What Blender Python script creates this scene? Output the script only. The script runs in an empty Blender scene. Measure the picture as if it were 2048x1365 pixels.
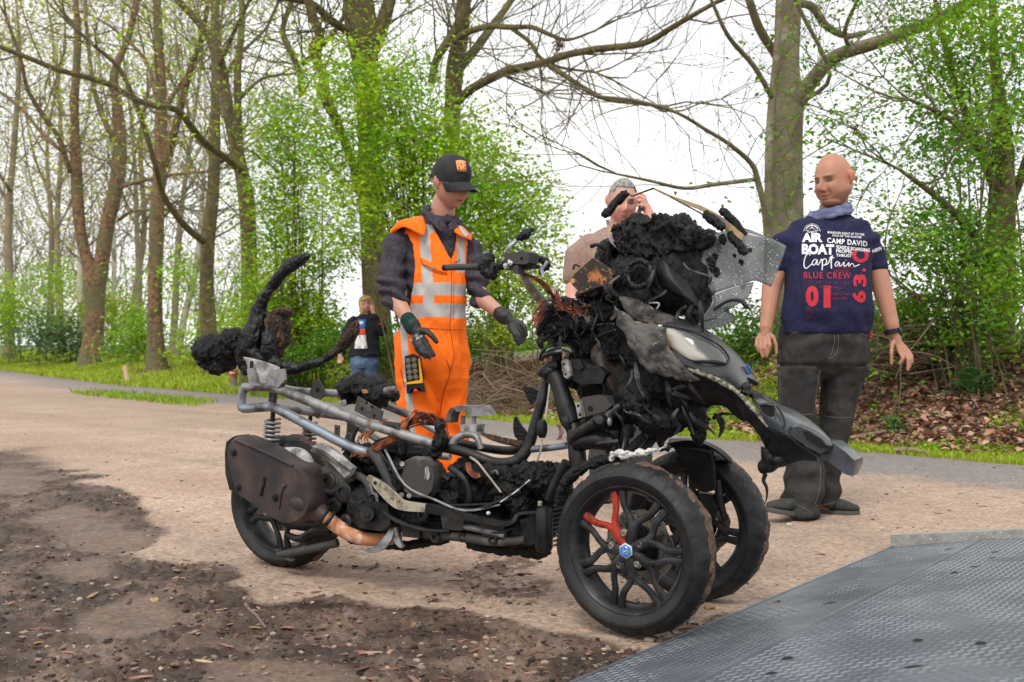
import bpy, bmesh, math, random
import numpy as np
from mathutils import Vector, Matrix
from mathutils.bvhtree import BVHTree
R = math.radians
random.seed(7)
SC = bpy.context.scene
COL = SC.collection
# ---------------------------------------------------------------- camera, sky, sun, exposure
FP, CX, HY, CH = 2200.0, 1024.0, 690.0, 0.82      # focal length in photo pixels, centre column, horizon row, camera height
cam_data = bpy.data.cameras.new('camera')
cam = bpy.data.objects.new('camera', cam_data)
COL.objects.link(cam)
cam.location = (0, 0, CH)
cam.rotation_euler = (R(90), 0, 0)
cam_data.sensor_width = 36.0
cam_data.lens = 36.0 * FP / 2048.0
cam_data.shift_y = (HY - 682.5) / 2048.0
cam_data.clip_start = 0.05
cam_data.clip_end = 3000
cam_data.dof.use_dof = True
cam_data.dof.focus_distance = 3.95
cam_data.dof.aperture_fstop = 5.6
SC.camera = cam
world = bpy.data.worlds.new('World')
SC.world = world
world.use_nodes = True
wn, wl = world.node_tree.nodes, world.node_tree.links
wn.clear()
SUN_EL, SUN_ROT = R(52), R(200)
sky = wn.new('ShaderNodeTexSky'); sky.sky_type = 'NISHITA'; sky.sun_disc = False
sky.sun_elevation = SUN_EL; sky.sun_rotation = SUN_ROT
tc = wn.new('ShaderNodeTexCoord')
mp = wn.new('ShaderNodeMapping'); mp.inputs['Scale'].default_value = (1.0, 1.0, 2.6)
nz = wn.new('ShaderNodeTexNoise'); nz.inputs['Scale'].default_value = 3.2; nz.inputs['Detail'].default_value = 7; nz.inputs['Roughness'].default_value = .55
rmp = wn.new('ShaderNodeValToRGB')
rmp.color_ramp.elements[0].position = .32; rmp.color_ramp.elements[0].color = (.70, .70, .70, 1)
rmp.color_ramp.elements[1].position = .56; rmp.color_ramp.elements[1].color = (1, 1, 1, 1)
mixc = wn.new('ShaderNodeMix'); mixc.data_type = 'RGBA'
mixc.inputs[7].default_value = (10.0, 9.95, 9.8, 1)           # overcast cloud
bg = wn.new('ShaderNodeBackground'); bg.inputs['Strength'].default_value = 0.09
out = wn.new('ShaderNodeOutputWorld')
wl.new(tc.outputs['Generated'], mp.inputs['Vector']); wl.new(mp.outputs[0], nz.inputs['Vector'])
wl.new(nz.outputs['Fac'], rmp.inputs['Fac']); wl.new(rmp.outputs['Color'], mixc.inputs[0])
wl.new(sky.outputs[0], mixc.inputs[6]); wl.new(mixc.outputs[2], bg.inputs['Color']); wl.new(bg.outputs[0], out.inputs['Surface'])
sun_d = bpy.data.lights.new('sun', 'SUN'); sun_d.energy = 1.5; sun_d.angle = R(20); sun_d.color = (1, .95, .87)
sun = bpy.data.objects.new('sun', sun_d); COL.objects.link(sun)
sdir = Vector((math.sin(SUN_ROT) * math.cos(SUN_EL), math.cos(SUN_ROT) * math.cos(SUN_EL), math.sin(SUN_EL)))
sun.rotation_euler = sdir.to_track_quat('Z', 'Y').to_euler()
SC.view_settings.view_transform = 'Standard'
SC.view_settings.look = 'None'
SC.view_settings.gamma = 1
SC.view_settings.use_curve_mapping = False
SC.view_settings.exposure = 0.56

# ---------------------------------------------------------------- coordinates
def P(x, y, d):                       # the point at depth d seen at photo pixel (x, y)
    return np.array(((x - CX) * d / FP, d, CH - (y - HY) * d / FP))
NX, NY, NC = 0.5, 0.8660254, 3.113    # the vehicle's middle plane: NX*X + NY*Y = NC
def S(x, y, t=0.0):                   # the point at photo pixel (x, y) lying t metres beyond the vehicle's middle plane
    rx = (x - CX) / FP
    return P(x, y, (NC + t) / (NX * rx + NY))
UX = np.array((0.8660254, -0.5, 0)); NN = np.array((NX, NY, 0)); UZ = np.array((0, 0, 1.0))

# ---------------------------------------------------------------- numpy noise
def _h(ix, iy, iz, s):
    n = (ix * 374761393 + iy * 668265263 + iz * 2147483647 + s * 1274126177) & 0xffffffff
    n = ((n ^ (n >> 13)) * 1274126177) & 0xffffffff
    n = n ^ (n >> 16)
    return (n & 0xffff) / 32767.5 - 1.0
def vnoise(p, s=0):
    p = np.asarray(p, float); i = np.floor(p).astype(np.int64); f = p - i; f = f * f * (3 - 2 * f)
    r = 0
    for dx in (0, 1):
        wx = f[:, 0] if dx else 1 - f[:, 0]
        for dy in (0, 1):
            wy = f[:, 1] if dy else 1 - f[:, 1]
            for dz in (0, 1):
                wz = f[:, 2] if dz else 1 - f[:, 2]
                r = r + wx * wy * wz * _h(i[:, 0] + dx, i[:, 1] + dy, i[:, 2] + dz, s)
    return r
def fbm(p, octv=3, s=0, gain=.5):
    p = np.asarray(p, float); a, r = 1.0, 0
    for k in range(octv):
        r = r + a * vnoise(p, s + k * 17); p = p * 2.03 + 7.7; a *= gain
    return r
def smooth01(a, b, x):
    t = np.clip((x - a) / (b - a), 0, 1); return t * t * (3 - 2 * t)

# ---------------------------------------------------------------- object helpers
LOC = {}
def tag(o, label=None, cat=None, group=None, kind=None):
    if label: o['label'] = label
    if cat: o['category'] = cat
    if group: o['group'] = group
    if kind: o['kind'] = kind
    return o
def thing(name, loc, label, cat, group=None):
    o = bpy.data.objects.new(name, None); COL.objects.link(o); o.location = Vector(loc); o.empty_display_size = .1
    LOC[o.name] = Vector(loc)
    return tag(o, label, cat, group)
def link(name, me, parent=None, label=None, kind=None):
    o = bpy.data.objects.new(name, me); COL.objects.link(o)
    if parent is not None:
        o.parent = parent
        base = Vector((0, 0, 0)); q = parent
        while q is not None:
            base += LOC.get(q.name, Vector((0, 0, 0))); q = q.parent
        o.matrix_parent_inverse = Matrix.Translation(-base) if parent.parent is None else Matrix.Identity(4)
    if label: o['label'] = label
    if kind: o['kind'] = kind
    return o
def copy_tree(o, loc, rz=0, scale=1, parent=None):
    c = o.copy(); COL.objects.link(c)
    if parent is None:
        c.location = loc; c.rotation_euler = (0, 0, rz); c.scale = (scale,) * 3
    else:
        c.parent = parent; c.matrix_parent_inverse = o.matrix_parent_inverse.copy()
    for ch in [q for q in SC.objects if q.parent == o]:
        copy_tree(ch, None, parent=c)
    return c
def np_mesh(name, V, F, mat=None, smooth=True, ang=None, mats=None, midx=None):
    me = bpy.data.meshes.new(name)
    V = np.asarray(V, np.float32); F = np.asarray(F, np.int32); k = F.shape[1]
    me.vertices.add(len(V)); me.vertices.foreach_set('co', V.ravel())
    me.loops.add(F.size); me.loops.foreach_set('vertex_index', F.ravel())
    me.polygons.add(len(F)); me.polygons.foreach_set('loop_start', np.arange(0, F.size, k, dtype=np.int32))
    me.polygons.foreach_set('loop_total', np.full(len(F), k, np.int32))
    for m in (mats or ([mat] if mat else [])): me.materials.append(m)
    if midx is not None: me.polygons.foreach_set('material_index', np.asarray(midx, np.int32))
    me.update(calc_edges=True)
    me.polygons.foreach_set('use_smooth', np.full(len(F), smooth)); me.validate()
    if ang: me.set_sharp_from_angle(angle=R(ang))
    return me
def set_color(me, C, name='Col'):
    a = me.color_attributes.new(name, 'FLOAT_COLOR', 'POINT')
    C = np.asarray(C, np.float32)
    if C.shape[1] == 3: C = np.concatenate([C, np.ones((len(C), 1), np.float32)], 1)
    a.data.foreach_set('color', C.ravel())

def catmull(pts, n=4):
    pts = np.asarray(pts, float)
    if len(pts) < 3 or n <= 1: return pts
    q = np.vstack([2 * pts[0] - pts[1], pts, 2 * pts[-1] - pts[-2]])
    res = []
    for i in range(1, len(q) - 2):
        p0, p1, p2, p3 = q[i - 1], q[i], q[i + 1], q[i + 2]
        for k in range(n):
            t = k / n
            res.append(.5 * ((2 * p1) + (-p0 + p2) * t + (2 * p0 - 5 * p1 + 4 * p2 - p3) * t * t + (-p0 + 3 * p1 - 3 * p2 + p3) * t ** 3))
    res.append(pts[-1]); return np.array(res)
def unit(v):
    v = np.asarray(v, float); return v / (np.linalg.norm(v) + 1e-12)

class G:
    """collects shapes that become one mesh"""
    def __init__(s): s.v = []; s.f = []; s.n = 0
    def add(s, V, F):
        o = s.n; s.v.append(np.asarray(V, float)); s.n += len(V)
        s.f.extend([tuple(i + o for i in f) for f in F]); return s
    def tube(s, pts, rad, k=8, sm=1, cap=True, flat=1.0, up=None):
        pts = np.asarray(pts, float); rad = np.ones(len(pts)) * rad
        if sm > 1:
            a = catmull(np.hstack([pts, rad[:, None]]), sm); pts, rad = a[:, :3], np.maximum(a[:, 3], 1e-4)
        m = len(pts); T = np.gradient(pts, axis=0); T /= np.linalg.norm(T, axis=1)[:, None] + 1e-12
        u = np.asarray(up, float) if up is not None else (np.array((0, 0, 1.)) if abs(T[0][2]) < .9 else np.array((1., 0, 0)))
        an = np.arange(k) * 2 * math.pi / k; ca, sa = np.cos(an), np.sin(an); V = []
        for i in range(m):
            if up is not None: u = np.asarray(up, float)
            a = u - T[i] * u.dot(T[i]); a /= np.linalg.norm(a) + 1e-12; b = np.cross(T[i], a); u = a
            V.append(pts[i] + rad[i] * (ca[:, None] * a * flat + sa[:, None] * b))
        V = np.vstack(V); F = []
        for i in range(m - 1):
            for j in range(k):
                j2 = (j + 1) % k; F.append((i * k + j, i * k + j2, (i + 1) * k + j2, (i + 1) * k + j))
        if cap: F.append(tuple(range(k - 1, -1, -1))); F.append(tuple((m - 1) * k + j for j in range(k)))
        return s.add(V, F)
    def capsule(s, p0, r0, p1, r1, k=16):
        p0 = np.asarray(p0, float); p1 = np.asarray(p1, float); d = unit(p1 - p0); pts, rr = [], []
        for a in (85, 60, 35, 12): pts.append(p0 - d * r0 * math.sin(R(a))); rr.append(r0 * math.cos(R(a)))
        pts.append(p0); rr.append(r0); pts.append(p1); rr.append(r1)
        for a in (12, 35, 60, 85): pts.append(p1 + d * r1 * math.sin(R(a))); rr.append(r1 * math.cos(R(a)))
        return s.tube(pts, np.array(rr), k)
    def ell(s, c, ax, ay, az, n=12):
        c = np.asarray(c, float); V = [c + np.asarray(az)]; m = n // 2 + 1
        for i in range(1, m):
            th = math.pi * i / m
            for j in range(n):
                ph = 2 * math.pi * j / n
                V.append(c + np.asarray(az) * math.cos(th) + math.sin(th) * (np.asarray(ax) * math.cos(ph) + np.asarray(ay) * math.sin(ph)))
        V.append(c - np.asarray(az)); F = []
        for j in range(n): F.append((0, 1 + j, 1 + (j + 1) % n))
        for i in range(m - 2):
            for j in range(n):
                a = 1 + i * n + j; b = 1 + i * n + (j + 1) % n; F.append((a, a + n, b + n, b))
        e = len(V) - 1; o = 1 + (m - 2) * n
        for j in range(n): F.append((e, o + (j + 1) % n, o + j))
        return s.add(V, F)
    def ball(s, c, r, n=12): return s.ell(c, (r, 0, 0), (0, r, 0), (0, 0, r), n)
    def box(s, c, ax, ay, az):
        c = np.asarray(c, float); ax, ay, az = (np.asarray(q, float) for q in (ax, ay, az))
        V = [c + i * ax + j * ay + k * az for k in (-1, 1) for j in (-1, 1) for i in (-1, 1)]
        return s.add(V, [(0, 2, 3, 1), (4, 5, 7, 6), (0, 1, 5, 4), (1, 3, 7, 5), (3, 2, 6, 7), (2, 0, 4, 6)])
    def lathe(s, c, axis, prof, k=32, ref=(0, 0, 1)):      # prof: (distance along the axis, radius)
        c = np.asarray(c, float); ax = unit(axis); a = np.asarray(ref, float); a = unit(a - ax * a.dot(ax)); b = np.cross(ax, a)
        an = np.arange(k) * 2 * math.pi / k; V = []
        for h, r in prof: V.append(c + ax * h + r * (np.cos(an)[:, None] * a + np.sin(an)[:, None] * b))
        F = [(i * k + j, i * k + (j + 1) % k, (i + 1) * k + (j + 1) % k, (i + 1) * k + j) for i in range(len(prof) - 1) for j in range(k)]
        return s.add(np.vstack(V), F)
    def slab(s, ring, dirv, th, bev=.15, inset=None):      # closed outline (world points) given thickness along dirv, softened edges
        ring = np.asarray(ring, float); n = len(ring); c = ring.mean(0); dv = np.asarray(dirv, float)
        b = min(bev, .45); ins = inset if inset is not None else .94
        lay = [(c + (ring - c) * ins, 0), (ring, b * th), (ring, (1 - b) * th), (c + (ring - c) * ins, th)]
        V = [q + dv * h for q, h in lay]; V.append([c + 0 * dv]); V.append([c + dv * th]); V = np.vstack(V)
        F = [(i * n + j, i * n + (j + 1) % n, (i + 1) * n + (j + 1) % n, (i + 1) * n + j) for i in range(3) for j in range(n)]
        F += [(4 * n, (j + 1) % n, j) for j in range(n)] + [(4 * n + 1, 3 * n + j, 3 * n + (j + 1) % n) for j in range(n)]
        return s.add(V, F)
    def patch(s, rows, nu=4, nv=4, th=.004):               # rows of world points -> smooth sheet with thickness
        rows = np.asarray(rows, float)
        a = np.array([catmull(r, nu) for r in rows]); a = np.array([catmull(a[:, j], nv) for j in range(a.shape[1])]).transpose(1, 0, 2)
        m, n = a.shape[:2]; du = np.gradient(a, axis=1); dv = np.gradient(a, axis=0); N = np.cross(du, dv)
        N /= np.linalg.norm(N, axis=2)[..., None] + 1e-12
        V = np.vstack([a.reshape(-1, 3), (a + N * th).reshape(-1, 3)]); o = m * n; F = []
        for i in range(m - 1):
            for j in range(n - 1):
                q = (i * n + j, i * n + j + 1, (i + 1) * n + j + 1, (i + 1) * n + j); F.append(q); F.append(tuple(x + o for x in q[::-1]))
        for i in range(m - 1):
            F.append((i * n, (i + 1) * n, (i + 1) * n + o, i * n + o)); F.append((i * n + n - 1, i * n + n - 1 + o, (i + 1) * n + n - 1 + o, (i + 1) * n + n - 1))
        for j in range(n - 1):
            F.append((j, j + o, j + 1 + o, j + 1)); k = (m - 1) * n; F.append((k + j, k + j + 1, k + j + 1 + o, k + j + o))
        return s.add(V, F)
    def mesh(s, name, mat, smooth=True, ang=38):
        me = bpy.data.meshes.new(name); me.from_pydata(np.vstack(s.v).tolist(), [], s.f)
        if mat: me.materials.append(mat)
        me.update()
        bm = bmesh.new(); bm.from_mesh(me); bmesh.ops.recalc_face_normals(bm, faces=bm.faces); bm.to_mesh(me); bm.free()
        me.polygons.foreach_set('use_smooth', np.full(len(me.polygons), smooth))
        if smooth and ang: me.set_sharp_from_angle(angle=R(ang))
        return me
    def build(s, name, mat, parent=None, label=None, kind=None, smooth=True, ang=38):
        return link(name, s.mesh(name, mat, smooth, ang), parent, label, kind)

TMP = bpy.data.scenes.new('tmp')
def remesh(g, voxel, it=4, fac=.5):
    """one continuous surface from overlapping shapes"""
    me = bpy.data.meshes.new('t'); me.from_pydata(np.vstack(g.v).tolist(), [], g.f); me.update()
    bm = bmesh.new(); bm.from_mesh(me); bmesh.ops.recalc_face_normals(bm, faces=bm.faces); bm.to_mesh(me); bm.free()
    o = bpy.data.objects.new('t', me); TMP.collection.objects.link(o)
    m = o.modifiers.new('r', 'REMESH'); m.mode = 'VOXEL'; m.voxel_size = voxel; m.use_smooth_shade = True
    if it: q = o.modifiers.new('s', 'SMOOTH'); q.factor = fac; q.iterations = it
    vl = TMP.view_layers[0]; vl.update(); dg = vl.depsgraph
    r = bpy.data.meshes.new_from_object(o.evaluated_get(dg), depsgraph=dg)
    TMP.collection.objects.unlink(o); bpy.data.objects.remove(o); bpy.data.meshes.remove(me)
    r.materials.clear()
    return r
def coords(me):
    a = np.empty(len(me.vertices) * 3, np.float32); me.vertices.foreach_get('co', a); return a.reshape(-1, 3).astype(float)
def normals(me):
    a = np.empty(len(me.vertices) * 3, np.float32); me.vertex_normals.foreach_get('vector', a); return a.reshape(-1, 3).astype(float)
def set_coords(me, V):
    me.vertices.foreach_set('co', np.asarray(V, np.float32).ravel()); me.update()
def rough(me, amps):                  # [(frequency, amplitude, octaves)]
    V = coords(me); N = normals(me); d = 0
    for i, (f, a, o) in enumerate(amps):
        st = np.array((1, 1, 1.) if f < 35 or len(amps) == 1 else (1.15, 1.15, .5)); W = V * f * st + .6 * vnoise(V * f * .35, 77)[:, None]; n = fbm(W, o + (f >= 35), i * 31, .62); d = d + (a * n if f < 35 or len(amps) == 1 else a * .8 * (.5 - 1.7 * np.abs(n)))
    set_coords(me, V + N * d[:, None]); return me
def blob(name, g, mat, parent, voxel=.007, it=2, amps=((25, .008, 2), (80, .005, 2)), label=None):
    me = remesh(g, voxel, it); rough(me, amps); me.name = name; me.materials.append(mat)
    me.polygons.foreach_set('use_smooth', np.full(len(me.polygons), True))
    return link(name, me, parent, label)
def TS(g, pts, k=8, sm=3, **kw):      # tube along (x, y, t, radius in photo pixels) beside the vehicle plane
    q = [S(x, y, t) for x, y, t, r in pts]; rr = [r * q[i][1] / FP for i, (x, y, t, r) in enumerate(pts)]
    return g.tube(q, np.array(rr), k, sm, **kw)
def ES(g, x, y, t, rx, ry, rt, n=12): # ellipsoid, radii rx, ry in photo pixels, rt in metres
    c = S(x, y, t); k = c[1] / FP
    return g.ell(c, UX * rx * k, NN * rt, UZ * ry * k, n)

# ---------------------------------------------------------------- materials
def mat(name, c, rough=.7, metal=0.0, c2=None, scale=12, lo=.45, hi=.6, det=6, bump=0.0, bscale=60, bdist=.01, c3=None, s3=40, lo3=.6, hi3=.68, r2=None, island=0, coat=0, attr=None, spec=None, obj=True, trans=0, hue=None):
    m = bpy.data.materials.new(name); m.use_nodes = True; nt = m.node_tree; N, L = nt.nodes, nt.links
    b = N['Principled BSDF']; b.inputs['Roughness'].default_value = rough; b.inputs['Metallic'].default_value = metal
    if spec is not None: b.inputs['Specular IOR Level'].default_value = spec
    if coat: b.inputs['Coat Weight'].default_value = coat; b.inputs['Coat Roughness'].default_value = .12
    t = N.new('ShaderNodeTexCoord'); vec = t.outputs['Object']
    def noise_(sc, d=det):
        n = N.new('ShaderNodeTexNoise'); n.inputs['Scale'].default_value = sc; n.inputs['Detail'].default_value = d; n.inputs['Roughness'].default_value = .6
        L.new(vec, n.inputs['Vector']); return n.outputs['Fac']
    def ramp(src, a, z):
        r = N.new('ShaderNodeMapRange'); r.inputs[1].default_value = a; r.inputs[2].default_value = z; r.interpolation_type = 'SMOOTHSTEP'; L.new(src, r.inputs[0]); return r.outputs[0]
    def mixn(f, A, B):
        x = N.new('ShaderNodeMix'); x.data_type = 'RGBA'
        if isinstance(f, float): x.inputs[0].default_value = f
        else: L.new(f, x.inputs[0])
        for s_, i in ((A, 6), (B, 7)):
            if isinstance(s_, tuple): x.inputs[i].default_value = (*s_[:3], 1)
            else: L.new(s_, x.inputs[i])
        return x.outputs[2]
    col = tuple(c)
    if attr:
        a = N.new('ShaderNodeVertexColor'); a.layer_name = attr; col = a.outputs['Color']
    if c2 is not None:
        f = ramp(noise_(scale), lo, hi); col = mixn(f, col, tuple(c2))
        if r2 is not None:
            rr = N.new('ShaderNodeMapRange'); rr.inputs[3].default_value = rough; rr.inputs[4].default_value = r2; L.new(f, rr.inputs[0]); L.new(rr.outputs[0], b.inputs['Roughness'])
    if c3 is not None: col = mixn(ramp(noise_(s3), lo3, hi3), col, tuple(c3))
    if island:
        g = N.new('ShaderNodeNewGeometry'); r = N.new('ShaderNodeMapRange'); r.inputs[3].default_value = 1 - island; r.inputs[4].default_value = 1 + island
        L.new(g.outputs['Random Per Island'], r.inputs[0]); h = N.new('ShaderNodeHueSaturation'); L.new(r.outputs[0], h.inputs['Value'])
        if hue:
            r2_ = N.new('ShaderNodeMapRange'); r2_.inputs[3].default_value = .5 - hue; r2_.inputs[4].default_value = .5 + hue
            ml = N.new('ShaderNodeMath'); ml.operation = 'FRACT'; m3 = N.new('ShaderNodeMath'); m3.operation = 'MULTIPLY'; m3.inputs[1].default_value = 7.13
            L.new(g.outputs['Random Per Island'], m3.inputs[0]); L.new(m3.outputs[0], ml.inputs[0]); L.new(ml.outputs[0], r2_.inputs[0]); L.new(r2_.outputs[0], h.inputs['Hue'])
        if isinstance(col, tuple): h.inputs['Color'].default_value = (*col[:3], 1)
        else: L.new(col, h.inputs['Color'])
        col = h.outputs['Color']
    if isinstance(col, tuple): b.inputs['Base Color'].default_value = (*col[:3], 1)
    else: L.new(col, b.inputs['Base Color'])
    if bump:
        bp = N.new('ShaderNodeBump'); bp.inputs['Strength'].default_value = bump; bp.inputs['Distance'].default_value = bdist
        L.new(noise_(bscale, 5), bp.inputs['Height']); L.new(bp.outputs[0], b.inputs['Normal'])
    if trans:
        tr = N.new('ShaderNodeBsdfTranslucent'); ms = N.new('ShaderNodeMixShader'); ms.inputs[0].default_value = trans
        if isinstance(col, tuple): tr.inputs['Color'].default_value = (*col[:3], 1)
        else: L.new(col, tr.inputs['Color'])
        L.new(b.outputs[0], ms.inputs[1]); L.new(tr.outputs[0], ms.inputs[2]); L.new(ms.outputs[0], N['Material Output'].inputs['Surface'])
    return m
M = {}
M['char'] = mat('char', (.0035, .0035, .004), .42, spec=.32, c2=(.016, .016, .0185), scale=22, lo=.46, hi=.70, bump=.9, bscale=110, bdist=.008, c3=(.13, .125, .12), s3=90, lo3=.69, hi3=.78, r2=.85)
M['char_fine'] = mat('char_fine', (.006, .006, .0065), .40, spec=.32, c2=(.014, .014, .015), scale=40, bump=.5, bscale=260, bdist=.003)
M['char_brown'] = mat('char_brown', (.035, .022, .015), .9, c2=(.09, .055, .036), scale=30, lo=.42, hi=.62, bump=1, bscale=120, bdist=.01, c3=(.30, .17, .11), s3=55, lo3=.62, hi3=.7)
M['black_metal'] = mat('black_metal', (.009, .009, .010), .45, .35, c2=(.026, .025, .024), scale=18, bump=.25, bscale=180, bdist=.003)
M['black_plastic'] = mat('black_plastic', (.008, .0085, .010), .34, spec=.35, c2=(.016, .017, .019), scale=12, bump=.15, bscale=240, bdist=.002)
M['steel'] = mat('steel', (.28, .28, .29), .45, .5, c2=(.12, .11, .11), scale=14, lo=.45, hi=.62, bump=.2, bscale=160, bdist=.003, c3=(.17, .085, .05), s3=20, lo3=.6, hi3=.7)
M['steel_blue'] = mat('steel_blue', (.26, .29, .34), .4, .55, c2=(.075, .07, .075), scale=10, lo=.45, hi=.65, bump=.2, bscale=160, bdist=.003, c3=(.33, .32, .31), s3=26, lo3=.6, hi3=.7)
M['cast'] = mat('cast', (.40, .40, .39), .75, .15, c2=(.12, .115, .11), scale=16, lo=.4, hi=.62, bump=.5, bscale=120, bdist=.004)
M['dark_cast'] = mat('dark_cast', (.055, .052, .05), .7, .3, c2=(.14, .13, .12), scale=16, lo=.52, hi=.7, bump=.5, bscale=120, bdist=.005)
M['ash'] = mat('ash', (.62, .61, .59), .95, c2=(.12, .115, .11), scale=35, lo=.46, hi=.62, bump=.9, bscale=140, bdist=.006)
M['ash_trim'] = mat('ash_trim', (.36, .34, .27), .9, c2=(.07, .065, .06), scale=45, lo=.44, hi=.58, bump=.9, bscale=160, bdist=.006, c3=(.35, .28, .12), s3=30, lo3=.58, hi3=.66)
M['muffler'] = mat('muffler', (.038, .031, .034), .5, .4, c2=(.10, .068, .062), scale=6, lo=.4, hi=.7, bump=.15, bscale=90, bdist=.003, c3=(.20, .11, .07), s3=5, lo3=.60, hi3=.72)
M['copper_pipe'] = mat('copper_pipe', (.50, .21, .11), .7, .1, c2=(.60, .42, .33), scale=34, lo=.5, hi=.62, bump=.3, bscale=140, bdist=.003, c3=(.16, .09, .07), s3=15, lo3=.64, hi3=.72)
M['copper_wire'] = mat('copper_wire', (.36, .11, .05), .5, .5, c2=(.12, .05, .035), scale=30)
M['rust'] = mat('rust', (.03, .022, .018), .85, c2=(.42, .15, .05), scale=26, lo=.5, hi=.62, bump=.6, bscale=120, bdist=.004, c3=(.55, .36, .12), s3=34, lo3=.6, hi3=.68)
M['paint'] = mat('burnt paint', (.026, .029, .033), .33, .25, c2=(.05, .054, .058), scale=5, lo=.4, hi=.7, bump=.08, bscale=300, bdist=.002, c3=(.16, .15, .14), s3=48, lo3=.68, hi3=.74)
M['nose'] = mat('nose paint', (.05, .06, .074), .3, .2, c2=(.03, .033, .038), scale=9, lo=.5, hi=.62, bump=.06, bscale=300, bdist=.002, c3=(.22, .22, .22), s3=60, lo3=.7, hi3=.74, coat=.2)
M['scorch'] = mat('scorched shell', (.105, .098, .092), .75, c2=(.016, .015, .015), scale=14, lo=.44, hi=.62, bump=.9, bscale=110, bdist=.006, c3=(.30, .24, .16), s3=45, lo3=.62, hi3=.7)
M['lens'] = mat('clouded lens', (.30, .29, .27), .28, 0, c2=(.09, .095, .09), scale=7, lo=.4, hi=.6, bump=.12, bscale=90, bdist=.003, c3=(.22, .12, .045), s3=9, lo3=.58, hi3=.7, coat=.4)
M['tyre'] = mat('tyre rubber', (.010, .010, .011), .55, spec=.35, c2=(.019, .019, .019), scale=14, bump=.15, bscale=300, bdist=.002)
M['mud'] = mat('mud crust', (.17, .10, .07), .95, c2=(.09, .055, .04), scale=40, lo=.4, hi=.62, bump=1, bscale=160, bdist=.008, c3=(.34, .24, .18), s3=120, lo3=.62, hi3=.7)
M['rim'] = mat('rim paint', (.020, .020, .023), .36, .4, c2=(.045, .045, .05), scale=16, bump=.06, bscale=200, bdist=.002)
M['red'] = mat('red paint', (.36, .028, .012), .4, .1, c2=(.07, .014, .012), scale=30, lo=.5, hi=.68)
M['disc'] = mat('brake disc', (.27, .25, .21), .45, .7, c2=(.07, .065, .06), scale=20, bump=.2, bscale=120, bdist=.002)
M['blue'] = mat('badge blue', (.02, .18, .60), .3)
M['silver'] = mat('badge silver', (.62, .64, .66), .3, .6)
M['beige'] = mat('scorched bracket', (.36, .32, .25), .75, c2=(.17, .145, .11), scale=24, lo=.46, hi=.62, bump=.3, bscale=120, bdist=.003, c3=(.05, .045, .04), s3=18, lo3=.62, hi3=.72)
M['gold'] = mat('heat tinted steel', (.42, .30, .16), .4, .6, c2=(.24, .20, .22), scale=18, lo=.4, hi=.6)
# ================================================================ GROUND
EX = np.array([-400, -60, -17.5, -8.2, -2.0, -.13, 3.5, 9, 40, 400.]); EY = np.array([600, 100, 37., 22.5, 15., 11.9, 7.5, 1.5, -30, -400.])
def sdist(X, Y):                     # metres beyond the far edge of the asphalt path
    return (Y - np.interp(X, EX, EY)) * .66
def zpath(X, Y):
    s = sdist(X, Y); right = smooth01(-1.5, 2.5, X); left = 1 - right
    h = right * .80 * smooth01(.25, 3.1, s) + left * .42 * smooth01(.3, 5.5, s)
    h = h * (1 - smooth01(14, 40, s) * .9)
    return h
def gz(X, Y):
    X = np.atleast_1d(np.asarray(X, float)); Y = np.atleast_1d(np.asarray(Y, float)); s = sdist(X, Y)
    p = np.stack([X, Y, 0 * X], 1)
    return zpath(X, Y) + smooth01(0, 1.5, s) * .05 * fbm(p * 1.1, 3, 5)
def inpoly(px, py, poly):
    r = np.zeros(px.shape, bool); n = len(poly); j = n - 1
    for i in range(n):
        xi, yi = poly[i]; xj, yj = poly[j]
        c = ((yi > py) != (yj > py)) & (px < (xj - xi) * (py - yi) / (yj - yi + 1e-9) + xi); r ^= c; j = i
    return r
def gpx(X, Y): return CX + X * FP / Y, HY + CH * FP / Y
MUD = [[(-600, 890), (0, 905), (60, 903), (110, 938), (215, 965), (300, 1010), (335, 1052), (300, 1095), (230, 1110), (330, 1120), (430, 1128), (480, 1150), (420, 1175), (500, 1200), (640, 1195), (850, 1203), (1000, 1225), (1120, 1255), (1250, 1290), (1330, 1330), (1420, 1500), (1000, 3000), (-3000, 3000), (-3000, 900)]]
SILT = [[(60, 1040), (130, 1010), (230, 1040), (310, 1075), (250, 1100), (160, 1095)], [(100, 1135), (210, 1120), (250, 1130), (200, 1160), (120, 1165)], [(160, 1230), (240, 1195), (330, 1215), (330, 1245), (270, 1275), (190, 1265)], [(400, 1365), (430, 1320), (560, 1318), (700, 1335), (720, 1400), (400, 1420)], [(-200, 960), (40, 935), (110, 960), (60, 985), (-200, 1000)]]
DEBRIS = [[(880, 1150), (1000, 1130), (1110, 1140), (1160, 1180), (1100, 1200), (900, 1170)], [(560, 1125), (700, 1118), (900, 1125), (860, 1145), (600, 1140)], [(1400, 1210), (1500, 1180), (1560, 1190), (1450, 1260), (1330, 1290)]]
def masks(X, Y):
    Yc = np.maximum(Y, .8); px, py = gpx(X, Yc)
    p3 = np.stack([X, Y, 0 * X], 1)
    jx = 34 * fbm(p3 * 3.1, 4, 11); jy = 16 * fbm(p3 * 3.1, 4, 12)
    mud = sum(inpoly(px + jx, py + jy, q) for q in MUD).astype(float)
    silt = np.clip(sum(inpoly(px + jx * .6, py + jy * .6, q) for q in SILT), 0, 1) * mud
    deb = np.clip(sum(inpoly(px + jx * 2, py + jy * 2, q) for q in DEBRIS), 0, 1).astype(float)
    return mud, silt, deb
def grid(xs, ys):
    X, Y = np.meshgrid(xs, ys); n, m = X.shape
    I = np.arange(n * m).reshape(n, m)
    return X.ravel(), Y.ravel(), np.stack([I[:-1, :-1], I[:-1, 1:], I[1:, 1:], I[1:, :-1]], -1).reshape(-1, 4)
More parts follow.
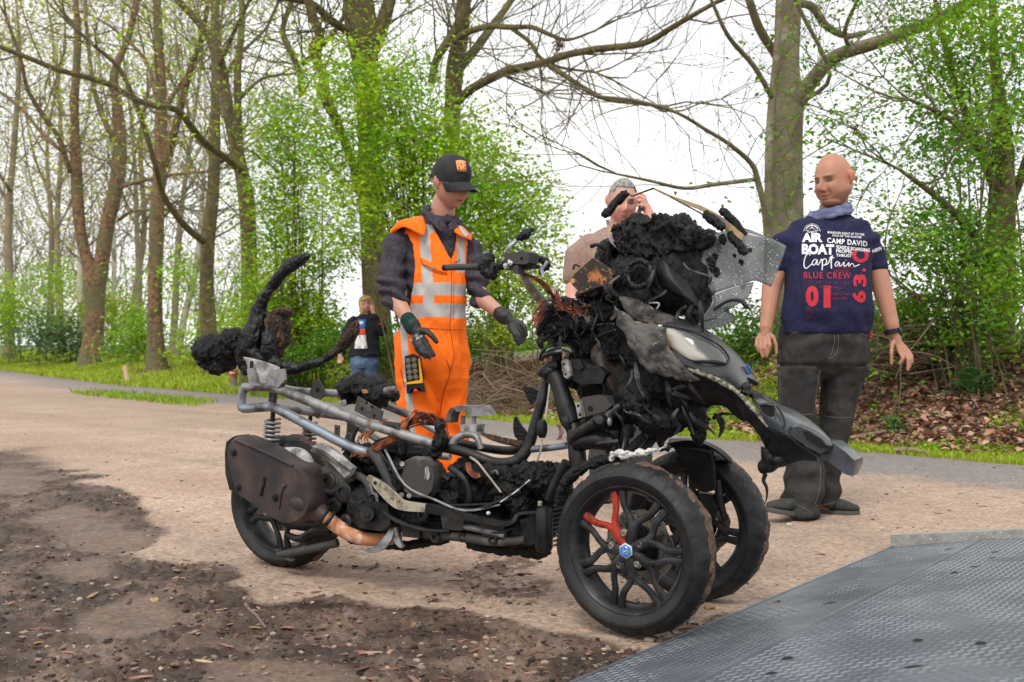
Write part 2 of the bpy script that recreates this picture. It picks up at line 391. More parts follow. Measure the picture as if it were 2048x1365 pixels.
def blur2(a, n, m, it=1):
    a = a.reshape(n, m)
    for _ in range(it):
        b = np.pad(a, 1, mode='edge'); a = (b[1:-1, 1:-1] * 2 + b[:-2, 1:-1] + b[2:, 1:-1] + b[1:-1, :-2] + b[1:-1, 2:]) / 6
    return a.ravel()
# graded sheet: fine near the camera, coarse to the horizon
ys = [-300, -60, -15, -4, 0, 1.0, 1.6]; y = 1.9
while y < 7.5: ys.append(y); y += .0085 * (y / 2.4) ** 1.5
while y < 13.5: ys.append(y); y += .05
while y < 60: ys.append(y); y *= 1.02
while y < 2500: ys.append(y); y *= 1.35
xs = list(np.linspace(-3.0, 3.2, 560)); x = 3.25; st = .06
while x < 2500: xs.append(x); st *= 1.1; x += st
x = -3.05; st = .06; left = []
while x > -2500: left.append(x); st *= 1.1; x -= st
xs = np.array(left[::-1] + xs); ys = np.array(ys)
X, Y, F = grid(xs, ys); n_, m_ = len(ys), len(xs)
mud, silt, deb = masks(X, Y)
mudb = blur2(mud, n_, m_, 3); siltb = blur2(silt, n_, m_, 3)
p3 = np.stack([X, Y, 0 * X], 1); near = (Y < 9) & (np.abs(X) < 6) & (Y > 1.5)
Z = gz(X, Y)
det = np.zeros(len(X)); q = p3[near]
lump = np.maximum(fbm(q * 14, 4, 3, .6), -.2) * .011 * mudb[near] * (1 - siltb[near])
lump += np.maximum(fbm(q * 38, 3, 8, .6) - .25, 0) * .020 * mudb[near] * (1 - siltb[near])
det[near] = fbm(np.stack([(X * -.75 + Y * .66) * .25, (X * .66 + Y * .75) * 3.2, 0 * X], 1)[near], 2, 91) * .007 + fbm(q * 2.1, 3, 21) * .009 + fbm(q * 22, 3, 4) * .0022 + lump - mudb[near] * .006 + np.maximum(fbm(q * 30, 3, 9) - .35, 0) * .02 * deb[near]
Z = Z + det
Z[(sdist(X, Y) > -1.35) & (sdist(X, Y) < 0) & near] *= .2
s_ = sdist(X, Y)
# colours (albedo only)
sand = np.array((.365, .268, .205)); redsand = np.array((.27, .165, .12)); mudc = np.array((.052, .029, .018)); siltc = np.array((.145, .098, .070)); debc = np.array((.09, .055, .04))
asph = np.array((.21, .185, .172)); soil = np.array((.14, .085, .055)); field = np.array((.10, .14, .05))
n1 = fbm(p3 * .9, 4, 40); n2 = fbm(p3 * 6, 4, 41); n3 = fbm(p3 * 26, 3, 42)
al = X * -.75 + Y * .66; ac = X * .66 + Y * .75; rut = fbm(np.stack([al * .22, ac * 3.2, 0 * X], 1), 3, 91); C = sand[None] * (1 + .13 * rut + .10 * n1 + .09 * n2 + .08 * n3)[:, None]
k = smooth01(.1, .9, n1 + .5 * n2 + smooth01(9, 20, Y) * .5)[:, None] * .45; C = C * (1 - k) + redsand * k
k = (mudb * (1 - .22 * smooth01(.1, .6, n2)))[:, None]; C = C * (1 - k) + (mudc[None] * (1 + .35 * n2 + .35 * n3)[:, None]) * k
n4 = fbm(p3 * np.array((2.2, 13, 1)), 3, 66); k = (mudb * smooth01(.05, .55, n4) * .42)[:, None]; C = C * (1 - k) + siltc * k
k = (siltb * .8)[:, None]; C = C * (1 - k) + siltc[None] * (1 + .12 * n3)[:, None] * k
k = (blur2(deb, n_, m_, 2) * smooth01(-.15, .35, n3 + n2 * .6) * .8)[:, None]; C = C * (1 - k) + debc * k
k = (smooth01(-1.6, -1.1, s_ + .25 * n2) * (1 - smooth01(-.05, .05, s_)))[:, None]; C = C * (1 - k) + asph[None] * (1 + .1 * n3)[:, None] * k
k = smooth01(-.05, .12, s_ + .1 * n2)[:, None]; C = C * (1 - k) + soil[None] * (1 + .5 * n2)[:, None] * k
k = smooth01(7, 14, s_)[:, None]; C = C * (1 - k) + field[None] * (1 + .3 * n1)[:, None] * k
C = np.clip(C, .01, 1); wet = np.clip(mudb, 0, 1)
me = np_mesh('ground', np.stack([X, Y, Z], 1), F)
set_color(me, C); set_color(me, np.stack([wet, siltb, wet * 0], 1), 'Wet')
gm = mat('ground earth', (1, 1, 1), .92, attr='Col', bump=.75, bscale=48, bdist=.010, c3=None)
nt = gm.node_tree; a = nt.nodes.new('ShaderNodeVertexColor'); a.layer_name = 'Wet'; sp = nt.nodes.new('ShaderNodeSeparateColor'); nt.links.new(a.outputs[0], sp.inputs[0])
nzz = nt.nodes.new('ShaderNodeTexNoise'); nzz.inputs['Scale'].default_value = 9; nzz.inputs['Detail'].default_value = 5
nt.links.new(nt.nodes['Texture Coordinate'].outputs['Object'], nzz.inputs['Vector'])
r1 = nt.nodes.new('ShaderNodeMapRange'); r1.inputs[1].default_value = .4; r1.inputs[2].default_value = .62; r1.inputs[3].default_value = .48; r1.inputs[4].default_value = .75; nt.links.new(nzz.outputs[0], r1.inputs[0])
r2 = nt.nodes.new('ShaderNodeMix'); r2.inputs[2].default_value = .93; nt.links.new(sp.outputs[0], r2.inputs[0]); nt.links.new(r1.outputs[0], r2.inputs[3]); nt.links.new(r2.outputs[0], nt.nodes['Principled BSDF'].inputs['Roughness'])
# grit speckle in the colour
b = nt.nodes['Principled BSDF']; src = b.inputs['Base Color'].links[0].from_socket
vo = nt.nodes.new('ShaderNodeTexVoronoi'); vo.inputs['Scale'].default_value = 75; nt.links.new(nt.nodes['Texture Coordinate'].outputs['Object'], vo.inputs['Vector'])
hs = nt.nodes.new('ShaderNodeHueSaturation'); mr = nt.nodes.new('ShaderNodeMapRange'); mr.inputs[3].default_value = .72; mr.inputs[4].default_value = 1.30
sc3 = nt.nodes.new('ShaderNodeSeparateColor'); nt.links.new(vo.outputs['Color'], sc3.inputs[0]); nt.links.new(sc3.outputs[0], mr.inputs[0]); nt.links.new(mr.outputs[0], hs.inputs['Value']); nt.links.new(src, hs.inputs['Color']); nt.links.new(hs.outputs[0], b.inputs['Base Color'])
me.materials.append(gm)
tag(link('ground', me), 'sandy yard with dark wet mud in the foreground', kind='structure')

rng = np.random.default_rng(5)
# ---- loose bits: pebbles, clods, bark
def scatter_pts(n, fn):
    out = []; tot = 0
    while tot < n:
        y = 1804 / (rng.uniform(800, 1420, 4000) - 690); x = rng.uniform(-60, 2100, 4000); X = (x - CX) * y / FP
        k = rng.random(4000) < fn(X, y); out.append(np.stack([X[k], y[k]], 1)); tot += k.sum()
    return np.vstack(out)[:n]
ICO = None
def ico():
    global ICO
    if ICO is None:
        bm = bmesh.new(); bmesh.ops.create_icosphere(bm, subdivisions=1, radius=1)
        ICO = (np.array([v.co[:] for v in bm.verts]), np.array([[v.index for v in f.verts] for f in bm.faces])); bm.free()
    return ICO
GBVH = None
def ground_z(X, Y):
    global GBVH
    if GBVH is None:
        V = coords(me_ground); k = (V[:, 1] > 1.2) & (V[:, 1] < 14) & (np.abs(V[:, 0]) < 8)
        idx = np.where(k)[0]; mp_ = -np.ones(len(V), int); mp_[idx] = np.arange(len(idx)); f = F_ground[(k[F_ground]).all(1)]
        GBVH = BVHTree.FromPolygons(V[idx].tolist(), mp_[f].tolist())
    h = GBVH.ray_cast(Vector((float(X), float(Y), 5)), Vector((0, 0, -1)))
    return h[0].z if h[0] else 0.0
me_ground, F_ground = me, F
def bits(name, n, fn, smin, smax, flat, material, elong=1.0, label=None, kind='stuff', sink=.3):
    pts = scatter_pts(n, fn); bv, bf = ico(); V, Fs = [], []
    sz = smin + (smax - smin) * rng.random(n) ** 3.5
    for i, (x, y) in enumerate(pts):
        a = rng.uniform(0, 6.28); e = 1 + (elong - 1) * rng.random(); s = sz[i]
        q = bv * (1 + .35 * rng.standard_normal((len(bv), 1)).clip(-1, 1) * .5) * np.array((s * e, s / math.sqrt(e), s * flat * rng.uniform(.6, 1.2)))
        c, d = math.cos(a), math.sin(a); q = q @ np.array(((c, d, 0), (-d, c, 0), (0, 0, 1)))
        V.append(q + (x, y, ground_z(x, y) + s * flat * (1 - 2 * sink))); Fs.append(bf + i * len(bv))
    o = link(name, np_mesh(name, np.vstack(V), np.vstack(Fs), material, smooth=False)); tag(o, label, kind=kind); return o
def inm(w): 
    def f(X, Y):
        a, s, d = masks(X, Y); return w[0] * (1 - a) + w[1] * a * (1 - s) + w[2] * s + w[3] * d
    return f
bits('pebbles', 2600, inm((.30, .7, .25, .6)), .0022, .011, .6, mat('pebble', (.30, .235, .19), .85, c2=(.14, .11, .09), scale=3, lo=.4, hi=.6, island=.55, hue=.02), 1.5, 'small stones scattered on the sandy yard')
bits('mud_clods', 3000, inm((.02, .8, .03, 1)), .002, .010, .6, mat('clod', (.035, .024, .019), .9, c2=(.07, .048, .036), scale=20, bump=.8, bscale=150, island=.4), 1.8, 'dark crumbs of mud and char on the ground')
bits('bark_bits', 1100, inm((.25, .8, .2, .8)), .004, .017, .22, mat('bark bits', (.16, .085, .05), .9, c2=(.30, .19, .12), scale=4, island=.5, hue=.03), 4.0, 'brown bark scraps and dry leaf bits on the ground')
def stick(pts, r, label, m, gname='sticks'):
    g = G(); q = [P(x, y, 1804 / (y - 690)) for x, y in pts]; q = [(a[0], a[1], ground_z(a[0], a[1]) + r * .8) for a in q]
    g.tube(q, np.linspace(r, r * .6, len(q)), 6, 3); o = g.build('stick', m); tag(o, label, 'stick', 'sticks on the ground')
mwood = mat('dry wood', (.30, .21, .15), .85, c2=(.17, .11, .08), scale=40, bump=.4, bscale=120)
stick([(491, 1204), (500, 1215), (512, 1232), (531, 1250)], .006, 'thin brown twig lying on the dark mud in front of the rear wheel', mat('twig grey', (.17, .115, .09), .85))
stick([(604, 1197), (625, 1193), (650, 1189)], .006, 'pale splinter of wood at the edge of the dark mud', mwood)
for lab, x, y, r, c in (('yellowish stone lying on the left mud', 309, 1200, .013, (.45, .30, .17)), ('pale round pebble below the near front tyre', 1297, 1279, .012, (.42, .36, .31)), ('pinkish stone beside the ramp edge', 1270, 1298, .012, (.40, .26, .22)), ('orange stone between the front wheels and the ramp', 1418, 1222, .014, (.42, .23, .14)), ('light grey stone in front of the trailing foot of the man in the navy shirt', 1580, 1050, .014, (.5, .46, .42))):
    d = 1804 / (y - 690); p = P(x, y, d); g = G(); g.ell((p[0], p[1], ground_z(p[0], p[1]) + r * .35), (r * 1.35, 0, 0), (0, r, 0), (0, 0, r * .7), 10)
    m_ = remesh(g, .003, 1); rough(m_, ((90, .003, 2),)); m_.materials.append(mat('stone', c, .8, c2=tuple(q * .6 for q in c), scale=60, bump=.4, bscale=150)); tag(link('stone', m_), lab, 'stone', 'loose stones on the yard')

# ================================================================ vegetation helpers
def leafset(C, size, asp=.55, flat=.5, bend=True, r=rng):
    n = len(C); size = size * (.6 + .8 * r.random(n))
    N = r.standard_normal((n, 3)); N[:, 2] = np.abs(N[:, 2]) + flat * 2; N /= np.linalg.norm(N, axis=1)[:, None]
    A = r.standard_normal((n, 3)); A -= N * (A * N).sum(1)[:, None]; A /= np.linalg.norm(A, axis=1)[:, None]; B = np.cross(N, A)
    L = size[:, None]
    V = np.stack([C - A * L * .5, C + B * L * asp * .5 + N * L * .06 - A * L * .05, C + A * L * .5 - N * L * .12, C - B * L * asp * .5 + N * L * .06 - A * L * .05], 1).reshape(-1, 3)
    return V, np.arange(4 * n).reshape(n, 4)
def leaf_mat(name, c, island=.35, hue=.025, trans=.4, c2=None):
    return mat(name, c, .5, island=island, hue=hue, trans=trans, c2=c2, scale=1.3, lo=.4, hi=.6, spec=.3)
M['bark'] = mat('bark brown', (.24, .145, .078), .95, c2=(.105, .066, .038), scale=9, lo=.4, hi=.62, bump=1, bscale=16, bdist=.05, c3=(.13, .13, .06), s3=1.1, lo3=.45, hi3=.62)
M['bark_green'] = mat('bark mossy', (.15, .13, .045), .95, c2=(.095, .072, .035), scale=7, lo=.4, hi=.62, bump=1, bscale=16, bdist=.05, c3=(.15, .12, .08), s3=1.6, lo3=.52, hi3=.66)
M['beech'] = mat('beech bark', (.215, .185, .115), .85, c2=(.13, .115, .07), scale=3.5, lo=.4, hi=.62, bump=.5, bscale=14, bdist=.02, c3=(.30, .28, .22), s3=3, lo3=.58, hi3=.68)
M['twig'] = mat('twig bark', (.11, .09, .05), .9, c2=(.17, .155, .075), scale=4)
M['far_twig'] = mat('far twigs', (.20, .165, .115), .95, c2=(.28, .24, .16), scale=1)
M['leaf_spring'] = leaf_mat('spring leaf', (.40, .56, .030), c2=(.22, .44, .022))
M['leaf_yellow'] = leaf_mat('yellow green leaf', (.42, .44, .06))
M['leaf_mid'] = leaf_mat('mid green leaf', (.17, .34, .018), c2=(.085, .22, .014))
M['leaf_dark'] = leaf_mat('dark leaf', (.075, .17, .018))
M['leaf_holly'] = leaf_mat('grey green leaf', (.12, .22, .07))
def grow(g, p, d, L, r, lev, rg, tips, up=.15, k=4, spread=.75, sub=(2, 4)):
    n = 5; pts = [p]; dd = unit(d)
    for i in range(n):
        dd = unit(dd + rg.standard_normal(3) * .16 + np.array((0, 0, up * .25))); pts.append(pts[-1] + dd * L / n)
    pts = np.array(pts); g.tube(pts, np.linspace(r, max(r * .35, .0025), n + 1), k if lev > 0 else 3, 1, cap=False)
    tips.append(pts[-1]); tips.append(pts[3])
    if lev > 0:
        for _ in range(rg.integers(*sub)):
            i = rg.integers(1, n + 1); dirn = unit(pts[i] - pts[i - 1]); side = rg.standard_normal(3); side -= dirn * side.dot(dirn); side = unit(side)
            grow(g, pts[i], unit(dirn + side * spread), L * rg.uniform(.5, .75), r * .5, lev - 1, rg, tips, up, k, spread, sub)
def limb_pts(pts, d, r=rng, jit=.0):
    a = np.array([list(P(x, y, d + (q[0] if q else 0))) + [w * d / FP] for x, y, w, *q in pts])
    return catmull(a, 4)
def tree(label, trunks, limbs, d, bark, seed, ntw=50, twl=1.6, lev=2, twr=.012, leaves=None, group='trees along the path', name='tree', twm=None, up=.15, base=True, cat='tree'):
    rg = np.random.default_rng(seed); b0 = trunks[0][0]; q0 = P(b0[0], b0[1], d); z0 = float(gz(q0[0], d)[0])
    root = thing(name, (q0[0], d, z0), label, cat, group)
    allp = []
    for tr in trunks:
        a = limb_pts(tr, d)
        if base and tr is trunks[0]:
            a[0, 2] = z0 - .25; w = a[0, 3]
        g = G(); g.tube(a[:, :3], a[:, 3], 14, 1)
        V = g.v[0]; V += (unit(np.array((1., 0, 0))) * 0)[None]; rr = fbm(V * np.array((3, 3, .8)), 3, seed) * a[:, 3].mean() * .12
        cc = np.repeat(a[:, :3], 14, 0); dv = V - cc; g.v[0] = V + dv / (np.linalg.norm(dv, axis=1)[:, None] + 1e-9) * rr[:, None]
        g.build('trunk', bark, root, ang=None); allp.append(a)
    for lm in limbs:
        dv = [(x, y, w, (q[0] if q else 0)) for x, y, w, *q in lm]
        a = limb_pts(dv, d); g = G(); g.tube(a[:, :3], a[:, 3], 8, 1); g.build('limb', bark, root, ang=None); allp.append(a)
    g = G(); tips = []
    for a in allp:
        n = max(3, int(ntw * len(a) / sum(len(q) for q in allp)))
        lo = 0 if a[0, 3] < .1 else int(len(a) * .35)
        for _ in range(n):
            i = int(rg.integers(lo, len(a) - 1)); t = unit(a[i + 1, :3] - a[i, :3]); s_ = rg.standard_normal(3); s_ -= t * s_.dot(t); s_ = unit(s_)
            grow(g, a[i, :3], unit(t * .6 + s_ + np.array((0, 0, .25))), twl * rg.uniform(.5, 1.2), min(twr * rg.uniform(.7, 1.4), a[i, 3] * .5), lev, rg, tips, up)
        for _ in range(3): grow(g, a[-1, :3], unit(a[-1, :3] - a[-2, :3]), twl, min(a[-1, 3] * .8, twr * 1.6), lev, rg, tips, up)
    if g.n: g.build('crown', twm or M['twig'], root, smooth=True, ang=None)
    if leaves:
        lm_, per, size, sp = leaves; T = np.array(tips); C = np.repeat(T, per, 0) + rg.standard_normal((len(T) * per, 3)) * sp
        V, Fq = leafset(C, size, r=rg); link('foliage', np_mesh('foliage', V, Fq, lm_, smooth=False), root, kind=None)
    return root
def shrub(label, name, ells, d, stems, lm_, nclus, per, size, sp, seed, flat=.5, stm=None, zsq=.35, group=None, cat='shrub', asp=.6):
    """ells: (x, y, rx, ry, depth offset, half depth) in photo pixels round depth d; stems: (x, y) feet"""
    rg = np.random.default_rng(seed); f0 = P(stems[0][0], 700, d); z0 = float(gz(f0[0], d)[0])
    root = thing(name, (f0[0], d, z0), label, cat, group); w = np.array([e[2] * e[3] for e in ells], float); w /= w.sum()
    cen = []
    for _ in range(nclus):
        e = ells[rg.choice(len(ells), p=w)]; v = rg.standard_normal(3); v = v / np.linalg.norm(v) * rg.random() ** .42
        dd = d + e[4] + v[1] * e[5]; cen.append(P(e[0] + v[0] * e[2], e[1] + v[2] * e[3], d) * np.array((1, 0, 1)) + np.array((0, dd, 0)))
    cen = np.array(cen); kp = vnoise(cen * (.75 if d < 22 else .35), seed) + .5 * vnoise(cen * 2.1, seed + 1) > -.22; cen = cen[kp]; zmin = gz(cen[:, 0], cen[:, 1]) + .03; cen[:, 2] = np.maximum(cen[:, 2], zmin)
    g = G()
    for i, c in enumerate(cen):
        if i % 16: continue
        s0 = min(stems, key=lambda q: abs(P(q[0], 700, d)[0] - c[0])); b = P(s0[0], 700, d); b = np.array((b[0] + rg.normal() * .12, d + rg.normal() * .3, 0)); b[2] = gz(b[0], b[1])[0] - .05
        mid = b * .45 + c * .55; mid[2] = b[2] + (c[2] - b[2]) * rg.uniform(.55, .8); mid[:2] = b[:2] * .6 + c[:2] * .4
        L = np.linalg.norm(c - b); g.tube([b, mid, c], [.004 + .0042 * L, .003 + .002 * L, .0025], 4, 4, cap=False)
        for _ in range(2):
            e = c + rg.standard_normal(3) * (sp * 1.6, sp * 1.6, sp); g.tube([mid * .25 + c * .75, e], [.005, .002], 3, 1, cap=False)
    g.build('stems', stm or M['twig'], root, ang=None)
    C = np.repeat(cen, per, 0) + rg.standard_normal((len(cen) * per, 3)) * np.array((sp, sp, sp * zsq))
    C[:, 2] += -.35 * np.abs(C[:, 0] - np.repeat(cen[:, 0], per)) * .6
    V, Fq = leafset(C, size, flat=flat, asp=asp, r=rg); link('foliage', np_mesh('foliage', V, Fq, lm_, smooth=False), root)
    return root
# ================================================================ TREES
tree('twin-stemmed brown tree farthest left along the path, forking near the ground', [
    [(182, 742, 30), (186, 690, 21), (190, 620, 19), (187, 560, 19), (175, 520, 13), (161, 469, 12), (153, 352, 11), (149, 234, 9), (155, 88, 7), (150, -30, 6)],
    [(190, 600, 16), (203, 527, 15), (217, 440, 14), (234, 363, 14), (240, 293, 13), (234, 205, 10), (229, 147, 8), (258, 70, 6), (277, -20, 5)]],
    [[(141, 346, 5, -.4), (114, 270, 5, -.9), (59, 188, 4, -1.5), (41, 117, 3.5, -2), (12, 35, 3, -2.4)], [(120, 300, 4, .3), (82, 264, 4, .8), (40, 215, 3.5, 1.2), (-20, 170, 3, 1.6)],
     [(226, 281, 6, .2), (193, 199, 5, .8), (176, 88, 4, 1.3), (170, -10, 3, 1.6)], [(240, 375, 5, -.3), (281, 363, 4, -.9), (345, 350, 3.5, -1.5), (410, 344, 2.5, -2)], [(238, 440, 4, -.4), (262, 424, 3, -1), (300, 420, 2.5, -1.5)]],
    33, M['bark'], 1, 30, 3.0, 2, .024, leaves=(M['leaf_yellow'], 2, .12, .4))
tree('slender straight trunk between the twin-stemmed tree and the tree with a low left limb', [
    [(315, 758, 27), (312, 700, 18), (311, 600, 15), (313, 450, 14), (319, 350, 13), (322, 250, 12), (318, 100, 11), (312, -20, 9)]],
    [[(328, 334, 9, -.2), (352, 252, 8, -.7), (375, 158, 7, -1.2), (404, 70, 5, -1.8), (418, -10, 4, -2.2)], [(322, 240, 5, .3), (345, 190, 4, 1), (390, 130, 3, 1.5), (440, 60, 2.5, 2)], [(314, 200, 5, .1), (290, 120, 4, .6), (230, 60, 3, 1), (180, 30, 2, 1.4)]],
    27, M['bark'], 2, 26, 2.6, 2, .020)
tree('tree with a long low limb reaching up to the left, behind the charred round lump', [
    [(432, 770, 25), (423, 720, 17), (414, 600, 14), (415, 500, 14), (421, 440, 14), (428, 370, 12), (430, 250, 11), (432, 120, 10), (430, -20, 9)]],
    [[(408, 483, 8, -.3), (375, 457, 7, -.8), (346, 422, 6, -1.3), (325, 387, 5.5, -1.7), (310, 328, 5, -2.2), (281, 234, 4.5, -2.6), (240, 140, 4, -3), (176, 82, 3, -3.4)], [(430, 200, 5, .3), (470, 120, 4, .8), (530, 60, 3, 1.3), (560, 0, 2.5, 1.8)], [(434, 330, 4, .2), (490, 300, 3, .9), (540, 330, 2.5, 1.5)]],
    24, M['bark_green'], 3, 30, 2.3, 2, .018, leaves=(M['leaf_yellow'], 2, .10, .3))
tree('mossy tree right behind the raised charred spine, with one limb sweeping far left', [
    [(503, 785, 26), (499, 700, 18), (498, 600, 17), (498, 500, 17), (493, 400, 16), (480, 330, 13), (462, 250, 12), (440, 130, 11), (410, 60, 9), (345, -10, 7)]],
    [[(489, 346, 7, -.3), (451, 316, 7, -.9), (410, 287, 6.5, -1.5), (381, 252, 6, -2), (352, 220, 6, -2.4), (293, 208, 5.5, -2.8), (252, 188, 5, -3.2), (205, 164, 5, -3.5), (117, 140, 4.5, -4), (59, 117, 4, -4.3), (-10, 90, 4, -4.6)],
     [(486, 360, 9, .3), (478, 270, 8, .6), (475, 150, 8, .9), (483, 60, 7, 1.2), (484, -20, 6, 1.5)], [(478, 200, 4, .8), (520, 160, 3.5, 1.4), (560, 150, 3, 1.9)], [(440, 130, 5, -.2), (470, 60, 4, -.8), (500, 0, 3, -1.3)]],
    20, M['bark_green'], 4, 44, 2.0, 2, .015, leaves=(M['leaf_spring'], 1, .09, .25))
tree('thick mossy trunk behind the woman, with a crooked dark limb on its left', [
    [(768, 800, 42), (762, 740, 31), (756, 650, 28), (747, 500, 27), (740, 400, 25), (737, 250, 24), (732, 140, 26), (722, 60, 33), (712, -30, 30)],
    [(745, 100, 16), (765, 50, 15), (784, -15, 13)]],
    [[(715, 370, 9, -.2), (709, 341, 9, -.4), (690, 286, 9, -.8), (668, 231, 10, -1.1), (650, 194, 11, -1.3), (646, 146, 9, -1.4), (624, 103, 9, -1.5), (639, 73, 9, -1.6), (624, 29, 9, -1.7), (612, -20, 9, -1.8)],
     [(709, 73, 9, -.2), (683, 55, 8, -.5), (657, 37, 8, -.8), (621, 7, 7, -1.1), (560, -5, 6, -1.5), (500, -12, 5, -1.8)], [(603, 190, 6, .8), (599, 143, 7, .9), (577, 95, 7, 1.0), (566, 55, 6, 1.1), (590, -10, 6, 1.2)],
     [(605, 130, 5, -.4), (640, 95, 5, -.2), (670, 62, 5, .2), (700, 10, 4, .4)], [(750, 420, 5, -.3), (790, 380, 4, -.8), (830, 330, 3, -1.3)]],
    18.5, M['bark_green'], 5, 70, 1.8, 2, .015, leaves=(M['leaf_spring'], 2, .075, .25))
tree('mossy tree above the worker in orange, its limbs spreading right over the white sky', [
    [(905, 800, 30), (902, 650, 20), (902, 500, 18), (903, 350, 17), (904, 256, 17), (910, 146, 17), (921, 73, 17), (926, 22, 16), (930, -30, 15)]],
    [[(862, 167, 7, -.2), (874, 117, 8, -.3), (895, 84, 9, -.3), (917, 47, 9, -.3), (934, -10, 8, -.3)], [(921, 135, 10, .2), (954, 95, 10, .4), (983, 55, 9, .7), (1005, 26, 8, 1), (1030, -10, 7, 1.2)],
     [(903, 88, 7, -.4), (932, 66, 7, -.5), (980, 53, 6, -.7), (1020, 55, 5.5, -.9), (1064, 55, 4.5, -1.1), (1100, 70, 4, -1.3), (1137, 80, 3, -1.5), (1190, 62, 2, -1.8)],
     [(905, 215, 9, 0), (932, 187, 9, -.2), (961, 168, 9, -.4), (1013, 143, 9, -.6), (1049, 134, 8, -.9), (1093, 125, 7.5, -1.2), (1134, 110, 7, -1.4), (1200, 98, 6.5, -1.8), (1287, 87, 6, -2.2), (1343, 56, 5, -2.6), (1405, 20, 4, -3), (1460, -10, 3.5, -3.3)],
     [(1093, 126, 5, -1.2), (1137, 157, 5, -1.5), (1200, 194, 4.5, -1.9), (1260, 206, 3, -2.3), (1300, 210, 2.4, -2.7)], [(1020, 55, 4, -.9), (1060, 85, 4, -1), (1080, 115, 3.5, -1.1), (1120, 135, 3, -1.3), (1190, 145, 2.4, -1.7)]],
    17, M['bark_green'], 6, 64, 1.7, 2, .013)
tree('smooth grey-green beech trunk behind the bald man, big limb reaching upper right', [
    [(1584, 765, 40), (1580, 690, 33), (1577, 600, 31), (1574, 420, 30), (1574, 300, 30), (1577, 200, 32), (1574, 120, 26), (1578, -30, 24)]],
    [[(1585, 225, 14, 0), (1600, 198, 16, -.1), (1626, 159, 15, -.3), (1672, 113, 14, -.6), (1764, 82, 13, -1), (1867, 41, 11, -1.5), (1975, -10, 9, -2)], [(1555, 118, 9, 0), (1545, 100, 9, -.1), (1518, 56, 9, -.4), (1495, -10, 8, -.7)],
     [(1536, 640, 8, -.6), (1537, 461, 8, -.6), (1538, 308, 8, -.6), (1544, 205, 8, -.5), (1554, 103, 7, -.5), (1560, -15, 6, -.5)], [(1546, 200, 5, -.5), (1508, 133, 5, -.8), (1456, 72, 4, -1.2), (1418, -10, 3, -1.5)],
     [(1590, 5, 9, .2), (1626, 15, 9, .3), (1651, 51, 8, .4), (1692, 72, 7, .5), (1730, 66, 5, .6)], [(1605, 205, 5, -.5), (1660, 150, 4, -.9), (1600, 20, 4, -1.2), (1585, -30, 4, -1.4)],
     [(1534, 490, 6, -.6), (1529, 420, 6, -.7), (1516, 365, 6, -.8), (1503, 328, 5, -.9), (1456, 287, 4, -1.2), (1415, 262, 3.6, -1.5), (1354, 226, 3, -1.9), (1277, 203, 3, -2.3), (1200, 193, 2, -2.8)],
     [(1513, 359, 4, -.8), (1431, 369, 4, -1.2), (1369, 377, 3.4, -1.5), (1300, 362, 2.8, -1.9), (1236, 349, 2, -2.3)], [(1700, 100, 5, -.7), (1690, 60, 4, -1), (1720, -10, 3, -1.4)]],
    13, M['beech'], 7, 46, 1.35, 2, .0055, up=.1)
tree('dark trunk of the leafy tree at the right edge of the picture', [
    [(2000, 780, 44), (1996, 700, 33), (2000, 500, 30), (2006, 300, 20), (1990, 120, 12), (1985, -20, 8)]],
    [[(1998, 560, 12, -.2), (1950, 470, 9, -.7), (1880, 400, 6, -1.2), (1800, 340, 3, -1.7)], [(2003, 400, 12, 0), (1950, 280, 8, -.3), (1900, 130, 6, -.5), (1870, 0, 4, -.7)], [(2003, 450, 10, .1), (2060, 300, 8, 0), (2080, 100, 5, 0)], [(1998, 640, 9, -.3), (1920, 610, 6, -.8), (1830, 590, 3, -1.2)], [(1998, 330, 7, 0), (1900, 240, 5, -.8), (1820, 200, 3, -1.3)]],
    10.5, M['bark'], 8, 60, 1.0, 2, .008, leaves=(M['leaf_mid'], 10, .046, .13))
shrub('bright leafy crown hanging at the right edge in front of the white sky', 'leafy_bush', [(1930, 230, 150, 250, 0, 1.0), (2010, 330, 120, 380, .2, 1.2), (1870, 470, 120, 120, -.2, .8), (1960, 560, 140, 130, -.2, 1), (1850, 60, 70, 80, 0, .7), (1800, 120, 60, 90, 0, .5)],
      9.6, [(1950, 0), (2000, 0), (2060, 0)], leaf_mat('bright leaf', (.26, .46, .025), c2=(.12, .30, .018)), 900, 24, .052, .15, 21, flat=.35)  # leaf green brighter than the mid green leaf
shrub('dark low bush under the leafy tree at the right edge', 'leafy_bush', [(2020, 660, 110, 80, 0, .8), (1930, 660, 90, 60, .4, .8), (2040, 580, 60, 90, -.3, .6), (1870, 610, 70, 45, .8, .8)], 9.8, [(2030, 0), (1960, 0), (1890, 0)], M['leaf_mid'], 620, 24, .052, .13, 22)
shrub('dense green bush between the men, below the hanging windscreen', 'leafy_bush', [(1440, 680, 90, 75, 0, .9), (1520, 690, 70, 90, .2, .9), (1400, 640, 60, 50, .4, .7), (1500, 610, 50, 35, .5, .6)], 12.2, [(1430, 0), (1500, 0), (1540, 0)], M['leaf_dark'], 420, 20, .05, .13, 23)
shrub('green bush behind the legs of the bald man', 'leafy_bush', [(1640, 700, 60, 70, 0, .7), (1740, 640, 70, 60, .2, .7), (1660, 760, 50, 50, -.4, .5)], 12.0, [(1640, 0), (1720, 0)], M['leaf_mid'], 230, 16, .05, .12, 24)
shrub('thin twiggy bush with small leaves behind the man with the phone', 'leafy_bush', [(1400, 490, 22, 45, 0, .4), (1200, 620, 60, 60, 0, .6), (1290, 650, 80, 50, 0, .6), (1110, 640, 60, 70, .3, .6)], 13.5, [(1400, 0), (1250, 0), (1180, 0), (1120, 0)], M['leaf_mid'], 150, 16, .05, .14, 25)
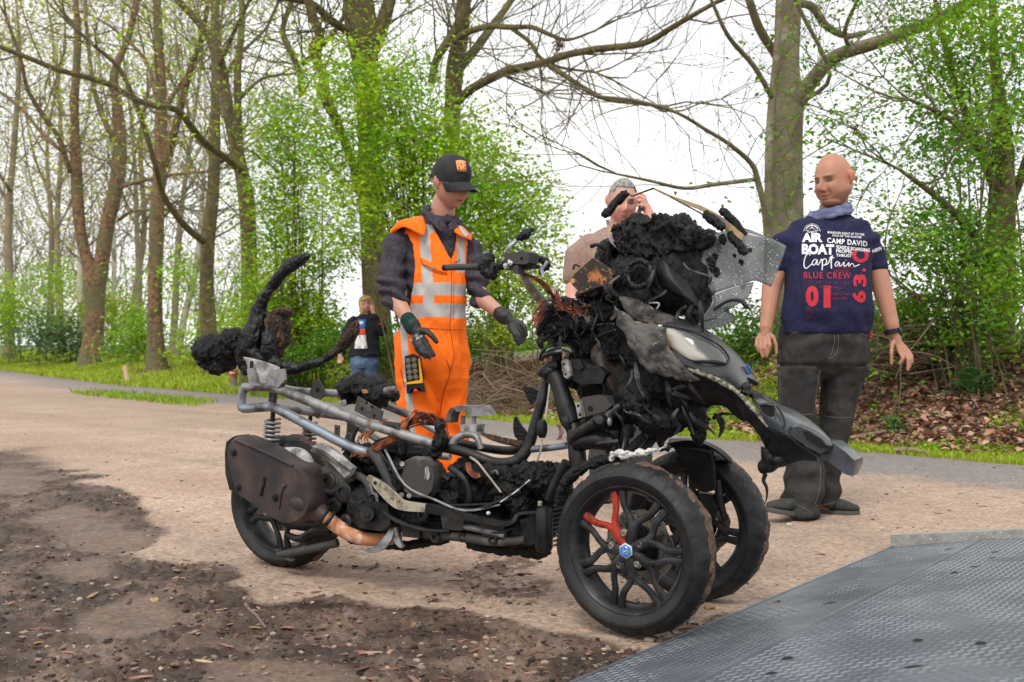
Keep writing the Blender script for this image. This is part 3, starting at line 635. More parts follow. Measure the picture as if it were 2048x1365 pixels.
# the fresh green hawthorn mass in the middle
shrub('large spring-green shrub spreading behind the worker in orange', 'spring_shrub', [(790, 250, 200, 110, 0, 1.4), (740, 150, 150, 70, 0, 1.2), (900, 380, 210, 130, -.2, 1.4), (1010, 300, 110, 110, -.4, 1.0), (700, 390, 200, 130, .1, 1.4), (1010, 480, 110, 130, -.3, 1.0), (1050, 600, 70, 60, -.2, .7)],
      15.2, [(840, 0), (900, 0), (1000, 0)], M['leaf_spring'], 1850, 20, .068, .20, 31, flat=.5, zsq=.30, stm=M['bark_green'])
shrub('spring-green shrub left of the woman behind the charred rack', 'spring_shrub', [(590, 260, 90, 110, 0, 1.0), (560, 420, 80, 120, 0, 1.2), (620, 560, 120, 120, .2, 1.3), (680, 640, 90, 70, .3, 1.0), (520, 600, 40, 80, .2, 1), (600, 640, 120, 70, .4, 1)],
      18.2, [(590, 0), (640, 0), (700, 0)], M['leaf_spring'], 1250, 20, .076, .22, 32, flat=.5, zsq=.30, stm=M['bark_green'])
shrub('shaded green undergrowth low behind the worker and the woman', 'undergrowth', [(640, 700, 130, 50, 0, .8), (820, 690, 110, 60, -.2, .8), (980, 670, 90, 50, -1.2, .7), (560, 730, 80, 30, 0, .6), (900, 640, 80, 50, -.6, .7)], 17.6, [(600, 0), (720, 0), (850, 0), (960, 0)], M['leaf_mid'], 800, 22, .062, .17, 33, zsq=.6)
shrub('pale green bush right of the worker, behind the handlebar', 'leafy_bush', [(1010, 660, 80, 55, 0, .7), (960, 560, 50, 60, 0, .6), (1080, 560, 40, 70, 0, .5)], 13.2, [(1000, 0), (1060, 0)], leaf_mat('olive leaf', (.30, .42, .035)), 210, 18, .05, .14, 34)
for lab, el, dd, st, mm, nc, sd in (
    ('bright green bush at the far left edge', [(30, 600, 70, 60, 0, 2), (110, 560, 60, 50, .5, 2), (0, 650, 70, 60, 0, 2)], 40, [(30, 0), (90, 0)], M['leaf_spring'], 240, 41),
    ('yellow-green bush left of the twin-stemmed tree', [(190, 600, 60, 45, 0, 1.8), (240, 640, 60, 50, 0, 1.8), (160, 640, 50, 40, 0, 1.5)], 37, [(190, 0), (240, 0)], leaf_mat('lime leaf', (.32,.44,.035)), 220, 42),
    ('dark bluish bush low between the two left trees', [(90, 660, 60, 40, 0, 1.6), (150, 680, 60, 34, 0, 1.4)], 36, [(90, 0), (150, 0)], M['leaf_holly'], 190, 43),
    ('bright green bush between the twin-stemmed tree and the slender trunk', [(262, 580, 40, 60, 0, 1.4), (280, 650, 40, 50, 0, 1.4), (256, 690, 40, 30, 0, 1)], 31, [(260, 0), (285, 0)], leaf_mat('fresh leaf', (.22,.40,.03)), 240, 44),
    ('small green bush between the slender trunk and the charred lump', [(365, 680, 40, 40, 0, 1.4), (460, 650, 40, 60, 0, 1.4), (380, 560, 30, 60, 0, 1)], 27, [(365, 0), (450, 0)], M['leaf_spring'], 150, 45)):
    shrub(lab, 'leafy_bush', el, dd, st, mm, nc, 26, .12, .36, sd, group='bushes along the left path', zsq=.6)

# ---- distant wood on the left: thin trunks, yellow-green haze of buds
for i, (x, dd, w, lean) in enumerate(((18, 44, 9, 10), (95, 52, 6, 25), (125, 62, 7, -30), (262, 55, 7, 40), (285, 50, 6, -30), (345, 46, 7, 30), (395, 40, 5, 40))):
    rr = np.random.default_rng(100 + i); pts = [(x, 730, w * 1.3), (x + lean * .2, 600, w), (x + lean * .5 + rr.normal() * 6, 450, w * .8), (x + lean * .8 + rr.normal() * 10, 280, w * .6), (x + lean + rr.normal() * 14, 100, w * .4), (x + lean * 1.2, -20, w * .25)]
    lms = []
    for j in range(3):
        sgn = rr.choice((-1, 1)); y0 = rr.uniform(250, 480); x0 = np.interp(y0, [100, 280, 450, 600], [pts[4][0], pts[3][0], pts[2][0], pts[1][0]])
        lms.append([(x0, y0, w * .45, 0), (x0 + sgn * 35, y0 - 60, w * .35, rr.normal()), (x0 + sgn * 60, y0 - 150, w * .25, rr.normal() * 2), (x0 + sgn * 75, y0 - 260, w * .15, rr.normal() * 2)])
    side = ('first', 'second', 'third', 'fourth', 'fifth', 'sixth', 'seventh', 'eighth')
    xs_ = sorted(q for q in (18, 95, 125, 262, 285, 345, 395))
    k_ = xs_.index(x)
    lab = ('thin bare tree in the distant wood, %s from the left picture edge' % side[k_]) if k_ < 4 else ('thin bare tree in the distant wood, %s from the right end of that wood' % side[6 - k_])
    tree(lab, [pts], lms, dd, M['far_twig'], 200 + i, 26, 4.2, 2, .026, leaves=(M['leaf_yellow'], 5, .16, .5), group='thin trees of the distant wood', twm=M['far_twig'])
for lab, x, dd, pts in (('white birch trunk just left of the twin-stemmed tree', 160, 39, [(164, 715, 7), (161, 600, 7), (160, 500, 6), (157, 420, 5), (150, 300, 4)]), ('white birch trunk just right of the twin-stemmed tree', 228, 38, [(226, 700, 5), (227, 600, 5), (228, 500, 5), (224, 420, 4)]), ('leaning pale birch behind the tree with the low limb', 375, 40, [(356, 700, 8), (372, 620, 7), (392, 540, 6), (402, 440, 5), (410, 300, 3)])):
    tree(lab, [pts], [], dd, mat('birch', (.46, .43, .36), .8, c2=(.2, .18, .14), scale=2.5, lo=.5, hi=.6), 300 + x, 20, 2, 1, .02, group='birches', twm=M['far_twig'])
# soft distant mass of twigs behind it all
rg = np.random.default_rng(77); g = G(); tips = []
for i in range(150):
    dd = rg.uniform(62, 95); x = rg.uniform(-150, 620) if i % 4 else rg.uniform(-150, 300); p = P(x, 705, dd); p[2] = rg.uniform(0, 7) * (1 if x < 330 else .5)
    grow(g, p, unit(np.array((rg.normal() * .35, 0, 1))), rg.uniform(3, 6), .05, 2, rg, tips, .3)
root = thing('distant_wood', (-30, 75, 0), 'far mass of bare budding twigs closing the view on the left', 'woodland'); root['kind'] = 'stuff'
g.build('branches', M['far_twig'], root, kind='stuff', ang=None)
T = np.array(tips); C = T[rg.integers(0, len(T), 20000)] + rg.standard_normal((20000, 3)) * .5; C[:, 2] = np.abs(C[:, 2])
V, Fq = leafset(C, .19, r=rg); link('buds', np_mesh('buds', V, Fq, leaf_mat('bud leaf', (.24, .25, .08)), smooth=False), root, kind='stuff')
# far hedge low on the horizon (right half, behind the people)
C = np.stack([rg.uniform(-16, 70, 26000), rg.uniform(60, 66, 26000), np.abs(rg.normal(0, 1, 26000)) * .9], 1); C[:, 2] *= 1 + .5 * vnoise(C * .3)
V, Fq = leafset(C, .4, r=rg); tag(link('far_hedge', np_mesh('far_hedge', V, Fq, M['leaf_mid'], smooth=False)), 'low far hedge on the horizon behind the people', kind='stuff')

# ---- grass, weeds, leaf litter
def blades(name, n, samp, h, w, material, label, r=rng):
    XY = samp(n); n = len(XY); z = gz(XY[:, 0], XY[:, 1]); s = r.uniform(.5, 1.3, n) * h; a = r.uniform(0, 6.28, n); ln = r.standard_normal((n, 2)) * .45 * s[:, None]
    B = np.stack([XY[:, 0], XY[:, 1], z - .01], 1); dx = np.stack([np.cos(a), np.sin(a), 0 * a], 1) * (w * r.uniform(.7, 1.3, n))[:, None]
    mid = B + np.stack([ln[:, 0] * .3, ln[:, 1] * .3, s * .6], 1); tip = B + np.stack([ln[:, 0], ln[:, 1], s], 1)
    V = np.stack([B - dx, B + dx, mid + dx * .7, tip, mid - dx * .7], 1).reshape(-1, 3)
    return tag(link(name, np_mesh(name, V, np.arange(5 * n).reshape(n, 5), material, smooth=False)), label, kind='stuff')
def strip(slo, shi, xlo, xhi, dens=None, seed=3, gate=True):
    def f(n):
        r = np.random.default_rng(seed); o = []; t = 0
        while t < n:
            u = r.uniform(0, 1, 6000); X = xlo + (xhi - xlo) * u; s = r.uniform(slo, shi, 6000); Y = np.interp(X, EX, EY) + s / .66
            q = np.stack([X, Y, 0 * X], 1); v = vnoise(q * 1.3, 9) + .6 * vnoise(q * 4, 10); k = (v > r.uniform(-.9, .7, 6000)) | (not gate)
            if dens is not None: k &= r.random(6000) < dens(X, Y, s)
            px = CX + X * FP / Y; k &= (px > -150) & (px < 2200); o.append(np.stack([X[k], Y[k]], 1)); t += k.sum()
        return np.vstack(o)[:n]
    return f
mg = leaf_mat('grass blade', (.27, .40, .030), .4, .03, .3); mg2 = leaf_mat('grass blade bright', (.36, .46, .040), .4, .03, .3)  # two blade greens, the second lighter and yellower
blades('verge_grass', 34000, strip(-.06, .55, -4, 4.6, seed=4), .055, .004, mg2, 'short bright grass edging the asphalt path')
blades('bank_grass', 15000, strip(.5, 3.2, -3, 6, lambda X, Y, s: np.clip(1.1 - s * .36, .03, 1) * (fbm(np.stack([X, Y, 0 * X], 1) * 1.5, 2, 33) > .05), seed=5), .08, .006, mg, 'patchy grass and weeds on the leafy bank')
blades('meadow_grass', 42000, strip(-.02, 5.5, -24, -2.5, lambda X, Y, s: np.clip(1.25 - s * .16, .1, 1), seed=6), .13, .014, mg2, 'grass growing under the trees left of the path')
blades('near_verge_grass', 1500, strip(-2.1, -1.2, -7.6, -4.2, lambda X, Y, s: (s > -1.4 - 1.4 * smooth01(-9, -5.5, X) + .4 * vnoise(np.stack([X, Y, 0 * X], 1) * 2, 3)).astype(float), seed=7), .08, .008, mg, 'grass patch between the sandy yard and the asphalt path')
def litter(name, n, samp, size, material, label):
    XY = samp(n); C = np.stack([XY[:, 0], XY[:, 1], gz(XY[:, 0], XY[:, 1]) + .018 + .03 * rng.random(len(XY))], 1)
    V, Fq = leafset(C, size, asp=.6, flat=.75); return tag(link(name, np_mesh(name, V, Fq, material, smooth=False)), label, kind='stuff')
litter('leaf_litter', 46000, strip(.15, 4.6, -3.0, 6.5, lambda X, Y, s: smooth01(.1, .7, s), seed=8, gate=False), .072, mat('dead leaf', (.27, .14, .085), .8, island=.6, hue=.02, c2=(.40, .26, .18), scale=5, lo=.45, hi=.6), 'brown dead leaves covering the bank')
litter('leaf_litter', 9000, strip(1.2, 8, -24, -3, seed=9), .10, mat('dead leaf pale', (.20, .115, .07), .85, island=.5, hue=.02), 'brown dead leaves under the left trees')
litter('low_weeds', 5200, strip(.2, 4.5, -2, 6, lambda X, Y, s: (fbm(np.stack([X, Y, 0 * X], 1) * 1.2, 2, 60) > .25).astype(float), seed=12), .075, M['leaf_spring'], 'low green weeds scattered over the bank')
# broad-leaved plants
def broad(label, px, py, d, n, L, seed, m):
    r = np.random.default_rng(seed); b = P(px, py, d); b[2] = gz(b[0], d)[0]; root = thing('broad_leaf_plant', b, label, 'plant', 'broad-leaved plants on the bank')
    for i in range(n):
        a = r.uniform(0, 6.28); el = r.uniform(.3, 1.1); ln = L * r.uniform(.6, 1.1); dv = np.array((math.cos(a) * math.cos(el), math.sin(a) * math.cos(el), math.sin(el))); sd = unit(np.cross(dv, (0, 0, 1))); up = np.cross(sd, dv)
        st = b + dv * ln * r.uniform(.5, 1.3) + np.array((0, 0, .02)); g = G(); rows = []
        for t, w in ((0, .18), (.12, .55), (.4, .8), (.7, .62), (.92, .25), (1, .03)):
            c = st + dv * ln * t - UZ * ln * .35 * t * t; rows.append([c - sd * ln * w * .55 + up * ln * .08, c, c + sd * ln * w * .55 + up * ln * .08])
        g.patch(rows, 2, 2, .0015); g.build('leaf', m, root, ang=None)
    g = G()
    for i in range(5): g.tube([b - UZ * .02, b + UZ * .05 + r.standard_normal(3) * .03], [.005, .004], 5, 1)
    g.build('stem', m, root)
ml = leaf_mat('dock leaf', (.055, .17, .045), .2, .02, .3)
broad('clump of large rounded green leaves on the bank at the right edge', 1945, 815, 9.3, 20, .17, 1, ml)
broad('smaller clump of broad leaves on the bank below the dead branches', 1800, 832, 9.0, 9, .12, 2, ml)
broad('broad leafy clump seen between the legs of the bald man', 1645, 815, 9.4, 12, .16, 3, ml)
# dead branch piles
def pile(label, cx, cy, rx, ry, d, n, seed, L, r0=.009):
    r = np.random.default_rng(seed); b = P(cx, cy, d); zb = float(gz(b[0], d)[0]); g = G(); W = rx * d / FP; H = ry * d / FP * 2
    for i in range(n):
        u = r.uniform(-1, 1); c = np.array((b[0] + u * W, d + r.normal() * .45, zb + abs(r.normal()) * H * .42 * (1.1 - abs(u)))); a = r.uniform(-.6, .9) * (1 if r.random() < .5 else -1); dv = unit((math.cos(a), r.normal() * .5, math.sin(a) * .8)); l = L * r.uniform(.3, 1)
        k = np.cross(dv, r.standard_normal(3)) * l * .16
        pts = np.array([c - dv * l * .5, c + k, c + dv * l * .5 + k * .3]); pts[:, 2] = np.maximum(pts[:, 2], zb - .05)
        rr = r0 * r.uniform(.3, 1.2); g.tube(pts, [rr, rr * .8, rr * .3], 4, 4, cap=False)
        if r.random() < .6: g.tube([pts[1], pts[1] + unit(r.standard_normal(3)) * l * .3], [rr * .5, rr * .2], 3, 1, cap=False)
    root = thing('brush_pile', (b[0], d, zb), label, 'brush pile', 'piles of dead branches'); g.build('branches', mat('dead branch', (.21, .145, .10), .9, c2=(.13, .085, .055), scale=2, c3=(.30, .24, .17), s3=3), root, kind='stuff', ang=None)
pile('tangled heap of dead grey-brown branches behind the bald man', 1790, 740, 150, 62, 10.6, 460, 1, 1.0)
pile('heap of dry thin branches on the bank between the worker and the charred column', 1010, 790, 110, 45, 13.2, 420, 2, 1.0, .008)
# fallen logs and branches lying on the bank
for lab, a, b_, d1, d2 in (('long straight dead branch lying on the bank beside the bald man', (1700, 842), (1830, 850), 9.1, 9.0), ('short dead branch lying low on the bank right of the path edge', (1790, 893), (1860, 900), 8.25, 8.05)):
    g = G(); q = [P(*a, d1), P(*b_, d2)]; q = [(v[0], v[1], gz(v[0], v[1])[0] + .03) for v in q]; q.insert(1, ((q[0][0] + q[1][0]) / 2, (q[0][1] + q[1][1]) / 2 + .02, (q[0][2] + q[1][2]) / 2 + .01)); g.tube(q, [.018, .016, .009], 7, 4); tag(g.build('fallen_branch', mwood), lab, 'branch', 'fallen branches on the bank')
# marker post and stake
d = 19.0; p = P(467, 742, d); zb = float(gz(p[0], d)[0]); root = thing('marker_post', (p[0], d, zb), 'short wooden marker post with white top and red arrow plate, behind the rack', 'marker post')
g = G(); g.tube([(p[0], d, zb - .1), (p[0], d, .82 - (752 - 690) * d / FP)], .07, 10); g.build('post', mat('post wood', (.27, .25, .16), .85, c2=(.17, .15, .09), scale=5), root)
g = G(); g.tube([(p[0], d, .82 - (752 - 690) * d / FP), (p[0], d, .82 - (740 - 690) * d / FP)], .082, 12); g.build('red_band', mat('trail red', (.50, .045, .03), .6), root)
g = G(); g.tube([(p[0], d, .82 - (740 - 690) * d / FP), (p[0], d, .82 - (728 - 690) * d / FP), (p[0], d, .82 - (726.5 - 690) * d / FP)], [.078, .078, .055], 12); g.build('white_cap', mat('trail white', (.72, .70, .68), .6), root)
g = G(); zc = .82 - (746 - 690) * d / FP; g.box((p[0] + .012, d - .088, zc), (.03, 0, 0), (0, .008, 0), (0, 0, .009)); g.slab([(p[0] - .05, d - .095, zc), (p[0] - .012, d - .095, zc + .03), (p[0] - .012, d - .095, zc - .03)], (0, 1, 0), .012); g.build('arrow', mat('arrow white', (.72, .70, .68), .6), root)
d = 22.5; root = thing('wooden_stake', P(256, 772, d), 'pale leaning wooden stake in the grass left of the marker post', 'stake')
g = G(); a = P(249, 731, d); b_ = P(257, 776, d); g.tube([b_, a], [.055, .045], 6); g.build('stake', mat('raw wood', (.60, .42, .27), .8), root)
g = G(); g.tube([b_ + (a - b_) * .0, b_ + (a - b_) * .35], [.058, .054], 6); g.build('red_paint', mat('stake red', (.42, .16, .08), .8), root)
# lingering brown leaf cluster caught in a branch
C = P(1118, 92, 15.7) + rng.standard_normal((90, 3)) * np.array((.04, .04, .09)); V, Fq = leafset(C, .06); tag(link('dead_leaf_cluster', np_mesh('dead_leaf_cluster', V, Fq, mat('russet leaf', (.22, .06, .035), .8, island=.4), smooth=False)), 'reddish-brown dead leaf cluster caught in the limb above the man with the phone', 'leaf cluster')
# ================================================================ BURNT THREE-WHEELED SCOOTER
BK = thing('three_wheeled_scooter', (0.0, 3.6, 0), 'burnt-out three-wheeled scooter wreck with bare frame, charred dash and intact black front wheels', 'scooter')
def part(g, name, m, label=None, parent=BK, ang=38): return g.build(name, M[m] if isinstance(m, str) else m, parent, label, ang=ang)
WN = S(1268, 1097, -.247); WFR = S(1390, 1048, .247); WR = np.array((-.832, 4.075, .242))
def wheel(c, name, label, rad=.243, wd=.115, spokes=7, redk=None, front=True, rot=0, mud=True, a_n=None, disc_side=1, rimr=.177):
    w = link(name, (g0 := G()).lathe(c, NN, [(0, .001), (.001, .002)], 3).mesh(name, M['rim']), BK, label) if False else None
    c = np.asarray(c, float); ax = NN if a_n is None else a_n; e1 = unit(np.cross(UZ, ax)); e1 = -e1 if e1.dot(UX) < 0 else e1; e2 = UZ
    def pt(a, r, h): return c + r * (math.cos(a) * e1 + math.sin(a) * e2) + ax * h
    hw = wd / 2
    # tyre carcass (the wheel part itself), treads cut as grooves
    n = 216; prof = [(-hw * .78, rimr), (-hw * .98, rimr + .012), (-hw * 1.08, rimr + .028), (-hw * 1.07, rad - .038), (-hw * .93, rad - .022), (-hw * .74, rad - .0105), (-hw * .5, rad - .0035), (-hw * .25, rad - .0008), (0, rad), (hw * .25, rad - .0008), (hw * .5, rad - .0035), (hw * .74, rad - .0105), (hw * .93, rad - .022), (hw * 1.07, rad - .038), (hw * 1.08, rimr + .028), (hw * .98, rimr + .012), (hw * .78, rimr)]
    V = []
    for i, (h, r) in enumerate(prof):
        for j in range(n):
            a = 2 * math.pi * j / n; dr = 0
            if 4 <= i <= 12:
                k = (j + (i - 8) * (2 if i < 8 else -2)) % 18
                if k < 2 or (k in (9, 10) and i in (5, 6, 10, 11)): dr = -.0055
                if i in (7, 9) and (j % 9) not in (0, 1): dr = -.003
            V.append(pt(a, r + dr, h))
    m = len(prof); F = [(i * n + j, i * n + (j + 1) % n, (i + 1) * n + (j + 1) % n, (i + 1) * n + j) for i in range(m - 1) for j in range(n)]
    g = G(); g.add(V, F); w = part(g, name, 'tyre', label, ang=30)
    # sidewall ring detail
    g = G(); 
    for h in (-hw * 1.085, hw * 1.085):
        g.lathe(c, ax, [(h, rimr + .030), (h - math.copysign(.0014, -h), rimr + .031), (h - math.copysign(.0014, -h), rimr + .033), (h, rimr + .034)], 72)
    g.build('sidewall_line', M['tyre'], w)
    g = G(); q = [(-hw * .80, rimr + .012), (-hw * .86, rimr + .008), (-hw * .86, rimr + .001), (-hw * .74, rimr - .006), (-hw * .55, rimr - .012), (-hw * .3, rimr - .020), (hw * .3, rimr - .020), (hw * .55, rimr - .012), (hw * .86, rimr + .001), (hw * .80, rimr + .012), (hw * .6, rimr + .004), (-hw * .6, rimr + .004), (-hw * .80, rimr + .012)]
    g.lathe(c, ax, q, 96); g.build('rim', M['rim'], w)
    # spokes: each one splits in two towards the rim
    h0 = -hw * .62
    for k in range(spokes):
        a = rot + 2 * math.pi * k / spokes; g = G(); da = math.pi / spokes * .80
        g.tube([pt(a, .020, h0 + .004), pt(a, .050, h0 + .001), pt(a, .074, h0 + .001)], [.020, .0165, .015], 8, 3, flat=.7, up=-ax)
        for sg in (-1, 1):
            g.tube([pt(a, .066, h0 + .002), pt(a + sg * da * .45, .092, h0 + .003), pt(a + sg * da * .95, .125, h0 + .004), pt(a + sg * da * 1.02, rimr - .004, h0 + .010)], [.0135, .0105, .011, .0145], 8, 4, flat=.75, up=-ax)
        g.build('spoke', M['red'] if k == redk else M['rim'], w, 'red painted spoke with a charred edge' if k == redk else None)
    g = G(); g.lathe(c, ax, [(h0 + .03, .001), (h0 + .03, .03), (h0 + .012, .036), (h0 - .002, .034), (h0 - .004, .022), (h0 - .004, .001)], 36); g.build('hub', M['rim'], w)
    if front:
        for k in range(5):
            a = math.pi / 2 + .15 + 2 * math.pi * k / 5; b0 = pt(a, .048, h0 - .006)
            g = G(); g.lathe(b0, -ax, [(-.004, .0125), (0, .0125), (.001, .009), (.007, .0085), (.008, .0065), (.004, .004), (.004, .0005)], 14); g.build('wheel_bolt', M['disc'], w)
        g = G(); hx = [pt(math.pi / 6 + k * math.pi / 3 + .1, .0225, h0 - .013) for k in range(6)]; g.slab(hx, ax, .008, .1); g.build('badge_frame', M['silver'], w)
        hx = [pt(math.pi / 6 + k * math.pi / 3 + .1, .0185, h0 - .0145) for k in range(6)]; g = G(); g.slab(hx, ax, .004, .1); g.build('badge', M['blue'], w, 'blue hexagonal hub badge with a silver looped letter')
        g = G(); L = [(-.006, -.011), (-.006, .009), (.001, .0115), (.006, .007), (.002, .001), (-.005, -.001), (.002, -.002), (.008, .002), (.010, -.004), (.004, -.009), (-.001, -.006)]
        g.tube([c + e1 * u + e2 * v + ax * (h0 - .0155) for u, v in L], .0013, 5, 4); g.build('badge_letter', M['silver'], w)
    # wavy brake disc with drilled holes, carrier with louvres
    if disc_side:
        hd = hw * .35 * disc_side; nn = 120; rr = [.106 + .004 * math.sin(10 * 2 * math.pi * j / nn) + (.002 if (j // 6) % 2 else 0) for j in range(nn)]; g = G(); cc = c + e1 * .004
        V = [cc + r_ * (math.cos(2 * math.pi * j / nn) * e1 + math.sin(2 * math.pi * j / nn) * e2) + ax * h for h, sc in ((hd, .62), (hd, 1), (hd + .004, 1), (hd + .004, .62)) for j, r_ in ((j, rr[j] * sc if sc == 1 else .066) for j in range(nn))]
        g.add(V, [(i * nn + j, i * nn + (j + 1) % nn, ((i + 1) % 4) * nn + (j + 1) % nn, ((i + 1) % 4) * nn + j) for i in range(4) for j in range(nn)]); dsk = g.build('brake_disc', M['disc'], w)
        g = G()
        for j in range(40):
            a = 2 * math.pi * j / 40; r_ = .079 + .009 * (j % 3); g.lathe(cc + r_ * (math.cos(a) * e1 + math.sin(a) * e2) + ax * (hd - .0006), ax, [(0, .0028), (.0004, .0001)], 8)
        g.build('drill_holes', mat('hole black', (.004, .004, .004), .9), w, kind='stuff')
        g = G()
        for j in range(3):
            for q in range(6):
                a = math.radians(60 - 88 * j + q * 7); g.box(cc + .058 * (math.cos(a) * e1 + math.sin(a) * e2) + ax * (hd - .008), (math.cos(a) * e1 + math.sin(a) * e2) * .007, (-math.sin(a) * e1 + math.cos(a) * e2) * .0016, ax * .002)
        g.lathe(cc, ax, [(hd - .004, .066), (hd - .007, .064), (hd - .007, .030), (hd - .02, .026), (hd - .02, .001)], 40); g.build('disc_carrier', M['black_metal'], w)
    if mud:
        g = G(); n2 = 140; rows = 7; V = []
        rg2 = np.random.default_rng(int(abs(c[0]) * 1000)); a0, a1 = (-1.35, 2.0)
        for i in range(rows):
            for j in range(n2):
                a = a0 + (a1 - a0) * j / (n2 - 1); h = hw * (-.3 + 1.4 * i / (rows - 1)); r0 = np.interp(h, [-hw, -hw * .5, 0, hw * .5, hw * .93, hw * 1.1], [rad - .026, rad - .0035, rad, rad - .0035, rad - .022, rad - .034])
                V.append(pt(a, r0, h))
        V = np.array(V); nz_ = fbm(V * 60, 3, 5) * .006 + fbm(V * 14, 2, 6) * .006; edge = np.tile(np.minimum(1, np.minimum(np.arange(n2), n2 - 1 - np.arange(n2)) / 12), rows) * np.repeat(np.minimum(1, np.array([0.0, .9, 1, 1, 1, .8, 0])), n2)
        dirn = V - c; dirn -= ax * (dirn @ ax)[:, None]; dirn /= np.linalg.norm(dirn, axis=1)[:, None]; nz_ = nz_ + .004 * fbm(V * 26, 2, 44) - .002; V = V + dirn * ((.0026 + nz_ * .8) * edge - .004 * (1 - edge))[:, None]
        g.add(V, [(i * n2 + j, i * n2 + j + 1, (i + 1) * n2 + j + 1, (i + 1) * n2 + j) for i in range(rows - 1) for j in range(n2 - 1)]); g.build('mud_crust', M['mud'], w, ang=None)
    return w
def steer(a): c_, s_ = math.cos(a), math.sin(a); return unit(np.array((NX * c_ - NY * s_, NX * s_ + NY * c_, 0)))
wn_ = wheel(WN, 'front_wheel', 'near front wheel, black with one red spoke', redk=2, rot=math.radians(90 - 2 * 360 / 7 + 29 + 9), a_n=steer(R(-5)))
wf_ = wheel(WFR, 'front_wheel', 'far front wheel with muddy tread', rot=.3, a_n=steer(R(-5)))
wr_ = wheel(WR, 'rear_wheel', 'mud-caked rear wheel behind the muffler', wd=.135, front=False, spokes=5, rot=.4, disc_side=-1)
# loose mud on the rear tyre top
# ---- muffler
g = G(); o = [(449, 912), (453, 884), (466, 874), (486, 880), (540, 906), (588, 930), (606, 944), (618, 972), (625, 1005), (618, 1028), (600, 1046), (572, 1052), (536, 1036), (486, 1000), (466, 985), (459, 960)]
o = catmull([(*q, 0) for q in o + [o[0]]], 3)[:-1]; ring = np.array([S(x, y, -.235) for x, y, _ in o]); g.slab(ring, NN, .12, .2, .93); mf = part(g, 'muffler', 'muffler', 'long dark muffler can with heat-browned end', ang=50)
g = G(); g.slab(np.array([S(x, y, -.225) for x, y in [(449, 905), (452, 882), (465, 872), (470, 880), (462, 892), (459, 930), (467, 985), (459, 984), (450, 950)]]), NN, .10, .2); g.build('end_cap', M['black_metal'], mf)
for x, y in ((467, 905), (476, 975), (551, 996)):
    g = G(); g.lathe(S(x, y, -.237), -NN, [(0, .013), (.004, .013), (.005, .008), (.010, .008), (.010, .001)], 14); g.build('bolt', M['black_metal'], mf)
for pts in ([(557, 1018), (560, 995), (566, 975), (572, 970)], [(521, 992), (526, 972), (529, 955)]):
    g = G(); TS(g, [(x, y, -.238, 3.2) for x, y in pts], 6, 3); g.build('strap_bracket', M['black_metal'] if pts[0][0] < 550 else M['muffler'], mf)
g = G(); TS(g, [(470, 880, -.236, 3), (530, 905, -.238, 3), (585, 932, -.236, 3)], 8, 4); g.build('top_bead', M['muffler'], mf)
g = G(); TS(g, [(593, 1000, -.2, 20), (607, 1006, -.2, 25), (622, 1014, -.19, 25), (634, 1022, -.18, 21), (652, 1034, -.17, 18)], 18, 3); part(g, 'pipe_collar', 'muffler', 'thick sooty collar joining pipe and muffler')
g = G()
for x, y, r in ((600, 1002, 26), (645, 1030, 21), (657, 1038, 18)): 
    c = S(x, y, -.19); d_ = unit(S(x + 10, y + 7, -.18) - c); g.lathe(c, d_, [(-.004, r * .0017), (0, r * .00185), (.006, r * .00185), (.01, r * .0017)], 24)
part(g, 'pipe_clamp', 'black_metal')
g = G(); TS(g, [(650, 1033, -.17, 14.5), (675, 1053, -.16, 14.5), (700, 1069, -.15, 14), (730, 1078, -.13, 13.5), (765, 1079, -.10, 13), (800, 1074, -.05, 13)], 16, 4); part(g, 'exhaust_pipe', 'copper_pipe', 'orange heat-scaled exhaust pipe')
# ---- frame
def rail(pts, m, k=12, name='frame_rail', label=None, sm=4):
    g = G(); TS(g, pts, k, sm); part(g, name, m, label)
rail([(489, 775, -.10, 9.5), (545, 775, -.11, 9.5), (578, 787, -.12, 10), (700, 835, -.12, 10), (790, 865, -.12, 10), (868, 888, -.11, 10.5)], 'steel', label='upper near frame rail, bare scorched steel')
rail([(489, 775, -.10, 9.5), (485, 790, -.10, 9), (483, 806, -.10, 9), (487, 817, -.10, 9.5), (515, 816, -.11, 9.5), (545, 815, -.12, 9.5), (572, 827, -.13, 10), (690, 889, -.13, 10), (742, 908, -.12, 9.5)], 'steel_blue', label='lower near frame rail')
rail([(489, 775, -.10, 9), (520, 772, .02, 9), (560, 776, .14, 8), (600, 783, .15, 8), (690, 789, .15, 8), (735, 797, .15, 8), (777, 814, .14, 8), (822, 833, .14, 8), (880, 866, .13, 8)], 'steel', label='upper far frame rail')
rail([(550, 816, -.12, 7.5), (600, 822, .02, 7.5), (655, 830, .14, 7.5), (700, 838, .15, 7)], 'steel', name='cross_tube')
rail([(690, 835, .15, 7), (740, 870, .15, 7), (800, 900, .14, 7), (900, 915, .13, 7)], 'steel', label='lower far frame rail')
rail([(882, 894, -.11, 10), (930, 905, -.10, 10.5), (985, 925, -.09, 11), (1020, 926, -.09, 11.5), (1042, 915, -.08, 12), (1058, 890, -.07, 11.5), (1070, 850, -.06, 11), (1084, 800, -.05, 11), (1095, 755, -.03, 11)], 'black_metal', name='down_tube', label='black tube bending up to the steering head')
rail([(900, 880, .13, 8), (960, 895, .13, 8.5), (1020, 902, .12, 9), (1050, 890, .10, 9), (1075, 850, .06, 9)], 'black_metal', name='down_tube')
rail([(1062, 899, -.07, 7), (1100, 896, -.08, 7), (1135, 891, -.10, 7)], 'steel_blue', name='cross_tube')
rail([(740, 900, -.12, 11), (760, 925, -.12, 11), (772, 950, -.12, 10), (790, 985, -.12, 9)], 'dark_cast', name='frame_strut')
rail([(1135, 925, -.12, 12), (1112, 965, -.12, 11), (1098, 1000, -.12, 10)], 'black_metal', name='frame_strut')
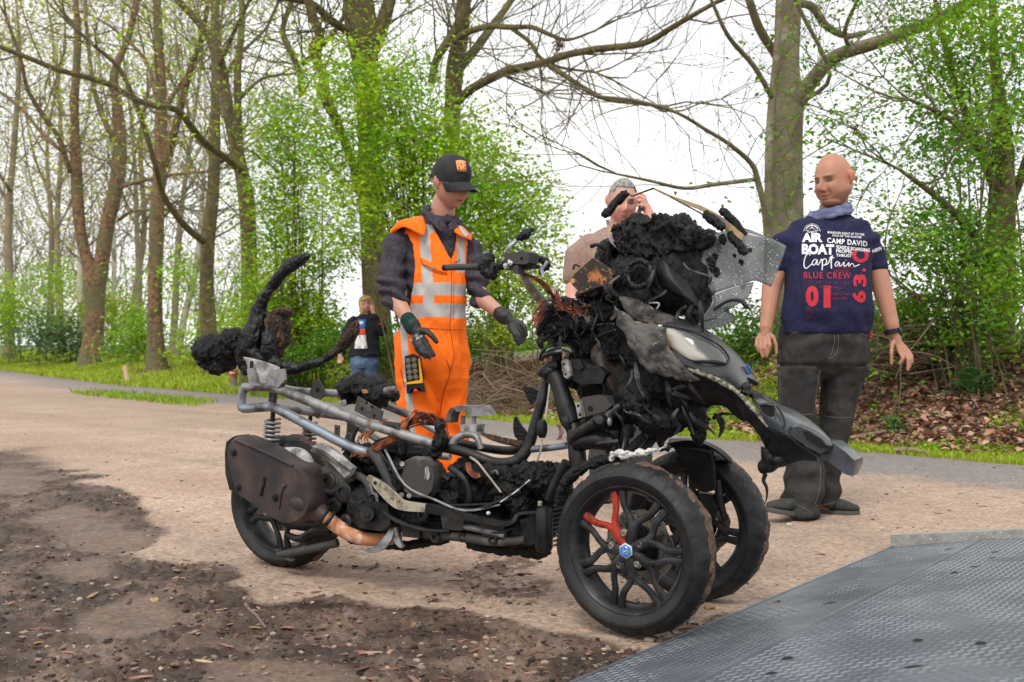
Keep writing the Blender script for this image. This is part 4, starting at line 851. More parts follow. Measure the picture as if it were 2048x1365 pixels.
# gussets with holes
def charcol(pts, name, label):
    g = G(); TS(g, pts, 12, 3); blob(name, g, M['char'], BK, .0032, 1, ((45, .004, 2), (110, .004, 2)), label)
def plate(pts, t, th, m, name, label=None, bev=.2, holes=(), ins=.97):
    g = G(); g.slab(np.array([S(x, y, t) for x, y in pts]), NN, th, bev, ins); o_ = part(g, name, m, label, ang=30)
    for x, y, r in holes:
        g = G(); g.lathe(S(x, y, t - .0012), NN, [(0, .0001), (.0004, r * S(x, y, t)[1] / FP)], 12); g.build('hole', M['hole'], o_)
    return o_
M['hole'] = mat('dark hole', (.004, .004, .004), .95)
plate([(715, 793), (766, 823), (762, 843), (738, 838), (708, 822)], -.135, .006, 'dark_cast', 'gusset_plate', 'dark perforated plate on the upper rail', holes=[(724, 818, 4), (748, 832, 4), (733, 806, 3.5), (744, 814, 3.5)])
plate([(628, 762), (636, 757), (646, 775), (651, 790), (640, 800), (624, 796), (618, 785)], .12, .008, 'dark_cast', 'rail_bracket', 'keyhole-shaped bracket on the far rail', holes=[(635, 780, 5)])
plate([(622, 808), (650, 806), (648, 830), (634, 838), (620, 828)], .10, .012, 'steel', 'rail_bracket', 'lower shock bracket', holes=[(634, 820, 4)])
plate([(669, 850), (679, 852), (678, 872), (668, 868)], -.14, .005, 'dark_cast', 'small_bracket', holes=[(673, 858, 2.5), (673, 866, 2)])
plate([(694, 846), (713, 856), (705, 872), (700, 890), (716, 902), (682, 902), (686, 884), (692, 868)], -.10, .02, 'dark_cast', 'gusset_plate', 'scorched gusset between the rails', holes=[(699, 862, 2.6), (697, 872, 2.6), (699, 882, 3)])
plate([(676, 803), (687, 800), (690, 814), (678, 815)], -.13, .012, 'cast', 'small_bracket'); plate([(762, 852), (766, 842), (796, 846), (798, 862), (793, 862), (792, 851), (770, 849), (768, 858)], -.13, .008, 'dark_cast', 'cable_hook')
plate([(538, 785), (548, 787), (545, 812), (536, 812)], -.10, .02, 'dark_cast', 'perforated_strut', 'short perforated upright at the tail', holes=[(541, 793, 2), (541, 801, 2)])
g = G(); g.patch([[S(486, 714, -.12), S(505, 717, -.11), S(530, 724, -.10), S(556, 732, -.08), S(560, 724, -.07)], [S(494, 730, -.12), S(512, 735, -.115), S(532, 742, -.10), S(552, 746, -.09), S(560, 742, -.08)], [S(498, 752, -.13), S(514, 756, -.12), S(532, 762, -.11), S(549, 762, -.10), S(562, 760, -.09)], [S(500, 770, -.13), S(515, 774, -.12), S(532, 776, -.11), S(548, 774, -.10), S(565, 770, -.09)]], 4, 4, .008); part(g, 'tail_casting', 'cast', 'pale grey cast tail bracket', ang=None)
plate([(493, 738), (508, 736), (512, 766), (520, 772), (498, 772)], -.145, .012, 'steel', 'tail_plate'); plate([(538, 740), (568, 738), (570, 760), (556, 776), (530, 770)], -.14, .012, 'steel', 'tail_plate')
for x, y in ((503, 728), (558, 726), (566, 765)):
    g = G(); TS(g, [(x, y + 8, -.12, 4), (x, y, -.12, 4), (x, y - 6, -.12, 3)], 8, 1); part(g, 'tail_bolt', 'black_metal')
# ---- shock absorbers
def shock(x, y0, y1, t, rp, turns, label, wr=2.6):
    root = None; g = G(); TS(g, [(x + 2, y0 - 26, t, rp * .32), (x, y0, t, rp * .32), (x - 2, y1, t, rp * .42)], 10, 1); root = part(g, 'shock_absorber', 'black_metal', label)
    c0, c1 = S(x, y0, t), S(x - 3, y1, t); k = c0[1] / FP; pts = []
    for i in range(turns * 14 + 1):
        a = 2 * math.pi * i / 14; pts.append(c0 + (c1 - c0) * i / (turns * 14) + (math.cos(a) * UX + math.sin(a) * NN) * rp * k)
    g = G(); g.tube(pts, wr * k, 7, 1); g.build('spring', M['steel'], root)
    g = G(); g.lathe(c0, (0, 0, 1), [(-.004, rp * k * .3), (-.004, rp * k * 1.1), (.004, rp * k * 1.1), (.006, rp * k * .3)], 20); g.build('spring_seat', M['black_metal'], root)
shock(545, 838, 905, -.10, 15, 8, 'near rear shock absorber with its coil spring bared')
shock(620, 846, 900, .13, 13, 7, 'far rear shock absorber behind the muddy tyre')
# ---- swing arm and engine
g = G(); TS(g, [(572, 905, -.12, 10), (596, 907, -.13, 12), (612, 918, -.14, 12), (622, 938, -.14, 11), (634, 952, -.14, 9)], 12, 3); part(g, 'swing_arm', 'cast', 'pale cast arm above the muffler')
plate([(578, 908), (598, 903), (592, 924), (578, 928)], -.15, .02, 'cast', 'arm_lug')
g = G(); g.patch([[S(624, 897, -.17), S(645, 906, -.17), S(668, 922, -.17), S(698, 940, -.16)], [S(629, 893, -.20), S(650, 900, -.20), S(675, 917, -.20), S(706, 938, -.19)], [S(646, 893, -.17), S(664, 902, -.17), S(686, 920, -.17), S(703, 938, -.16)]], 4, 3, .012)
g.slab(np.array([S(x, y, -.185) for x, y in ((624, 896), (634, 892), (660, 905), (704, 938), (700, 950), (690, 958), (668, 934), (644, 912))]), NN, .03, .3, .95); part(g, 'peg_bracket', 'cast', 'silver-grey slanting bracket blade above the engine')
g = G()
for x, y, t, rx, ry, rt in ((700, 975, -.02, 62, 55, .13), (760, 1010, -.04, 60, 60, .14), (690, 1030, -.05, 50, 40, .10), (830, 960, 0, 60, 60, .13), (860, 1040, 0, 90, 34, .12), (950, 1050, 0, 90, 30, .11), (1030, 1056, 0, 70, 32, .11), (950, 985, 0, 100, 42, .09), (1040, 980, 0, 60, 42, .09), (1075, 1030, .02, 50, 60, .12), (780, 930, .0, 60, 30, .1), (640, 985, .0, 36, 40, .08), (1110, 990, .05, 30, 60, .08)): ES(g, x, y, t, rx, ry, rt, 16)
TS(g, [(940, 1085, 0, 16), (1000, 1100, 0, 14), (1060, 1104, 0, 14), (1100, 1100, 0, 10)], 10, 2); TS(g, [(700, 1080, 0, 10), (800, 1090, 0, 10), (900, 1080, 0, 10)], 10, 2)
blob('engine_block', g, M['char'], BK, .0065, 2, ((12, .010, 2), (45, .005, 3), (110, .003, 2)), 'lumpy soot-black engine mass')
g = G(); o = [(806, 922), (822, 914), (850, 916), (868, 930), (872, 955), (866, 985), (850, 1000), (822, 998), (806, 985), (800, 955)]; g.slab(np.array([S(x, y, -.165) for x, y in o]), NN, .05, .3, .9); cv = part(g, 'engine_cover', 'dark_cast', 'grey scorched engine cover with a torn patch')
for x, y in ((804, 928), (818, 992), (803, 990)):
    g = G(); TS(g, [(x, y, -.15, 5), (x, y, -.175, 5)], 12, 1); g.build('cover_bolt', M['cast'], cv)
g = G(); g.patch([[S(850 + 2 * i, 935 + 8 * j + 3 * math.sin(i * 2 + j), -.17 - .004 * math.sin(i + j)) for i in range(5)] for j in range(4)], 3, 3, .002); g.build('torn_foil', M['cast'], cv)
g = G(); TS(g, [(734, 1029, -.20, 14), (734, 1029, -.16, 15)], 20, 1); TS(g, [(734, 1029, -.21, 5), (734, 1029, -.18, 7)], 12, 1); part(g, 'pulley', 'black_metal', 'round pulley with a centre bolt')
plate([(712, 1012), (742, 1002), (776, 1008), (782, 1050), (762, 1064), (716, 1056), (708, 1036)], -.17, .05, 'black_metal', 'gear_casing', 'boxy black casing round the pulley', .3)
for x, y, r in ((655, 965, 20), (668, 1010, 18), (685, 985, 22), (640, 1020, 14), (700, 950, 16), (742, 985, 18), (690, 1045, 16), (870, 1075, 12), (650, 1050, 14), (845, 1030, 14), (925, 1075, 10), (985, 1080, 12)):
    g = G(); c = S(x, y, -.13 - .0012 * r); k = c[1] / FP; g.lathe(c, -NN, [(-.04, r * k), (0, r * k), (.004, r * k * .85), (.004, r * k * .45), (-.004, r * k * .4), (-.004, .001)], 20); part(g, 'casing_boss', 'black_metal')
g = G(); TS(g, [(640, 955, -.13, 9), (646, 980, -.15, 9), (668, 985, -.15, 9), (684, 965, -.14, 9), (676, 945, -.12, 9)], 10, 4); part(g, 'hose', 'black_plastic', 'fat looped hose')
for pts in ([(760, 905, -.14, 3), (780, 930, -.15, 3), (800, 960, -.15, 3), (850, 990, -.15, 3), (900, 1010, -.16, 3), (990, 1008, -.15, 3)], [(770, 900, -.15, 2.6), (810, 970, -.17, 2.6), (870, 1000, -.18, 2.6), (930, 1022, -.17, 2.6), (1000, 1010, -.15, 2)], [(746, 960, -.14, 4), (800, 968, -.1, 4), (850, 990, -.15, 4)], [(780, 940, -.12, 6), (850, 935, -.12, 7), (900, 960, -.12, 7)], [(740, 1000, -.15, 4), (790, 1040, -.17, 5), (850, 1060, -.16, 5), (900, 1062, -.15, 4)], [(960, 1064, -.14, 2), (1000, 1066, -.15, 2), (1030, 1055, -.15, 2)]):
    g = G(); TS(g, pts, 8, 4); part(g, 'cable', 'black_plastic' if pts[0][3] != 2.6 else 'steel')
# footboard rail
def ribbon(pts, wpx, th=.004, name='strip', m='beige', label=None):       # flat bar following points, wpx photo pixels tall
    g = G(); ce = catmull([(x, y, t) for x, y, t in pts], 4); wd = np.interp(np.linspace(0, 1, len(ce)), np.linspace(0, 1, len(wpx)), wpx)
    top, bot = [], []
    for i, (x, y, t) in enumerate(ce):
        j0, j1 = max(i - 1, 0), min(i + 1, len(ce) - 1); dx, dy = ce[j1][0] - ce[j0][0], ce[j1][1] - ce[j0][1]; l = math.hypot(dx, dy) + 1e-6; nx, ny = -dy / l, dx / l
        top.append(S(x - nx * wd[i] / 2, y - ny * wd[i] / 2, t)); bot.append(S(x + nx * wd[i] / 2, y + ny * wd[i] / 2, t))
    g.patch([top, bot], 1, 2, th); return part(g, name, m, label)
ribbon([(734, 954, -.20), (760, 975, -.20), (782, 996, -.20), (803, 1011, -.20), (850, 1017, -.20)], [8, 20, 24, 20, 16], .012, 'footboard_rail', 'beige', 'pale scorched end of the footboard rail')
ribbon([(848, 1017, -.20), (900, 1028, -.19), (960, 1040, -.18), (1008, 1048, -.17), (1026, 1042, -.17), (1038, 1028, -.16), (1080, 1025, -.15)], [16, 14, 13, 11, 8, 6, 5], .012, 'footboard_rail', 'black_metal', 'soot-black run of the footboard rail')
for x, y in ((750, 966), (784, 995), (797, 1001)):
    g = G(); g.lathe(S(x, y, -.203), -NN, [(-.002, .006), (.001, .006), (.002, .001)], 10); part(g, 'rail_rivet', 'black_metal' if x == 750 else 'gold')
ribbon([(740, 968, -.16), (744, 985, -.16), (752, 990, -.16), (754, 1005, -.16)], [5, 5, 5, 5], .005, 'thin_bracket', 'steel')
# centre stand
ribbon([(727, 1101, -.17), (745, 1101, -.17), (762, 1092, -.17), (776, 1076, -.16), (784, 1058, -.15)], [5, 13, 17, 15, 9], .014, 'stand_leg', 'steel', 'grey curved foot of the stand')
ribbon([(786, 1056, -.15), (792, 1078, -.15), (800, 1092, -.16), (806, 1094, -.16)], [13, 12, 8, 4], .012, 'stand_leg', 'steel', 'second short foot of the stand')
g = G(); TS(g, [(554, 1110, -.16, 4), (580, 1106, -.16, 8), (630, 1096, -.15, 8), (675, 1086, -.13, 9)], 10, 3); part(g, 'rear_stay', 'dark_cast', 'grey stay across the rear wheel')
plate([(548, 1098), (562, 1100), (570, 1112), (590, 1120), (584, 1124), (562, 1118)], -.16, .004, 'dark_cast', 'stay_bracket')
for pts in ([(575, 1070, -.08, 6), (600, 1078, -.09, 8), (630, 1062, -.10, 10), (660, 1058, -.1, 9)], [(560, 1040, -.06, 9), (600, 1050, -.06, 12), (640, 1050, -.06, 12)]):
    g = G(); TS(g, pts, 10, 3); part(g, 'brake_line', 'black_metal')
g = G(); c = S(1088, 1058, -.16); TS(g, [(1088, 1012, -.16, 5), (1088, 1018, -.16, 15), (1088, 1030, -.16, 18), (1088, 1095, -.16, 18), (1088, 1104, -.16, 13), (1088, 1106, -.16, 4)], 20, 1); cn = part(g, 'canister', 'black_plastic', 'smooth black canister in front of the engine')
g = G(); TS(g, [(1080, 1012, -.165, 4.5), (1080, 1003, -.165, 4.5)], 10, 1); g.build('cap', M['beige'], cn)
for i in range(9):
    plate([(1106, 1018 + i * 9), (1132, 1012 + i * 9), (1132, 1016 + i * 9), (1106, 1022 + i * 9)], -.06, .04, 'dark_cast', 'radiator_fin')
for pts, m_ in (([(850, 1068, -.12, 9), (920, 1074, -.13, 10), (990, 1084, -.13, 9), (1050, 1080, -.12, 8)], 'dark_cast'), ([(905, 1050, -.14, 6), (950, 1058, -.14, 6), (1010, 1072, -.14, 6)], 'steel'), ([(900, 935, -.13, 7), (930, 960, -.14, 7), (940, 1000, -.13, 7), (925, 1020, -.12, 7)], 'black_metal'), ([(700, 945, -.14, 7), (730, 960, -.15, 8), (745, 990, -.15, 8)], 'dark_cast'), ([(820, 1005, -.16, 4), (870, 1012, -.165, 4), (950, 1020, -.16, 4), (1005, 1000, -.15, 4)], 'black_plastic'), ([(765, 890, -.05, 12), (800, 905, -.06, 14), (850, 905, -.06, 12)], 'black_metal')):
    g = G(); TS(g, pts, 12, 4); part(g, 'engine_pipe', m_)
for pts, t_, m_ in (([(640, 935), (668, 925), (700, 940), (705, 965), (672, 975), (644, 960)], -.15, 'dark_cast'), ([(880, 1030), (930, 1036), (925, 1062), (885, 1060)], -.15, 'dark_cast'), ([(960, 1040), (1010, 1050), (1005, 1078), (965, 1072)], -.14, 'black_metal'), ([(1040, 1040), (1068, 1032), (1070, 1090), (1044, 1092)], -.12, 'black_metal'), ([(800, 1046), (842, 1050), (838, 1078), (804, 1074)], -.15, 'black_metal')):
    plate(pts, t_, .06, m_, 'engine_casting', bev=.3)
# melted belly and char over the engine
g = G()
for x, y, t, rx, ry, rt in ((1000, 950, -.08, 60, 25, .06), (1060, 955, -.08, 55, 30, .06), (1020, 985, -.10, 40, 25, .05), (950, 935, -.06, 50, 18, .06), (1040, 1010, -.10, 30, 20, .04), (1090, 960, -.06, 30, 40, .05), (905, 1000, -.08, 30, 20, .04), (730, 910, -.08, 45, 18, .06), (800, 900, -.02, 70, 22, .08)): ES(g, x, y, t, rx, ry, rt, 12)
TS(g, [(883, 850, -.13, 10), (880, 875, -.14, 17), (876, 900, -.14, 14), (868, 925, -.13, 6)], 10, 3)
blob('melted_plastic', g, M['char'], BK, .005, 1, ((30, .012, 3), (90, .010, 3), (200, .003, 1)), 'crumpled melted plastic draped over the engine')
for pts, m_ in (([(940, 915, -.14, 2.5), (955, 925, -.15, 2.5), (975, 950, -.16, 2), (1002, 985, -.17, 2)], 'beige'), ([(985, 945, -.16, 2.5), (992, 942, -.16, 2.5), (996, 950, -.16, 2)], 'steel'), ([(1000, 1005, -.17, 1.6), (1030, 985, -.16, 1.6), (1060, 960, -.15, 1.6)], 'ash')):
    g = G(); TS(g, pts, 6, 3); part(g, 'bent_wire', m_)
ribbon([(936, 925, -.15), (938, 940, -.15), (950, 952, -.15), (960, 950, -.15)], [10, 11, 11, 8], .003, 'metal_tongue', 'copper_wire')
g = G(); ES(g, 977, 1027, -.19, 5, 4, .006); part(g, 'ash_lump', 'ash')
# ---- wiring harness
rgw = np.random.default_rng(3); g = G()
for i in range(46):
    a, b = rgw.uniform(-1, 1, 2); y0 = 835 + a * 12; 
    TS(g, [(800 + rgw.uniform(-6, 6), 860 + b * 10, -.05 + .05 * a, 1.3), (830, y0 + 8 * b, -.06, 1.3), (858 + rgw.uniform(-8, 8), 838 + 12 * b, -.05 + .04 * b, 1.3), (888, 848 + 10 * a, -.04, 1.2), (893 + rgw.uniform(-4, 6), 870 + 5 * b, -.04, 1)], 4, 4)
for i in range(22):
    a, b = rgw.uniform(-1, 1, 2); TS(g, [(820, 865 + 6 * a, -.10, 1.2), (780, 880 + 8 * b, -.12, 1.2), (745 + 10 * a, 900 + 4 * b, -.13, 1.2), (700 + 30 * abs(b), 910 + 6 * a, -.14, .9)], 4, 3)
for i in range(12):
    a, b = rgw.uniform(-1, 1, 2); TS(g, [(770 + 6 * a, 838, .02, 1), (748 + 8 * b, 858, .0, 1), (726 + 10 * a, 876 + 4 * b, -.02, 1), (735 + 14 * a, 892, -.04, .8), (780 + 10 * b, 905, -.05, .8)], 4, 3)
o_ = part(g, 'wiring_harness', 'copper_wire', 'tangled bare copper wires over the engine'); o_['kind'] = 'stuff'
# ---- battery lump
g = G(); ES(g, 735, 775, .05, 42, 24, .09, 14); ES(g, 705, 780, .04, 20, 26, .08); ES(g, 765, 790, .04, 28, 18, .07); ES(g, 720, 758, .05, 18, 10, .05); ES(g, 750, 808, .05, 24, 14, .06)
blob('burnt_battery_box', g, M['char'], BK, .005, 1, ((25, .014, 3), (90, .007, 3)), 'black burnt box lump on the rear frame')
g = G(); TS(g, [(772, 782, -.03, 7), (788, 779, -.05, 7), (791, 779, -.052, 4)], 12, 1); part(g, 'steel_stub', 'steel'); plate([(723, 780), (733, 778), (735, 786), (726, 788)], -.06, .004, 'rust', 'orange_flake')
# ---- seat latch stand
plate([(900, 820), (912, 812), (962, 812), (972, 832), (940, 834), (934, 824), (912, 824)], -.02, .07, 'steel', 'seat_latch_plate', 'flat steel latch plate standing over the rail', .1)
ribbon([(905, 818, -.03), (898, 830, -.03), (896, 846, -.03)], [8, 9, 9], .05, 'latch_side', 'dark_cast')
g = G(); TS(g, [(926, 832, .0, 4.5), (926, 852, .0, 4.5)], 8, 1); part(g, 'latch_post', 'steel'); g = G(); TS(g, [(948, 832, .0, 4.5), (948, 852, .0, 4.5)], 8, 1); part(g, 'latch_post', 'steel')
plate([(918, 850), (956, 850), (952, 864), (958, 872), (918, 872), (922, 862)], -.03, .05, 'cast', 'latch_base', 'yellowish cast latch base')
g = G(); TS(g, [(902, 898, -.05, 7), (910, 880, -.04, 8), (930, 870, -.03, 7), (952, 874, -.03, 7), (962, 898, -.03, 6)], 10, 4); part(g, 'latch_arch', 'steel')
ribbon([(962, 868, -.02), (985, 876, -.03), (1015, 884, -.03), (1045, 886, -.03)], [4, 12, 13, 8], .008, 'leather_strap', 'char_brown', 'dark dangling strap'); ribbon([(1010, 888, -.03), (1030, 892, -.03), (1048, 902, -.03)], [3, 4, 3], .006, 'leather_strap', 'char')
ribbon([(1030, 834, .02), (1033, 850, .02), (1040, 868, .02), (1058, 895, .02)], [3, 14, 24, 12], .01, 'melted_spike', 'char', 'pointed shard of melted plastic')
ribbon([(1046, 776, .05), (1060, 785, .05), (1074, 800, .05)], [6, 22, 34], .01, 'melted_spike', 'char')
# ---- charred rear rack
g = G(); ES(g, 434, 703, -.03, 36, 38, .10, 18); ES(g, 470, 688, -.03, 26, 28, .07); ES(g, 412, 700, -.03, 14, 24, .06); ES(g, 445, 730, -.03, 22, 18, .06)
blob('charred_round_lump', g, M['char'], BK, .006, 2, ((14, .014, 3), (50, .010, 3), (140, .004, 2)), 'round clinker-like black lump at the tail')
g = G(); TS(g, [(500, 745, -.04, 16), (492, 715, -.04, 22), (505, 680, -.04, 26), (514, 650, -.03, 22), (520, 610, -.03, 14), (545, 572, -.02, 12), (572, 540, -.01, 12), (596, 522, 0, 13), (612, 514, 0, 9), (619, 511, 0, 5)], 12, 4); TS(g, [(470, 690, -.04, 16), (500, 680, -.04, 18)], 10, 2)
TS(g, [(500, 700, -.05, 16), (525, 718, -.05, 12), (555, 727, -.04, 13), (590, 738, -.03, 12), (625, 729, -.02, 9), (650, 717, 0, 8), (680, 697, .01, 9)], 12, 4); ES(g, 540, 690, -.05, 14, 34, .04)
blob('charred_grab_rail', g, M['char_fine'], BK, .0045, 2, ((25, .006, 2), (90, .0045, 2)), 'curved black rack arm rising to a blunt tip')
g = G(); ES(g, 556, 660, .0, 27, 45, .05, 14); ES(g, 548, 700, 0, 24, 22, .04); ES(g, 568, 625, 0, 16, 12, .04)
blob('flaky_brown_slab', g, M['char_brown'], BK, .0045, 1, ((30, .010, 3), (100, .008, 3)), 'flaky brown charred slab on the rack')
g = G(); TS(g, [(672, 702, .01, 8), (690, 686, .01, 12), (703, 668, .01, 13), (710, 652, .01, 10), (714, 643, .01, 5)], 10, 3)
blob('leaf_stuck_tip', g, M['char_brown'], BK, .004, 1, ((60, .008, 3), (150, .006, 2)), 'tip crusted with brown leaf bits')
# ---- steering column, front suspension (near side)
def col(pts, m, name, label=None, k=16, sm=3): g = G(); TS(g, pts, k, sm); return part(g, name, m, label)
col([(1112, 690, -.06, 6), (1114, 708, -.07, 9), (1114, 730, -.07, 12), (1102, 742, -.08, 22), (1108, 752, -.08, 20), (1118, 770, -.09, 17), (1130, 810, -.10, 19), (1140, 838, -.10, 21), (1146, 848, -.10, 20)], 'char_fine', 'steering_strut', 'thick black near strut column')
col([(1136, 846, -.10, 24), (1148, 842, -.10, 24)], 'black_metal', 'strut_flange'); col([(1146, 850, -.10, 16), (1152, 880, -.11, 17), (1155, 915, -.12, 18), (1160, 940, -.12, 16)], 'black_metal', 'strut_lower', 'lower strut leg')
col([(1080, 748, -.09, 9), (1100, 735, -.09, 12), (1118, 728, -.09, 10)], 'black_metal', 'strut_clamp')
plate([(1122, 722), (1130, 719), (1136, 724), (1141, 752), (1134, 759), (1127, 754)], -.15, .02, 'cast', 'bolted_plate', 'speckled grey plate with two bolt holes', holes=[(1127, 729, 2.6), (1131, 749, 2.6)])
plate([(1136, 720), (1160, 718), (1176, 728), (1200, 734), (1212, 748), (1205, 768), (1160, 770), (1140, 758)], -.13, .08, 'char_fine', 'upper_arm', 'upper cast link of the tilting front end', .35); plate([(1148, 722), (1162, 722), (1168, 736), (1156, 742), (1146, 734)], -.14, .02, 'black_metal', 'arm_socket', bev=.3)
plate([(1154, 805), (1164, 795), (1190, 790), (1212, 795), (1224, 812), (1210, 824), (1180, 832), (1158, 838)], -.14, .08, 'dark_cast', 'lower_arm', 'brown-grey cast lower link with an oval hole', .35, holes=[(1181, 818, 6)])
plate([(1150, 806), (1160, 802), (1166, 834), (1156, 838)], -.155, .015, 'cast', 'bolted_plate', holes=[(1156, 812, 3), (1160, 830, 3)])
col([(1143, 882, -.14, 13), (1160, 866, -.15, 12), (1180, 852, -.16, 11), (1198, 842, -.16, 13)], 'black_metal', 'control_link', 'black control link with a ball joint'); g = G(); ES(g, 1200, 840, -.17, 15, 13, .03, 14); part(g, 'ball_joint', 'black_plastic'); g = G(); g.lathe(S(1199, 840, -.20), -NN, [(0, .013), (.004, .012), (.004, .005), (.008, .005), (.008, .001)], 12); part(g, 'joint_nut', 'dark_cast')
col([(1210, 842, -.14, 11), (1222, 825, -.12, 11), (1246, 812, -.10, 10), (1275, 815, -.08, 9), (1300, 835, -.05, 9)], 'black_metal', 'control_link'); g = G(); ES(g, 1219, 844, -.165, 5, 9, .012); part(g, 'bright_washer', 'steel')
col([(1225, 860, -.10, 12), (1222, 890, -.10, 14), (1228, 915, -.1, 14)], 'black_metal', 'link_post'); col([(1150, 885, -.13, 18), (1190, 880, -.13, 20), (1225, 888, -.12, 18)], 'black_metal', 'hub_carrier', 'black hub carrier above the near wheel', 14)
col([(1175, 889, -.15, 4), (1210, 885, -.15, 4), (1236, 883, -.14, 4)], 'dark_cast', 'tie_rod'); col([(1255, 850, -.08, 9), (1250, 880, -.08, 9), (1245, 905, -.1, 8)], 'black_plastic', 'hose')
col([(1290, 870, -.05, 8), (1270, 890, -.06, 9), (1255, 905, -.08, 9)], 'char', 'melted_rod'); col([(1320, 860, 0, 8), (1300, 885, -.03, 9), (1285, 905, -.05, 8)], 'char', 'melted_rod')
col([(1345, 860, .05, 7), (1320, 885, .04, 8), (1340, 900, .05, 6)], 'black_metal', 'control_link')
g = G(); g.patch([[S(1182, 700, -.08), S(1190, 690, -.10), S(1202, 690, -.10), S(1215, 700, -.06)], [S(1182, 720, -.08), S(1192, 722, -.11), S(1210, 725, -.10), S(1230, 735, -.05)], [S(1192, 745, -.08), S(1205, 755, -.11), S(1222, 760, -.10), S(1245, 765, -.05)], [S(1215, 775, -.07), S(1224, 785, -.09), S(1236, 792, -.08), S(1250, 795, -.05)]], 4, 4, .004); part(g, 'horn_trumpet', mat('scorched trumpet', (.030, .022, .018), .5, c2=(.30, .17, .10), scale=5, lo=.50, hi=.66), 'brown heat-stained flared panel', ang=None)
for pts in ([(1079, 720, -.10, 3), (1086, 702, -.11, 3), (1105, 690, -.11, 3), (1130, 690, -.10, 3), (1148, 700, -.09, 3), (1152, 715, -.08, 3)], [(1084, 722, -.11, 2.6), (1092, 706, -.12, 2.6), (1112, 698, -.12, 2.6), (1138, 704, -.11, 2.6)], [(1088, 712, -.13, 5), (1108, 706, -.13, 5), (1124, 703, -.12, 5)], [(1165, 668, -.08, 3), (1178, 655, -.09, 3), (1200, 650, -.1, 3), (1228, 649, -.1, 3)], [(1145, 648, -.06, 2.6), (1175, 630, -.07, 2.6), (1210, 618, -.08, 2.6), (1236, 612, -.09, 2.6)], [(1120, 640, -.06, 2), (1150, 638, -.07, 2), (1180, 632, -.07, 2)], [(1230, 660, -.1, 3), (1200, 672, -.1, 3), (1185, 690, -.09, 3)], [(1288, 800, -.12, 1.8), (1282, 790, -.12, 1.8), (1290, 815, -.12, 1.8), (1305, 828, -.12, 1.8)]):
    g = G(); TS(g, pts, 8, 4); part(g, 'hose' if pts[0][3] >= 3 else 'cable', 'black_plastic')
for pts in ([(1100, 765, -.10, 2.2), (1096, 800, -.11, 2.2), (1091, 838, -.12, 2.2)], [(1084, 880, -.12, 2), (1082, 900, -.12, 2), (1074, 923, -.12, 2)]): g = G(); TS(g, pts, 6, 2); part(g, 'steel_cable', 'cast')
g = G(); c = S(1081, 858, -.12); k = c[1] / FP
for dx in (0, 4, 8): g.ell(c + UX * dx * k, UX * 5 * k, NN * .018, UZ * 19 * k, 14)
part(g, 'cable_reel', 'black_plastic', 'small round cable reel')
g = G()
for i in range(9): a, b = rgw.uniform(-1, 1, 2); TS(g, [(1118 + 7 * a, 850, -.05, .5), (1122 + 6 * b, 864, -.05, .5), (1120 + 7 * a, 880, -.05, .5)], 4, 2)
part(g, 'loose_wires', mat('red wire', (.30, .035, .02), .6)); g = G()
# ---- central char tower
for x, y, t, rx, ry, rt in ((1105, 640, -.02, 26, 40, .06), (1130, 620, 0, 40, 26, .08), (1160, 650, 0, 45, 40, .09), (1210, 640, 0, 50, 50, .10), (1130, 665, -.02, 40, 28, .07), (1240, 690, 0, 40, 50, .12), (1180, 690, .02, 40, 36, .08), (1092, 660, -.02, 18, 22, .05), (1290, 790, -.02, 55, 60, .12), (1340, 760, 0, 60, 50, .14), (1380, 790, 0, 50, 40, .12), (1260, 760, .02, 50, 70, .10), (1200, 770, .05, 50, 50, .06), (1330, 840, -.02, 50, 30, .10), (1210, 850, .06, 60, 50, .06), (1310, 720, 0, 70, 40, .12), (1160, 740, .05, 40, 40, .05)): ES(g, x, y, t, rx, ry, rt, 14)
TS(g, [(1385, 820, -.03, 30), (1395, 850, -.03, 22), (1398, 885, -.03, 12), (1402, 902, -.03, 4)], 10, 2); TS(g, [(1400, 840, .0, 16), (1412, 845, 0, 10), (1425, 835, 0, 4)], 8, 2)
blob('melted_core', g, M['char'], BK, .006, 2, ((9, .020, 2), (40, .008, 3), (120, .004, 2)), 'sagging black melted core behind the fairing')
ribbon([(1428, 828, .05), (1440, 840, .05), (1444, 858, .05), (1437, 876, .05)], [6, 14, 10, 3], .002, 'dangling_flap', 'scorch', 'curled grey flap dangling under the fairing'); ribbon([(1425, 838, .05), (1445, 828, .06), (1470, 830, .08)], [8, 6, 2], .004, 'dangling_flap', 'char')
# ---- torn sheets and strips of melted plastic hanging off the front
rgt = np.random.default_rng(12)
for i in range(40):
    if i < 22: x, y, t = rgt.uniform(1225, 1400), rgt.uniform(700, 830), -.17 + rgt.uniform(0, .05)
    elif i < 32: x, y, t = rgt.uniform(1200, 1400), rgt.uniform(520, 640), -.155 + rgt.uniform(0, .04)
    else: x, y, t = rgt.uniform(1080, 1200), rgt.uniform(610, 680), -.10 + rgt.uniform(0, .03)
    L_ = rgt.uniform(25, 75); w0 = rgt.uniform(3, 11); a_ = rgt.normal() * .6 + 1.4; dx, dy = math.cos(a_) * L_, abs(math.sin(a_)) * L_
    if y + dy > 870: dy = 870 - y
    mm = ('char_fine', 'char', 'scorch', 'char_fine')[i % 4]
    ribbon([(x, y, t), (x + dx * .35 + rgt.normal() * 5, y + dy * .35, t - .012), (x + dx * .7 + rgt.normal() * 6, y + dy * .7, t - .006 + rgt.normal() * .01), (x + dx, y + dy, t)], [w0 * .5, w0, w0 * .7, 2], .003, 'melted_strip', mm)
